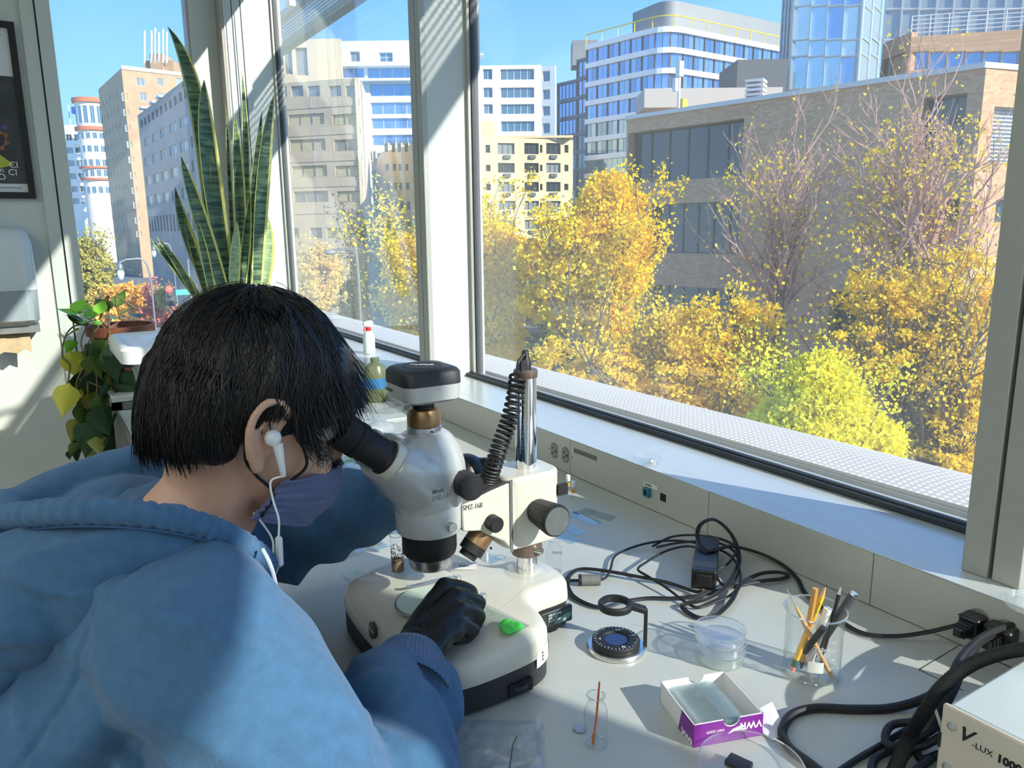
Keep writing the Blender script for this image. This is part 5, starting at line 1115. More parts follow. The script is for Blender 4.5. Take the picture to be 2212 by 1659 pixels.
a = onz(1117,1606); bp_ = thing('bent_probe','thin dark bent probe lying on the plastic bag','probe',Vector((a.x,a.y,DZ))); MB().tube(spline([Vector((0,0,.0085)),onz(1108,1624)-Vector((a.x,a.y,DZ))+Vector((0,0,.0085)),onz(1106,1640)-Vector((a.x,a.y,DZ))+Vector((0,0,.0085)),onz(1100,1680)-Vector((a.x,a.y,DZ))+Vector((0,0,.008))],5),.0006,6).build('wire',M_graph,bp_)
# power adapter and cords
nr, fr_ = onz(1519,1274), onz(1528,1196); ad_ = thing('power_adapter','black power adapter brick tangled in its cords','adapter',(nr+fr_)/2); dv = (fr_-nr); La = dv.length; an = math.atan2(dv.y,dv.x)
MB().prism(rrect(-La/2,-.0185,La/2,.0185,.004),.0004,.031).build('case',M_black,ad_,rot=(0,0,an),bevel=.002); MB().box((-La/2-.004,-.011,.006),(-La/2+.001,.011,.025)).build('inlet',M_rub,ad_,rot=(0,0,an),bevel=.001); MB().box((-La/2+.012,-.0175,.031),(-La/2+.035,.0175,.0313)).build('label',M_char,ad_,rot=(0,0,an))
def cord(name,label,pts,r,mat=M_rub,twin=False,k=8,cat='cord',group=None,n=7):
    """pts = (px, py, height over the counter)"""
    P = spline([onz(x,y,DZ+h)+Vector((0,0,0)) for x,y,h in pts],k); o = P[0].copy(); o.z = DZ; t = thing(name,label,cat,o,group); P = [p-o for p in P]
    if twin:
        Q = []
        for i,p in enumerate(P): T_ = (P[min(i+1,len(P)-1)]-P[max(i-1,0)]); T_.z = 0; Q.append(T_.normalized().cross(Vector((0,0,1)))*r*.95)
        MB().tube([p+q for p,q in zip(P,Q)],r,n).build('wire',mat,t); MB().tube([p-q for p,q in zip(P,Q)],r,n).build('wire',mat,t)
    else: MB().tube(P,r,n).build('cable',mat,t)
    return t,P
r_ = .0020
t1,_ = cord('adapter_cord','black cord from the microscope base through a grey ferrite bead to the adapter',[(1203,1252,.012),(1235,1254,.006),(1300,1252,.008),(1318,1230,.006),(1330,1200,.006),(1380,1178,.006),(1440,1168,.012),(1500,1172,.02),(1560,1190,.022),(1590,1215,.02),(1600,1250,.012),(1585,1280,.008),(1550,1298,.006),(1510,1312,.005),(1480,1300,.006),(1440,1270,.010),(1400,1245,.012),(1378,1230,.012),(1395,1215,.012),(1440,1190,.016),(1490,1180,.022),(1528,1196,.018)],r_)
fb = onz(1276,1252); MB().cyl(onz(1254,1253,DZ+.0085)-t1.location,onz(1296,1252,DZ+.0085)-t1.location,.0085,n=20).build('ferrite_bead',pm('ferrite_grey',S(104,106,106),.6,var=.2,scale=300),t1)
MB().cyl(onz(1250,1253,DZ+.0085)-t1.location,onz(1256,1253,DZ+.0085)-t1.location,.0088,n=20).build('bead_cap',M_rub,t1)
t2,_ = cord('long_power_cord','black twin mains cord looping from the adapter to the wall outlet',[(1519,1274,.014),(1500,1277,.006),(1440,1258,.005),(1380,1246,.008),(1300,1232,.008),(1250,1230,.006),(1226,1250,.004),(1232,1280,.004),(1258,1300,.004),(1300,1312,.004),(1345,1300,.004),(1400,1292,.004),(1460,1292,.006),(1520,1284,.010),(1580,1268,.010),(1640,1256,.008),(1690,1250,.006),(1702,1242,.006),(1680,1236,.008),(1640,1240,.010),(1600,1262,.012),(1578,1300,.008),(1545,1330,.004),(1510,1334,.004),(1480,1318,.004),(1478,1306,.008),(1530,1292,.014),(1572,1262,.016),(1596,1215,.018),(1590,1175,.03),(1570,1142,.05),(1540,1122,.062),(1512,1135,.055),(1508,1165,.04),(1530,1190,.034),(1580,1180,.03),(1640,1195,.012),(1690,1220,.008),(1722,1250,.005),(1742,1285,.004),(1800,1330,.004),(1860,1366,.004),(1930,1374,.006),(2000,1366,.016),(2060,1352,.030),(2085,1345,.038)],.0019,twin=True)
t3,_ = cord('loop_cord','black cord loop lying over the adapter',[(1410,1180,.006),(1450,1160,.012),(1500,1156,.022),(1560,1165,.026),(1590,1185,.024),(1575,1215,.022),(1548,1235,.018),(1560,1262,.010),(1585,1255,.008),(1596,1225,.012),(1585,1190,.022),(1540,1170,.028),(1470,1172,.018),(1418,1182,.006)],r_)
def plug(px,py,label,pts,size=1.0):
    y = onx(px,py,.98).y; zc2 = .7915; t = thing('mains_plug',label,'plug',(.9775,y,zc2),'mains plugs')
    MB().prism(rrect(-.026,-.0125*size,.0,.0125*size,.005),-.0145,.0145).build('body',M_black,t,bevel=.003)
    MB().loft([[Vector((x,s*w,z*w)) for s,z in ((-1,-1),(1,-1),(1,1),(-1,1))] for x,w in ((-.026,.0085),(-.034,.007),(-.044,.0055),(-.050,.0042))]).build('strain_relief',M_black,t)
    for k in range(3): MB().box((-.031-.006*k,-.0085+.0007*k,-.0085+.0007*k),(-.0295-.006*k,.0085-.0007*k,.0085-.0007*k)).build('rib',M_rub,t)
    return t
plug(2116,1328,'black plug in the left outlet of the right pair',None); plug(2176,1358,'large black plug in the right-hand outlet',None,1.3)
# lamp box with cables
M_vl = pm('box_beige',S(196,188,170),.5,var=.05,scale=20); M_vtop = pm('box_top_enamel',S(186,196,198),.3,var=.06,scale=9,coat=.3)
vx, vy, vz = .700, .338, .842
vb = thing('light_source_box','beige V-LUX 1000 light source box in the bottom right corner','light source',(vx,vy,DZ))
MB().box((0,-.26,.004),(.24,0,.090)).build('case',M_vtop,vb,bevel=.004); MB().box((-.006,-.262,.003),(.0,.0015,.092)).build('front_panel',M_vl,vb,bevel=.002)
for z,y in ((.074,-.009),(.030,-.009)): MB().lathe([(.0045,0),(.0042,.0015),(.003,.002)],(-.006,y,z),(-1,0,0),18).build('panel_screw',M_screw,vb)
MB().box((-.0065,-.0008,.046),(-.002,.0022,.062)).build('side_clip',M_slot,vb); MB().box((-.010,-.052,.020),(-.006,-.032,.044)).build('rocker_switch',M_black,vb,bevel=.001)
text_mesh('V',.020,M_slot,vb,frame((-.0064,-.0145,.066),(0,-1,0),(-1,0,0)),name='print',shear=.35,bold=.0004); text_mesh('-LUX',.0082,M_slot,vb,frame((-.0064,-.0285,.0645),(0,-1,0),(-1,0,0)),name='print'); text_mesh('1000',.0105,M_slot,vb,frame((-.0064,-.050,.0635),(0,-1,0),(-1,0,0)),name='print',bold=.0005); text_mesh('ON',.004,M_slot,vb,frame((-.0064,-.055,.038),(0,-1,0),(-1,0,0)),name='print')
for k in range(4): MB().cyl((.02 if k%2 else .22,-.02 if k<2 else -.24,0),(.02 if k%2 else .22,-.02 if k<2 else -.24,.005),.008,n=14).build('rubber_foot',M_rub,vb)
# ribbed gooseneck and black cables beside it
def gooseneck(label,pts):
    P = spline([onz(x,y,DZ+h) for x,y,h in pts],26); o = P[0].copy(); o.z = DZ; t = thing('gooseneck_cable',label,'cable',o,'black cables by the light source box'); rs = [.0066+(.0009 if i%2 else -.0006) for i in range(len(P))]
    MB().tube([p-o for p in P],rs,12).build('ribbed_sleeve',M_rub,t)
gooseneck('ribbed black gooseneck arching over the lamp box cables',[(2230,1400,.10),(2160,1412,.095),(2090,1440,.085),(2030,1490,.07),(1990,1550,.05),(1960,1600,.03),(1930,1670,.012)])
for lab, pts, rr2 in (('thick black cable curving in front of the slide box',[(2050,1480,.03),(1990,1512,.012),(1920,1530,.0055),(1840,1532,.005),(1760,1530,.005),(1710,1545,.005),(1690,1580,.005),(1705,1615,.005),(1750,1650,.005),(1800,1690,.005)],.0052),
    ('thin black cable running to the bottom edge',[(2080,1440,.06),(2040,1500,.04),(1980,1560,.012),(1920,1600,.005),(1860,1635,.0045),(1800,1675,.0045)],.0034),
    ('black cord hanging from the large plug',[(2165,1365,.045),(2120,1385,.05),(2085,1430,.05),(2060,1490,.045),(2030,1540,.03),(1990,1580,.012),(1975,1600,.008),(1990,1640,.006),(2030,1630,.008)],.0045),
    ('grey-black cable rising past the large plug',[(2240,1350,.05),(2180,1352,.055),(2120,1378,.06),(2070,1430,.06),(2045,1500,.05),(2020,1550,.035),(1985,1600,.015),(1950,1640,.008),(1935,1680,.006)],.0045),
    ('bundled black cable loop by the lamp box, upper loop',[(2030,1545,.03),(1985,1558,.022),(1930,1565,.016),(1912,1590,.014),(1925,1612,.014),(1970,1600,.018),(2015,1575,.026),(2035,1560,.03)],.0042),
    ('bundled black cable loop by the lamp box, lower loop',[(2035,1590,.024),(1990,1612,.014),(1930,1620,.008),(1890,1640,.006),(1888,1670,.006),(1940,1690,.006),(2010,1640,.012)],.0042)):
    t,_ = cord('black_cable',lab,pts,rr2,cat='cable',group='black cables by the light source box',n=9)
tie = onz(2025,1548,DZ+.036); o = MB().lathe([(.0125,-.0015),(.0135,-.0015),(.0135,.0015),(.0125,.0015)],n=24,cap=False).build('cable_tie',M_pwhite,loc=tie,rot=(1.2,.3,.6)); tag(o,'white cable tie round the black cable bundle','cable tie')
# ================================================================== BACKGROUND OF THE ROOM: wall things, plants, bin
# framed poster
z0, z1 = ony(60,429,3.985).z, ony(60,52,3.985).z; xr = ony(75,400,3.985).x; xl = xr-.62
po = thing('framed_poster','black framed chemistry poster on the white wall','poster',(xl,3.985,z0)); Wp, Hp = xr-xl, z1-z0
m = MB(); b_ = .026
m.box((0,-.012,0),(Wp,.014,b_)); m.box((0,-.012,Hp-b_),(Wp,.014,Hp)); m.box((0,-.012,b_),(b_,.014,Hp-b_)); m.box((Wp-b_,-.012,b_),(Wp,.014,Hp-b_)); m.build('frame',pm('frame_black',S(20,22,24),.35),po)
MB().box((b_,.0,b_),(Wp-b_,.012,Hp-b_)).build('mat_board',pm('poster_white',S(206,210,212),.5,var=.03),po)
pt_ = ony(48,167,3.98); pb = ony(48,397,3.98); MB().box((.06,-.002,pb.z-z0),(ony(40,300,3.98).x+.012-xl,.0,pt_.z-z0)).build('print',pm('poster_dark',S(46,52,54),.4,var=.7,scale=6),po)
for px,py,sz,tx in ((20,362,.036,'Cl'),(18,378,.036,'Cl'),(-4,388,.036,'O'),(0,372,.03,'n')):
    p = ony(px,py,3.98); text_mesh(tx,sz,M_pwhite,po,frame((p.x-xl,-.0025,p.z-z0),(1,0,0),(0,-1,0)),name='print')
p = ony(-8,76,3.98); text_mesh('K',.03,M_print,po,frame((p.x-xl,-.001,p.z-z0),(1,0,0),(0,-1,0)),name='print'); p = ony(-60,406,3.98); text_mesh('ORGANOMETALLIC CHEMISTRY SERIES',.010,M_print,po,frame((p.x-xl,-.001,p.z-z0),(1,0,0),(0,-1,0)),name='print')
M_mol = pm('molecule_bronze',S(150,96,60),.4); hexa = [ony(2+13*math.cos(PI/3*k+.3),303+17*math.sin(PI/3*k+.3),3.98) for k in range(6)]
m = MB(); H_ = [Vector((p.x-xl,-.003,p.z-z0)) for p in hexa]; m.tube(H_,.004,6,True)
for p in H_: m.ball(p,(.009,.002,.009),10,6)
m.build('molecule',M_mol,po); p = ony(10,276,3.98); MB().ball((p.x-xl,-.003,p.z-z0),(.012,.002,.012),12,6).build('atom',pm('atom_violet',S(90,60,120),.4),po)
p = ony(0,350,3.98); MB().add([(p.x-xl-.06,-.0026,p.z-z0-.04),(p.x-xl+.05,-.0026,p.z-z0-.01),(p.x-xl-.02,-.0026,p.z-z0+.05)],[(0,1,2)]).build('facet',pm('facet_lime',S(170,180,50),.4),po)
# paper towel dispenser
DT, DB, DM = ony(40,488,3.78).z, ony(60,722,3.78).z, ony(50,628,3.78).z; xr = ony(84,640,3.78).x; xl = xr-.30
dp = thing('towel_dispenser','white paper towel dispenser with grey window on the wall','dispenser',(xl,4.0,DB))
def shell(za,zb,r1,r2,y1,y2): return [[Vector((x,y,z)) for x,y in [(0,0),(.30,0)]+[(.30-r*(1-math.cos(a)),-yy+r*(1-math.sin(a))) for a in [k*PI/10 for k in range(6)] for r,yy in ((.06,y),)]+[(r*(1-math.cos(a)),-yy+r*(1-math.sin(a))) for a in [PI/2-k*PI/10 for k in range(6)] for r,yy in ((.06,y),)]] for z,y in ((za,y1),(zb,y2))]
def dring(z, y, r=.05, i=0.0):
    pts_ = [(i,0),(.30-i,0)]+[(.30-i-r+r*math.cos(a),-y+r-r*math.sin(a)) for a in [k*PI/12 for k in range(7)]]+[(i+r-r*math.sin(a),-y+r-r*math.cos(a)) for a in [k*PI/12 for k in range(7)]]; return [Vector((x,yy,z)) for x,yy in pts_]
M_disp = pm('dispenser_white',S(206,214,212),.25,var=.02,coat=.3); M_dw = pm('dispenser_grey_window',S(150,162,166),.2,var=.06,scale=4,coat=.4)
MB().loft([dring(DM-DB,.215),dring(DM-DB+.05,.218),dring(DT-DB-.07,.21),dring(DT-DB-.025,.19,.05,.012),dring(DT-DB,.14,.04,.035)]).build('cover',M_disp,dp,smooth=50)
MB().loft([dring(.03,.17,.05,.018),dring(.055,.205,.05,.004),dring(DM-DB-.001,.213,.05,.001)]).build('window',M_dw,dp,smooth=50)
MB().box((.06,-.16,.0),(.29,-.02,.03)).build('chute',pm('chute_grey',S(120,124,122),.5),dp)
tw = MB().loft([[Vector((.10+.15*i/6,-.10-.012*j+.008*math.sin(i*1.7+j),.008-.018*j-(.025*abs(math.sin(i*1.3)) if j == 4 else 0))) for i in range(7)] for j in range(5)],closed=False).build('towel',pm('kraft_paper',S(178,158,124),.8,var=.08,scale=40),dp)
MB().lathe([(.052,0),(.055,.003),(.055,.0),(.05,-.002)],(.12,-.09,-.02),(0,1,0),30).build('towel_roll_core',M_disp,dp)
# side table, plant table
def table(name,label,x0,y0,x1,y1,z,mat):
    t = thing(name,label,'table',((x0+x1)/2,(y0+y1)/2,0)); a,b = (x1-x0)/2,(y1-y0)/2
    MB().box((-a,-b,z-.02),(a,b,z)).build('top',mat,t,bevel=.003)
    for s in (-1,1): MB().box((-a,s*b-.012*(s+1),z-.045),(a,s*b-.012*(s-1),z-.021)).build('apron',M_steel,t)
    MB().box((-a-.004,-b,z-.03),(-a,b,z-.001)).build('edge_band',M_steel,t)
    for sx in (-1,1):
        for sy in (-1,1): MB().box((sx*a-.015*(sx+1),sy*b-.015*(sy+1),0),(sx*a-.015*(sx-1),sy*b-.015*(sy-1),z-.021)).build('leg',M_steel,t)
    return t
table('side_table','grey metal edged side table under the plastic bin',.200,2.02,.94,2.60,.75,M_sill); table('plant_table','low white table carrying the potted plants by the end window',.19,2.68,.92,3.62,.78,M_white)
# storage bin with lid
M_bin = pm('bin_plastic',S(212,220,212),.3,var=.02,trans=.25); 
bn = thing('storage_bin','white translucent plastic bin with a pale lid behind the person','bin',(.40,2.38,.7505))
MB().loft([[Vector((x,y,z)) for x,y in rrect(-.17+i,-.15+i,.17-i,.15-i,.03,4)] for z,i in ((0,.035),(.01,.03),(.20,.004),(.215,.002))]).build('tub',M_bin,bn,smooth=50)
MB().loft([[Vector((x,y,z)) for x,y in rrect(-.21+i,-.185+i,.21-i,.185-i,.04,5)] for z,i in ((.196,.012),(.200,.002),(.235,.0),(.243,.008),(.2445,.020),(.238,.026),(.238,.06),(.243,.068))]).build('lid',pm('lid_plastic',S(222,228,226),.3,var=.02),bn,smooth=50)
MB().box((-.195,-.03,.17),(-.168,.03,.196)).build('latch',M_slot,bn)
MB().bar((-.12,-.10,.244),(.02,.10,.244),.012,.006).build('lid_rib',MATS['lid_plastic'],bn)
# trailing plant in a brown pot
L_p = [pm('leaf_deep_green',S(44,72,44),.35,var=.25,scale=30), pm('leaf_mid_green',S(86,116,54),.35,var=.25,scale=30), pm('leaf_yellow',S(206,204,74),.45,var=.15,scale=30), pm('leaf_fresh',S(130,196,60),.4,var=.15,scale=30), pm('leaf_olive_vine',S(120,128,56),.4,var=.2,scale=30)]
PT = Vector((.262,2.92,.781)); pp = thing('trailing_plant','trailing heart-leaved plant in a brown pot by the end window','plant',PT)
MB().lathe([(0,.001),(.070,.001),(.075,.01),(.098,.165),(.106,.168),(.108,.200),(.100,.200),(.096,.17),(.0,.165)],n=36).build('pot',pm('brown_terracotta',S(112,66,46),.55,var=.15,scale=12),pp); MB().lathe([(0,.176),(.097,.174)],n=30,cap=False).build('soil',M_soil,pp)
def heart(mat):
    m = MB(); n = 9; rows_ = []
    for i in range(n+1):
        t_ = i/n; w_ = .36*(math.sin(PI*min(1,t_*1.06)**.62))*(1-.15*t_)+.004; zc3 = -.10*t_*t_; rows_.append([Vector((s*w_,t_-(.07*(1-abs(s)) if i == 0 else 0),zc3+.10*abs(s)*w_/.36)) for s in (-1,-.5,0,.5,1)])
    m.loft(rows_,closed=False); return m.mesh('leaf',mat,180)
HM = [heart(mm) for mm in L_p]; rl_ = random.Random(4)
def put_leaf(px,py,y,size,kind,droop=-1.0,yaw=None,parent=pp):
    p = ony(px,py,y)-parent.location; yaw = rl_.uniform(-1.2,1.2) if yaw is None else yaw
    o = linkcopy('leaf',HM[kind],parent,p,(droop+rl_.uniform(-.25,.25),rl_.uniform(-.4,.4),yaw),(size,size,size)); return p
for px,py,sz,k,dr,yw in ((165,682,.075,3,.6,.8),(178,700,.085,3,.3,-.6),(192,690,.07,3,.9,.2),(172,712,.06,4,-.4,1.2),(234,672,.085,1,.8,.3),(252,662,.07,1,.9,-.7),(262,680,.07,4,.6,-1.1),(246,690,.06,1,.2,.5),(300,688,.07,1,.5,.4),
    (152,760,.105,2,-1.3,.3),(150,830,.11,2,-1.6,.1),(148,775,.08,2,-1.0,-.6),(160,735,.06,3,-1.0,.4),(180,800,.12,0,-1.1,1.0),(205,800,.13,0,-1.2,.5),(192,770,.10,1,-1.2,.0),(222,770,.11,0,-1.1,-.5),(240,800,.10,1,-1.2,-.9),(225,815,.11,4,-1.3,.2),(215,850,.10,1,-1.4,.6),(250,830,.12,0,-1.2,-.8),
    (190,850,.09,4,-1.4,.3),(260,860,.10,0,-1.1,-.7),(175,870,.09,1,-1.3,.7),(205,880,.12,0,-1.4,.1),(172,905,.09,4,-1.5,.1),(230,880,.10,0,-1.4,-.3),(190,915,.13,0,-1.5,-.3),(230,910,.12,0,-1.5,.2),(245,935,.15,0,-1.4,.6),(205,935,.08,4,-1.5,.0),(238,960,.10,0,-1.5,-.2),(270,880,.13,0,-.9,1.3),(262,805,.09,0,-1.3,-.2),(275,835,.1,1,-1.2,.2),(235,745,.1,1,-1.0,.9),(205,735,.08,1,-1.1,-.3)):
    put_leaf(px,py,rl_.uniform(2.70,2.80) if py > 720 else rl_.uniform(2.82,2.95),sz,k,dr,yw)
for k in range(46):
    py = rl_.uniform(735,975); px = rl_.uniform(165,285)-(py-735)*.02
    put_leaf(px,py,rl_.uniform(2.72,2.86),rl_.uniform(.055,.105),rl_.choice((0,0,1,1,4,4,2)),rl_.uniform(-1.6,-.8))
for k in range(8): put_leaf(rl_.uniform(160,215),rl_.uniform(672,712),rl_.uniform(2.80,2.9),rl_.uniform(.04,.07),rl_.choice((3,3,1)),rl_.uniform(-.2,.9))
vm = MB()
for pts_ in ([(200,700),(160,705),(140,730),(135,770),(150,790),(145,840)],[(190,700),(175,740),(185,780),(165,830),(172,900)],[(205,700),(200,760),(210,830),(205,900),(235,940)],[(235,690),(240,760),(250,830),(230,890),(240,960)],[(215,700),(185,760),(190,840),(195,920)],[(215,690),(235,640),(205,672)],[(260,690),(250,640),(300,672)],[(180,820),(230,840),(280,850)],[(170,860),(220,880),(275,870)]):
    vm.tube(spline([ony(x,y,(2.77 if y > 715 else 2.86))-PT for x,y in pts_],6),.0028,5)
vm.build('vines',pm('vine_brown',S(110,98,60),.7),pp)
# snake plant
SP = Vector((.655,3.32,.781)); sp_ = thing('snake_plant','tall snake plant with yellow edged leaves by the corner','plant',SP)
MB().lathe([(0,.001),(.085,.001),(.11,.02),(.125,.20),(.135,.205),(.135,.225),(.122,.225),(.118,.19),(0,.185)],n=36).build('pot',pm('white_glazed_pot',S(200,200,194),.3),sp_)
def banded():
    m = bpy.data.materials.new('snake_leaf'); m.use_nodes = True; nt = m.node_tree; p = nt.nodes['Principled BSDF']; tc = nt.nodes.new('ShaderNodeTexCoord')
    mp = nt.nodes.new('ShaderNodeMapping'); mp.inputs['Scale'].default_value = (9,9,70); nt.links.new(tc.outputs['Object'],mp.inputs[0])
    nz = nt.nodes.new('ShaderNodeTexNoise'); nz.inputs['Scale'].default_value = 1.0; nz.inputs['Detail'].default_value = 5; nz.inputs['Distortion'].default_value = .6; nt.links.new(mp.outputs[0],nz.inputs['Vector'])
    rp = nt.nodes.new('ShaderNodeValToRGB'); nt.links.new(nz.outputs[0],rp.inputs[0]); rp.color_ramp.elements[0].position = .40; rp.color_ramp.elements[0].color = (*S(38,66,46),1); rp.color_ramp.elements[1].position = .66; rp.color_ramp.elements[1].color = (*S(112,140,96),1)
    nt.links.new(rp.outputs[0],p.inputs['Base Color']); p.inputs['Roughness'].default_value = .38; return m
M_snake = banded(); M_edge = pm('leaf_edge_yellow',S(206,206,120),.45,var=.08); M_snpale = pm('snake_leaf_pale',S(150,176,130),.4,var=.45,scale=40,stretch=(1,1,3))
for k,(bx2,tx,ty,wpx,cx_,cy_,kind) in enumerate(((505,441,172,40,438,300,0),(470,362,57,30,452,170,0),(556,592,203,33,566,330,0),(540,523,158,13,536,330,0),(528,507,244,22,520,420,0),(500,391,337,30,432,470,0),(478,378,404,27,400,520,0),(448,325,515,20,392,580,0),(440,338,511,14,392,570,0),(560,577,462,34,580,560,1),(505,512,478,22,508,560,1),(488,455,322,18,470,470,0),(512,487,219,9,498,420,0),(468,424,470,16,446,560,0),(530,566,238,18,548,420,0),(548,588,300,14,570,470,0),(520,540,420,18,532,540,0),(495,470,410,16,480,540,0),(460,398,470,15,425,560,0))):
    yy = 3.30+.10*math.sin(k*2.3); B_ = ony(bx2,700,yy); B_.z = .97; C_ = ony(cx_,cy_,yy); T_ = ony(tx,ty,yy); n = 14; w_ = wpx*.62*yy*.92/F_PX; rows_ = []; tw0 = random.Random(k).uniform(-.5,.5)
    for i in range(n+1):
        t_ = i/n; p = B_*(1-t_)**2+C_*2*t_*(1-t_)+T_*t_*t_; prof_ = (.55+.45*math.sin(PI*min(1,t_*.95)))*(1-t_**6)**.8 if t_ < 1 else .0; prof_ = max(prof_,.02); a_ = tw0+t_*.5
        side = Vector((math.cos(a_),math.sin(a_)*.6,0)).normalized(); nrm = Vector((side.y,-side.x,0)); rows_.append([p+side*s*w_*prof_-nrm*(1-s*s)*w_*.35*prof_-SP for s in (-1,-.76,-.4,0,.4,.76,1)])
    m = MB(); m.loft(rows_,closed=False); m.m = [(1 if (i%6) in (0,5) else 0) for i in range(len(m.f))]; m.mi = 1
    m.build('leaf',[M_snake if kind == 0 else M_snpale,M_edge],sp_,smooth=180)
# bottles and boxes at the far end of the counter
c = onz(800,812,.832); c = Vector((1.07,c.y*1.0,.832)); c = onx(800,800,1.07); t_sp = t = thing('spray_bottle','white spray bottle with red collar on the window ledge behind the head','bottle',(1.07,c.y,.8322))
MB().lathe([(0,.001),(.034,.001),(.036,.01),(.036,.10),(.025,.13),(.013,.14)],n=24).build('body',pm('spray_clear',S(214,222,222),.3),t); MB().lathe([(.015,.138),(.016,.140),(.016,.158),(.012,.16)],n=20).build('collar',pm('spray_red',S(214,50,44),.4),t)
MB().loft([[Vector((x,s,z)) for s in (-.011,.011) for z in ((a,b) if s < 0 else (b,a))] for x,a,b in ((-.032,.172,.186),(-.02,.166,.196),(.01,.16,.200),(.028,.164,.196))]).build('trigger_head',pm('spray_white',S(226,228,226),.35),t,bevel=.003)
MB().bar((-.018,0,.166),(-.03,0,.138),.008,.005).build('trigger',MATS['spray_red'],t); t_sp.scale = (.62,.62,.62)
c = onz(846,880); t = thing('olive_bottle','olive green bottle with blue label behind the microscope','bottle',c+Vector((.0,.12,0))); MB().lathe([(0,.001),(.038,.001),(.042,.008),(.042,.085),(.03,.115),(.014,.125),(.014,.14),(0,.14)],n=28).build('body',pm('olive_glass',S(120,130,96),.25,var=.1,trans=.3),t); MB().lathe([(.0424,.045),(.0424,.078)],n=28,cap=False).build('label',pm('label_blue',S(50,110,160),.5),t)
c = onz(790,948); m = MB(); rr3 = np.random.default_rng(2)
for k in range(6): m.ball(Vector((rr3.uniform(-.05,.05),rr3.uniform(-.035,.035),.022)),(rr3.uniform(.03,.05),rr3.uniform(.025,.04),rr3.uniform(.018,.030)),14,10)
m.v = [(x+.006*noise.noise(Vector((x*60,y*60,z*60))),y+.006*noise.noise(Vector((y*60,z*60,x*60))),max(.0005,z+.008*noise.noise(Vector((z*70,x*70,y*70))))) for x,y,z in m.v]
cb2 = m.build('crumpled_bag',clear('white_film',(.8,.83,.85),1.0,1.5,dust=.3,dustcol=(.95,.96,.97),dscale=25,rough=.1),loc=c,smooth=60); tag(cb2,'crumpled clear plastic bag behind the eyepieces','bag')
c = onz(752,1008); t = thing('tissue_box','small white and green tissue box below the eyepieces','box',c); MB().box((-.05,-.035,0),(.05,.035,.040)).build('carton',pm('carton_white',S(216,222,216),.6),t,rot=(0,0,.3),bevel=.001); MB().box((-.0505,-.0355,.022),(.0505,.0355,.030)).build('band',pm('carton_green',S(150,196,160),.6),t,rot=(0,0,.3)); MB().box((-.02,-.0362,.010),(.004,-.0350,.017)).build('logo',pm('carton_blue',S(40,90,170),.6),t,rot=(0,0,.3))
c = onz(715,968); t = thing('white_tub','white plastic tub beside the tissue box','tub',c+Vector((0,.03,0))); MB().lathe([(0,.001),(.04,.001),(.044,.05),(.047,.05),(.047,.060),(0,.062)],n=26).build('body',pm('tub_white',S(224,226,224),.4),t)
# small vial standing under the sleeve, round dish lid
c = onz(641,1200); t = thing('specimen_vial','small stoppered vial standing under the far sleeve','vial',c); MB().lathe([(0,.0003),(.006,.0003),(.006,.026),(.005,.028)],n=18,cap=False).build('glass',G_clear,t); MB().lathe([(0,.0005),(.0055,.0005),(.0055,.008),(0,.008)],n=16).build('contents',M_soil,t)
# slatted screen outside the end window
ssn = thing('slatted_screen','pale slatted screen outside the foot of the end window','screen',(.5,4.5,GZ))
for k in range(12): MB().box((-.45,-.01,.0-GZ+.06*k),(.5,.01,.0-GZ+.06*k+.026)).build('slat',M_white,ssn)
for x in (-.45,.48): MB().box((x,-.02,0),(x+.03,.02,.75-GZ)).build('post',M_white,ssn)

# stool under the person
st_ = thing('lab_stool','black padded lab stool the person sits on','stool',(-.13,MY,0))
MB().lathe([(0,.335),(.17,.335),(.185,.345),(.185,.365),(.16,.376),(0,.378)],n=36).build('seat',M_rub,st_); MB().cyl((0,0,.06),(0,0,.336),.025,n=18).build('column',M_steel,st_)
for k in range(5): a = 2*PI*k/5+.3; MB().bar((0,0,.07),(.26*math.cos(a),.26*math.sin(a),.05),.035,.02).build('leg',M_black,st_); MB().ball((.26*math.cos(a),.26*math.sin(a),.024),(.024,.024,.024),12,8).build('caster',M_rub,st_)
# ================================================================== THE PERSON
M_skin = pm('skin',S(204,162,136),.5,var=.05,scale=30,sss=.12,bump=.05,bscale=700)
M_hood = pm('blue_fleece',S(70,110,146),.92,var=.10,scale=90,sheen=.15,bump=.6,bscale=1100,spec=.2)
M_hair = pm('black_hair',(.010,.009,.009),.38,var=.3,scale=60,spec=.45)
M_glove = pm('black_nitrile',S(16,17,19),.38,var=.12,scale=70,bump=.15,bscale=120)
M_mask = pm('grey_blue_mask_cloth',S(96,106,140),.9,var=.10,scale=120,bump=.2,bscale=900,sheen=.2)
HO = Vector((.185,MY,1.092)); pit = math.radians(20); yaw = math.radians(3)
Ry = Matrix.Rotation(yaw,3,'Z'); HU = Ry@Vector((math.cos(pit),0,-math.sin(pit))); HV = Ry@Vector((0,1,0)); HW = Ry@Vector((math.sin(pit),0,math.cos(pit)))
def HP(u,v,w): return HO+HU*u+HV*v+HW*w
HR = Matrix((HU,HV,HW)).transposed()
def chain(m, pts_, n=14):
    """limb: rings along (point, radius) pairs"""
    P = [Vector(p) for p,_ in pts_]; rs = [r for _,r in pts_]; Q = spline(P,5); k = len(P)-1; R_ = []
    for i in range(len(Q)):
        f = i/5; j = min(int(f),k-1); R_.append(rs[j]+(rs[j+1]-rs[j])*(f-j))
    m.tube(Q,R_,n); m.ball(P[0],rs[0]*.99,n,10); m.ball(P[-1],rs[-1]*.99,n,10); return m
SH_R, EL_R, WR_R = Vector((.085,.655,.945)), Vector((.170,.480,.800)), ony(884,1436,.700)+Vector((0,0,.0))
SH_L, EL_L, WR_L = Vector((.085,1.015,.945)), Vector((.245,1.060,.855)), Vector((.465,.955,.935))
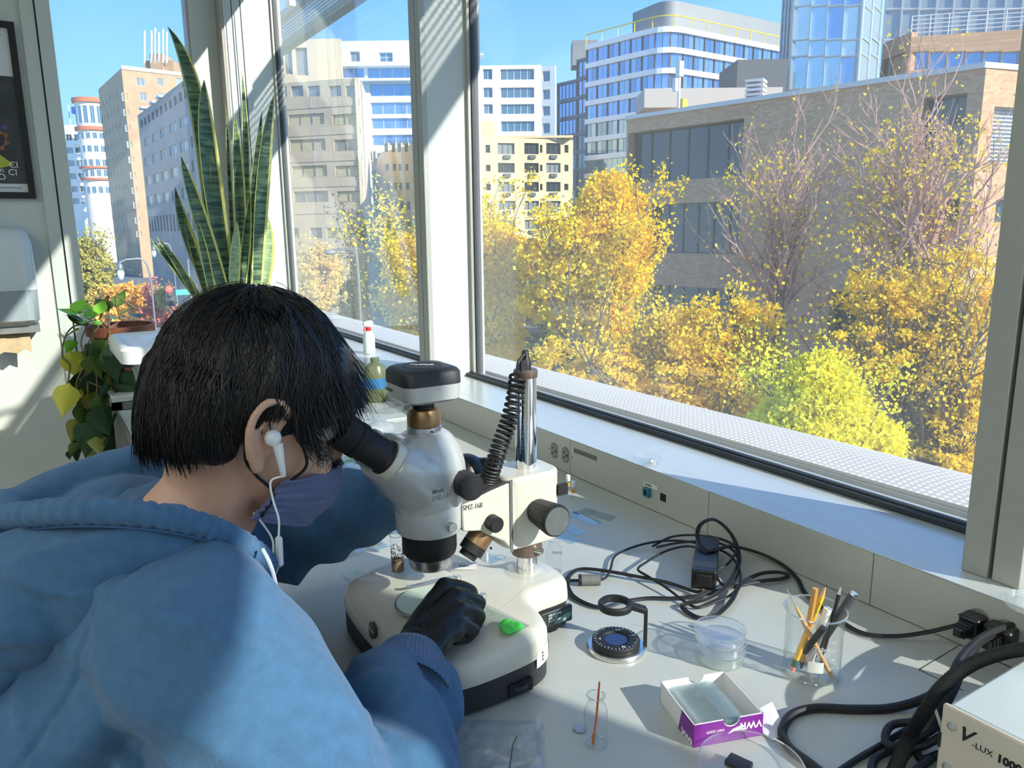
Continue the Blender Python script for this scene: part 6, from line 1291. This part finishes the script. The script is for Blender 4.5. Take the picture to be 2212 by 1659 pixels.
# --- body: one continuous surface
m = MB(); rows_ = []
for w,uf,ub,hw in ((-.118,.070,.030,.022),(-.108,.086,.005,.038),(-.09,.094,-.02,.050),(-.06,.096,-.045,.060),(-.035,.096,-.060,.066),(-.01,.092,-.075,.070),(.015,.086,-.085,.0725),(.035,.090,-.090,.074),(.06,.088,-.093,.074),(.085,.076,-.088,.068),(.105,.053,-.070,.054),(.12,.018,-.035,.028)):
    c_ = (uf+ub)/2; a_ = (uf-ub)/2; w = w*.80 if w < 0 else w; rows_.append([HP(c_+a_*math.copysign(abs(math.cos(t_))**.9,math.cos(t_)),hw*math.copysign(abs(math.sin(t_))**.85,math.sin(t_)),w) for t_ in [2*PI*k/32 for k in range(32)]])
m.loft(rows_)
for u,v,w,r in ((.093,0,.022,.009),(.100,0,.004,.010),(.106,0,-.010,.011),(.110,0,-.020,.0115),(.102,.010,-.024,.008),(.102,-.010,-.024,.008),(.094,0,-.047,.012),(.094,.012,-.049,.009),(.094,-.012,-.049,.009),(.086,0,-.078,.016)): m.ball(HP(u,v,w),r,12,8)
for s in (-1,1): m.ball(HP(.070,s*.036,-.030),(.024,.022,.024),14,10,HR); m.ball(HP(.082,s*.030,.030),(.012,.020,.007),12,8,HR)
for s in (-1,1): # ears
    E_ = lambda u,w,o=0: HP(-.004+u*1.12,s*(.0765+o*1.15),-.002+w*1.08)
    m.ball(E_(0,0,.002),(.017,.0055,.029),16,10,HR)
    rim = spline([E_(.012,.012,.001),E_(.013,.024,.006),E_(.004,.033,.010),E_(-.010,.030,.013),E_(-.018,.016,.015),E_(-.018,-.002,.014),E_(-.012,-.018,.011),E_(-.004,-.028,.008)],5); m.tube(rim,.0048,10)
    m.ball(E_(.000,-.029,.006),(.0085,.0055,.0095),12,8,HR); m.ball(E_(.013,-.004,.004),(.004,.004,.006),10,8,HR); m.tube(spline([E_(.002,.018,.008),E_(-.009,.008,.010),E_(-.008,-.008,.010),E_(.002,-.016,.008)],4),.0028,8)
chain(m,[(HP(-.018,0,-.02),.055),(Vector((.146,MY,1.015)),.054),(Vector((.105,MY,.962)),.060),(Vector((.08,MY,.90)),.075)],20)
for sh_,elb,wr_ in ((SH_R,EL_R,WR_R),(SH_L,EL_L,WR_L)): chain(m,[(sh_,.052),((sh_+elb)/2,.046),(elb,.040),((elb+wr_)/2,.036),(wr_,.026)])
TOR = [(.40,-.15,.11,.16),(.55,-.10,.115,.165),(.70,-.045,.115,.17),(.82,.005,.115,.18),(.90,.035,.10,.185),(.95,.055,.085,.18),(.985,.075,.055,.12)]
m.loft([[Vector((cx+a*math.cos(t_),MY+b*math.sin(t_),z)) for t_ in [2*PI*k/32 for k in range(32)]] for z,cx,a,b in TOR])
for s in (-1,1): chain(m,[(Vector((-.12,MY+s*.10,.46)),.085),(Vector((.10,MY+s*.11,.50)),.075),(Vector((.28,MY+s*.12,.50)),.060),(Vector((.26,MY+s*.12,.28)),.050),(Vector((.22,MY+s*.12,.07)),.040),(Vector((.30,MY+s*.12,.04)),.036)])
me = remeshed(m,.0032,6,.5); me.materials.append(M_skin); PO = Vector((-.12,MY,0)); me.transform(Matrix.Translation(-PO))
pr = bpy.data.objects.new('person',me); col.objects.link(pr); pr.location = PO; tag(pr,'person in a blue hoodie and grey mask bending over the microscope, earphone in','person')
def clothe(me, name, mat): me.materials.clear(); me.materials.append(mat); me.transform(Matrix.Translation(-PO)); o = bpy.data.objects.new(name,me); col.objects.link(o); o.parent = pr; return o
def wear(mb, name, mat, **k): o = mb.build(name,mat,pr,**k); o.location = -PO; return o
# --- hoodie: torso and sleeves in one, then folds
m = MB()
TH = [(.42,-.15,.125,.175),(.55,-.105,.135,.185),(.70,-.045,.14,.195),(.80,-.005,.138,.205),(.88,.025,.128,.210),(.93,.045,.112,.205),(.97,.060,.088,.180),(1.00,.075,.062,.120),(1.015,.085,.045,.08)]
m.loft([[Vector((cx+a*math.cos(t_),MY+b*math.copysign(abs(math.sin(t_))**.9,math.sin(t_)),z)) for t_ in [2*PI*k/40 for k in range(40)]] for z,cx,a,b in TH])
for sh_,elb,wr_,k_ in ((SH_R,EL_R,WR_R,1.0),(SH_L,EL_L,WR_L,.92)):
    fw = (wr_-elb).normalized(); chain(m,[(sh_+Vector((-.03,.05 if sh_.y < MY else -.05,.0)),.068),(sh_,.074*k_),((sh_*.55+elb*.45),.070*k_),(elb,.062*k_),(elb*.6+wr_*.4,.058*k_),(wr_-fw*.062,.050*k_),(wr_-fw*.045,.046*k_)],20)
me = remeshed(m,.0045,14,.6)
A_ = np.empty(len(me.vertices)*3); me.vertices.foreach_get('co',A_); A_ = A_.reshape(-1,3); Nn = np.empty(len(me.vertices)*3); me.vertices.foreach_get('normal',Nn); Nn = Nn.reshape(-1,3)
def fold_at(P):
    d = 0.0
    def ridge(x): return math.exp(-(x*x))
    # soft general drape
    d += .0075*noise.noise(Vector((P[0]*9+P[2]*5,P[1]*9,P[2]*5-P[0]*4)))+.0018*noise.noise(Vector((P[0]*24,P[1]*24,P[2]*14)))
    # long soft creases across the back and sleeve
    v = Vector(P); a1 = v.dot(Vector((.75,.20,.63)))*15; b1 = v.dot(Vector((-.55,.55,.62)))*4.5; r1 = 1-abs(noise.noise(Vector((a1,b1,2.3)))); d += .0080*(r1**3)
    a2 = v.dot(Vector((.30,-.60,.74)))*20; b2 = v.dot(Vector((.8,.6,.1)))*6; r2 = 1-abs(noise.noise(Vector((a2,b2,7.1)))); d += .0045*(r2**3)
    # rings of cloth gathered along the forearms
    for elb,wr_,amp in ((EL_R,WR_R,1.0),(EL_L,WR_L,1.2)):
        ax = wr_-elb; L = ax.length; ax = ax/L; q = Vector(P)-elb; s = q.dot(ax); rad = (q-ax*s).length
        if -.05 < s < L and rad < .085:
            ph = s*95+2.2*noise.noise(Vector((P[0]*20,P[1]*20,P[2]*20))); d += amp*.0038*math.sin(ph)*min(1,max(0,(s+.05)/.05))*(.4+.6*ridge((s-L*.72)/.09)+.5*ridge(s/.06))
    # folds running from the armpit over the back and the elbow crease
    q = Vector(P)-SH_R; t_ = q.z*1.0-q.x*.7; w_ = math.exp(-((P[1]-.66)/.12)**2)*math.exp(-((P[2]-.84)/.12)**2); d += .010*w_*math.sin(t_*60+3*noise.noise(Vector((P[0]*8,P[1]*8,P[2]*8))))
    # armhole seam
    e_ = (Vector(P)-(SH_R+Vector((-.012,.028,0)))).dot(Vector((.35,-.93,-.12)).normalized()); d -= .0042*math.exp(-(e_/.0028)**2)*(1 if P[1] < .76 and P[2] > .70 else 0)
    return d
D_a = np.array([fold_at(p) for p in A_]); A_ += Nn*D_a[:,None]; me.vertices.foreach_set('co',A_.ravel()); me.update()
clothe(me,'hoodie',M_hood)
# --- hood lying round the neck
m = MB()
loop_ = [(.136,.710,.992,.022),(.110,.700,1.006,.026),(.075,.695,1.022,.032),(.015,.712,1.014,.036),(-.035,.758,.998,.038),(-.056,.834,.990,.036),(-.040,.905,.998,.030),(.020,.945,1.016,.026),(.085,.955,1.022,.026),(.130,.945,1.002,.026),(.150,.915,.985,.020)]
P_ = spline([Vector(p[:3]) for p in loop_],6); R_ = []
for i in range(len(P_)): f = i/6; j = min(int(f),len(loop_)-2); R_.append(loop_[j][3]+(loop_[j+1][3]-loop_[j][3])*(f-j))
m.tube(P_,R_,16); m.ball(P_[0],R_[0]*.98); m.ball(P_[-1],R_[-1]*.98)
# the bag of the hood hanging on the back
for c_,r in (((-.045,.79,.950),(.048,.085,.055)),((-.02,.735,.975),(.060,.055,.048)),((.045,.705,.985),(.070,.040,.036)),((-.045,.88,.955),(.045,.07,.045)),((.088,.705,.978),(.045,.028,.024)),((-.055,.775,.925),(.042,.07,.05)),((.02,.84,.985),(.085,.105,.032)),((-.01,.89,.985),(.05,.055,.028)),((.06,.91,.995),(.06,.045,.030)),((.06,.75,1.0),(.06,.03,.024))): m.ball(c_,r,20,14)
me = remeshed(m,.0036,8,.6)
A_ = np.empty(len(me.vertices)*3); me.vertices.foreach_get('co',A_); A_ = A_.reshape(-1,3); Nn = np.empty(len(me.vertices)*3); me.vertices.foreach_get('normal',Nn); Nn = Nn.reshape(-1,3)
D_a = np.array([.007*(1-abs(noise.noise(Vector((p[0]*9+p[1]*4,p[1]*10,p[2]*26)))))**5+.004*noise.noise(Vector((p[0]*12,p[1]*16,p[2]*10)))+.0025*math.sin(p[2]*150+p[0]*60+4*noise.noise(Vector((p[0]*10,p[1]*10,p[2]*6))))*math.exp(-((p[2]-.965)/.03)**2)+.0012*noise.noise(Vector((p[0]*60,p[1]*60,p[2]*30))) for p in A_]); A_ += Nn*D_a[:,None]; me.vertices.foreach_set('co',A_.ravel()); me.update()
clothe(me,'hood',M_hood)
# hem of the hood opening: gathered band along the near rim
hem = [(.186,.728,.996),(.168,.704,1.016),(.125,.682,1.036),(.075,.675,1.053),(.015,.690,1.060),(-.042,.738,1.053),(-.074,.812,1.056)]
hem = [ony(574,1222,.716),ony(556,1200,.704),ony(500,1163,.684),ony(420,1132,.672),ony(300,1110,.676),ony(160,1104,.700),ony(60,1112,.745),ony(-15,1120,.80)]
Q = spline([Vector(p) for p in hem],14); m = MB(); m.tube(Q,[.0115+.0012*math.sin(i*1.9)+.0007*noise.noise(Vector((i*.7,0,0))) for i in range(len(Q))],12); wear(m,'hood_hem',M_hood,smooth=180)
m = MB(); m.tube([q+Vector((.001,-.0085,-.0105)) for q in Q],.0014,6); wear(m,'hood_seam',pm('blue_seam',S(52,88,128),.9),smooth=180)
# cuffs
def rib_mat():
    m = bpy.data.materials.new('ribbed_blue'); m.use_nodes = True; nt = m.node_tree; p = nt.nodes['Principled BSDF']; tc = nt.nodes.new('ShaderNodeTexCoord'); wv = nt.nodes.new('ShaderNodeTexWave'); wv.wave_type = 'RINGS'; wv.rings_direction = 'SPHERICAL'
    p.inputs['Base Color'].default_value = (*S(66,106,152),1); p.inputs['Roughness'].default_value = .95; return m
M_rib = pm('ribbed_blue',S(62,98,136),.95,var=.12,scale=200,sheen=.25)
def cuff(wr_, elb, r0_, r1_, back_=.062):
    ax = (wr_-elb).normalized(); u = ax.orthogonal().normalized(); w = ax.cross(u); n = 240; m = MB(); rings = []
    for s,rr2 in ((-back_,r0_),(-back_+.006,r0_*1.03),(-back_*.5,(r0_+r1_)/2*1.01),(-.006,r1_),(0,r1_*.985),(.0005,r1_*.93),(-.012,r1_*.9)):
        rings.append([wr_+ax*s+(u*math.cos(2*PI*k/n)+w*math.sin(2*PI*k/n))*(rr2+(.0005 if k%4 < 2 else -.0003)) for k in range(n)])
    m.loft(rings,cap=False); wear(m,'cuff',M_rib,smooth=180)
cuff(WR_R+(WR_R-EL_R).normalized()*.004,EL_R,.0500,.0385); cuff(WR_L,EL_L,.045,.036)
# --- right glove: palm, four fingers curled over, thumb
m = MB()
mcp = [onz(962,1270,.868),onz(984,1290,.868),onz(992,1318,.862),onz(986,1348,.853)]; pip = [onz(1015,1281,.853),onz(1031,1303,.850),onz(1032,1331,.844),onz(1021,1361,.838)]
ax = (mcp[1]-WR_R).normalized(); wv_ = [WR_R+Vector((-.002,.016,.004)),WR_R+Vector((0,.006,.007)),WR_R+Vector((.002,-.005,.005)),WR_R+Vector((.002,-.015,0))]
for i in range(4):
    r0_ = (.0125,.0128,.012,.0108)[i]; dip = pip[i]+Vector((-.006,.003,-.0175+.003*(i == 3))); tipp = dip+Vector((-.014,.002,-.002)); tipp.z = max(tipp.z,.8295); dip.z = max(dip.z,.8305)
    chain(m,[(wv_[i]-ax*.012,.0155),(wv_[i],.0155),((wv_[i]+mcp[i])/2+Vector((0,0,.003)),.0140),(mcp[i],r0_)],14); chain(m,[(mcp[i],r0_),((mcp[i]+pip[i])/2+Vector((0,0,.0025)),r0_*.88),(pip[i],r0_*.84)],14); chain(m,[(pip[i],r0_*.84),(dip,r0_*.74),(tipp,r0_*.66)],12)
chain(m,[(WR_R+Vector((.008,.018,-.006)),.0145),(WR_R+Vector((.035,.036,-.001)),.0135),(WR_R+Vector((.062,.038,.002)),.0105),(WR_R+Vector((.085,.030,.003)),.009)],12)
m.ball((WR_R+mcp[1]+mcp[2])/3+Vector((0,0,-.004)),(.028,.030,.016),16,12)
chain(m,[(WR_R-ax*.02,.0285),(WR_R-ax*.002,.0265),(WR_R+ax*.02,.025)],20)
me = remeshed(m,.0019,3,.5); A_ = np.empty(len(me.vertices)*3); me.vertices.foreach_get('co',A_); A_ = A_.reshape(-1,3); Nn = np.empty(len(me.vertices)*3); me.vertices.foreach_get('normal',Nn); Nn = Nn.reshape(-1,3)
D_a = np.array([.0011*noise.noise(Vector(p)*55)+.0009*abs(noise.noise(Vector((p[0]*140,p[1]*60,p[2]*90))))*math.exp(-((Vector(p)-WR_R-ax*.02).length/.035)**2)*2 for p in A_]); A_ += Nn*D_a[:,None]; me.vertices.foreach_set('co',A_.ravel()); me.update(); clothe(me,'glove',M_glove)
u_ = ax.orthogonal().normalized(); w_ = ax.cross(u_); m = MB(); m.loft([[WR_R+ax*s+(u_*math.cos(2*PI*k/40)+w_*math.sin(2*PI*k/40))*(r+.0012*noise.noise(Vector((k*.5,s*80,0)))) for k in range(40)] for s,r in ((.026,.0262),(.014,.0290),(.002,.0325),(-.004,.0345),(-.005,.0335))],cap=False); wear(m,'glove_cuff',M_glove,smooth=180)
# --- left glove on the far focus knob
m = MB(); ax2 = (Vector((.528,.915,.940))-WR_L).normalized(); K = Vector((.541,.905,.925))
chain(m,[(WR_L-ax2*.02,.028),(WR_L+ax2*.02,.028),(Vector((.505,.930,.945)),.030)],16)
for i in range(4): b_ = Vector((.512+.008*i,.922-.004*i,.956-.006*i)); chain(m,[(Vector((.498,.935,.948-.004*i)),.0125),(b_+Vector((.018,-.004,.002)),.0105),(b_+Vector((.040,-.012,-.008)),.009),(b_+Vector((.046,-.022,-.022)),.008)],10)
chain(m,[(Vector((.495,.925,.935)),.013),(Vector((.512,.905,.915)),.0105),(Vector((.530,.893,.902)),.009)],10); me = remeshed(m,.0024,3,.5); clothe(me,'glove',M_glove)
# --- face mask with straps
m = MB(); ns, nt_ = 40, 24; rows_ = []
for j in range(nt_+1):
    t_ = j/nt_; row = []
    for i in range(ns+1):
        s = -1+2*i/ns; a_ = s*1.42; wt = -.026-.022*abs(s)**1.5; wb_ = -.102+.012*abs(s)**1.4; w = wt+(wb_-wt)*t_
        ru = .078+.016*math.sin(PI*min(1,t_*.9+.08))*math.cos(a_)**.6-.012*t_*t_; u = .014+(ru+.022)*math.cos(a_)-.016*t_*abs(s); v = (.066-.007*t_)*math.sin(a_)/math.sin(1.42)
        k_ = noise.noise(Vector((s*5,t_*9,3)))*.0022+.0016*math.sin(t_*34+3*noise.noise(Vector((s*4,t_*3,0))))*(abs(s)**2)+.0016*math.sin(s*75)*math.exp(-(min(t_,1-t_)/.05)**2)
        row.append(HP(u+k_*math.cos(a_),v+math.copysign(.0065,s)*abs(s)**2+k_*math.sin(a_),w))
    rows_.append(row)
m.loft(rows_,closed=False); mk = wear(m,'face_mask',M_mask,smooth=180); so = mk.modifiers.new('thick','SOLIDIFY'); so.thickness = .0018; so.offset = 1
for t_i in (0,nt_): 
    m = MB(); m.tube([p for p in rows_[t_i]],[.0022+.0006*math.sin(i*2.4) for i in range(ns+1)],8); o = wear(m,'mask_hem',M_mask,smooth=180)
M_strap = pm('black_elastic',S(22,22,26),.8); E_ = lambda u,w,o=0: HP(-.004+u*1.12,-(.0765+o*1.15),-.002+w*1.08)
wear(MB().tube(spline([rows_[1][1],HP(.050,-.072,-.025),HP(.028,-.076,.006),E_(.014,.018,.006),E_(.004,.030,.006)],6),.0017,7),'mask_strap',M_strap,smooth=180)
wear(MB().tube(spline([rows_[-3][1],HP(.026,-.068,-.062),HP(.002,-.070,-.045),E_(-.010,-.026,.001),E_(-.017,-.004,.005)],6),.0017,7),'mask_strap',M_strap,smooth=180)
# --- eyes and brow (mostly hidden by the fringe)
for s in (-1,1):
    wear(MB().ball(HP(.0795,s*.031,.008),.0115,16,12),'eye',pm('eye_white',S(220,216,210),.2)); wear(MB().ball(HP(.0895,s*.031,.008),.0045,12,8),'iris',pm('iris_dark',S(30,22,18),.15))
    wear(MB().tube([HP(.088,s*.014,.030),HP(.089,s*.030,.034),HP(.080,s*.046,.030)],[.002,.0026,.0012],6),'eyebrow',M_hair)
# --- hair: scalp mass and thousands of strands
HCc = (-.006,0,.036)
def hair_r(u,v,w):
    d = Vector((u,v,w)).normalized(); ru = .110 if d.x > 0 else .099; rw = .104 if d.z > 0 else .128; rv = .088
    return 1/math.sqrt((d.x/ru)**2+(d.y/rv)**2+(d.z/rw)**2) if d.z > 0 else (abs(d.x/ru)**3+abs(d.y/rv)**3+abs(d.z/.135)**3)**(-1/3)
def HQ(u,v,w): return HP(HCc[0]+u,HCc[1]+v,HCc[2]+w)
m = MB(); rows_ = []
m.ball(HP(-.004,0,.044),(.100,.083,.096),28,18,HR); m.ball(HP(-.046,0,.004),(.052,.070,.066),24,16,HR); m.ball(HP(.046,0,.062),(.058,.074,.056),24,16,HR)
for s in (-1,1): m.ball(HP(.022,s*.058,.030),(.032,.020,.030),16,12,HR); m.ball(HP(-.040,s*.046,-.012),(.036,.022,.036),16,12,HR)
me = remeshed(m,.0035,8,.6); clothe(me,'hair_mass',M_hair)
rh = random.Random(21); loc_v = []; loc_f = []
def strand(pts_, r0_, n=3):
    P = pts_; o = len(loc_v); k = len(P)
    for i,p in enumerate(P):
        T_ = (P[min(i+1,k-1)]-P[max(i-1,0)]).normalized(); a = T_.orthogonal().normalized(); b = T_.cross(a); rr2 = r0_*(1-.85*(i/(k-1))**2)
        for j in range(n): g = 2*PI*j/n; loc_v.append(tuple(p+(a*math.cos(g)+b*math.sin(g))*rr2))
    for i in range(k-1):
        for j in range(n): a_ = o+i*n+j; b_ = o+i*n+(j+1)%n; loc_f.append((a_,b_,b_+n,a_+n))
def grow(phi, th0, th1, layer, wob, tail, taildir, r0_):
    pts_ = []; k = 9; s1, s2 = rh.uniform(0,10), rh.uniform(0,10)
    for i in range(k+1):
        t_ = i/k; th = th0+(th1-th0)*t_; ph = phi+wob*math.sin(t_*2.4+s1)*.5+.10*math.sin(th*3+s2)
        cr = .30  # crown sits a little behind the top
        d = Vector((math.sin(th)*math.cos(ph),math.sin(th)*math.sin(ph),math.cos(th))); d = Matrix.Rotation(-.22,3,'Y')@d
        rr2 = hair_r(*d)*layer*(1+.018*math.sin(ph*9+th*2)+.012*math.sin(ph*23)); pts_.append(HQ(d.x*rr2,d.y*rr2,d.z*rr2))
    if tail > 0:
        T_ = (pts_[-1]-pts_[-2]).normalized(); q = pts_[-1]
        for i in range(5): T_ = (T_*.72+(Vector(taildir)+Vector((rh.uniform(-.3,.3),rh.uniform(-.3,.3),rh.uniform(-.2,.2))))*.28).normalized(); q = q+T_*tail/5; pts_.append(q)
    strand(pts_,r0_)
def th_end(phi):
    a = abs((phi+PI)%(2*PI)-PI)           # 0 = front, PI = back
    if a < .75: return 1.34+.10*a
    if a < 1.25: return 1.42+(a-.75)*.70   # temple
    if a < 1.75: return 1.58+(a-1.25)*.4   # over the ear
    if a < 2.2: return 1.74+(a-1.75)*.62
    return 2.02+(a-2.2)*.05
for k in range(5200):
    phi = rh.uniform(-PI,PI)
    if rh.random() < .35: phi = -abs(phi)
    a = abs(phi); e_ = th_end(phi); th0 = rh.uniform(.05,.85)*e_*.8; L_ = rh.uniform(.88,1.03); big = rh.random() < .30
    if a < .8: tail, td = rh.uniform(.018,.062), tuple(HU*.35+Vector((0,0,-1))*.75+Vector((0,rh.uniform(-.3,.3),0)))
    elif a < 1.25: tail, td = rh.uniform(.012,.048), tuple(HU*.30+Vector((0,0,-1))*.8)
    elif a < 1.75: tail, td = rh.uniform(.0,.012), tuple(HU*-.5+Vector((0,0,-.7)))
    else: tail, td = rh.uniform(.002,.020), tuple(Vector((.15,0,-1)))
    grow(phi,th0,e_*L_,rh.uniform(.975,1.03) if not big else rh.uniform(.955,1.0),rh.uniform(-.35,.35),tail,td,rh.uniform(.0022,.0034) if big else rh.uniform(.0004,.0009))
for k in range(170): # long fringe falling over the brow and flyaways
    phi = rh.uniform(-.75,.75); grow(phi,rh.uniform(.2,.8),rh.uniform(1.05,1.25),rh.uniform(1.0,1.05),rh.uniform(-.4,.4),rh.uniform(.05,.095),tuple(HU*.55+Vector((0,rh.uniform(-.4,.4),-.75))),rh.uniform(.0004,.0008))
for k in range(70): phi = rh.uniform(-PI,PI); grow(phi,rh.uniform(.1,.5),rh.uniform(.6,1.1),rh.uniform(1.03,1.08),rh.uniform(-.8,.8),rh.uniform(.01,.03),tuple(Vector((rh.uniform(-1,1),rh.uniform(-1,1),.2))),.00035)
for k in range(60): # wisps in front of the ear
    q = HP(.030+rh.uniform(-.012,.02),-.074+rh.uniform(-.003,.002),.012+rh.uniform(-.01,.012)); strand([q+Vector((.006*i*rh.uniform(.4,1.2),-.0006*i,-.0105*i)) for i in range(5)],rh.uniform(.0004,.0011))
me = bpy.data.meshes.new('hair'); me.from_pydata(loc_v,[],loc_f); me.update(); me.polygons.foreach_set('use_smooth',[True]*len(me.polygons)); hr = clothe(me,'hair',M_hair); tag(hr,'short straight black hair with a wispy fringe',kind='stuff')
# --- drawstring
dsx = [ony(566,1186,.676),ony(580,1212,.668),ony(590,1240,.668),ony(596,1268,.672)]; wear(MB().tube(spline(dsx,6),.0022,8),'drawstring',pm('cord_grey_blue',S(170,184,200),.8),smooth=180)
# ================================================================== EARPHONES (worn)
M_ear = pm('earphone_white',S(226,228,226),.3,coat=.3); ep = thing('earphones','white wired earphone in the near ear, cord with inline control','earphones',E_(.006,-.004,.014))
O = ep.location; rt_ = Matrix.Identity(3)
MB().ball(E_(.004,.000,.012)-O,(.0085,.0065,.0085),16,12,HR).build('bud',M_ear,ep); MB().lathe([(.0052,0),(.0046,.010),(.0036,.020),(.0030,.030),(.0022,.034)],E_(.008,-.004,.016)-O,Vector((.10,-.02,-1)),14).build('stem',M_ear,ep)
bt = E_(.008,-.004,.016)+Vector((.10,-.02,-1)).normalized()*.033
cpts = [bt,ony(585,1040,.742),ony(590,1080,.735),ony(602,1120,.725),ony(602,1160,.718)]; MB().tube([p-O for p in spline(cpts,7)],.0011,7).build('cable',M_ear,ep)
a, b = ony(602,1158,.718), ony(604,1212,.713); MB().lathe([(.0015,0),(.0036,.002),(.0038,.026),(.0036,.028),(.0015,.030)],a-O,b-a,14).build('control',M_ear,ep)
MB().tube([p-O for p in spline([b,ony(600,1228,.713),ony(592,1245,.714),ony(586,1262,.716)],6)],.0010,7).build('cable',M_ear,ep)
MB().tube([p-O for p in spline([ony(548,1108,.78),ony(570,1135,.76),ony(588,1165,.745),ony(590,1195,.735),ony(588,1215,.732)],6)],.0011,7).build('cable',M_ear,ep)
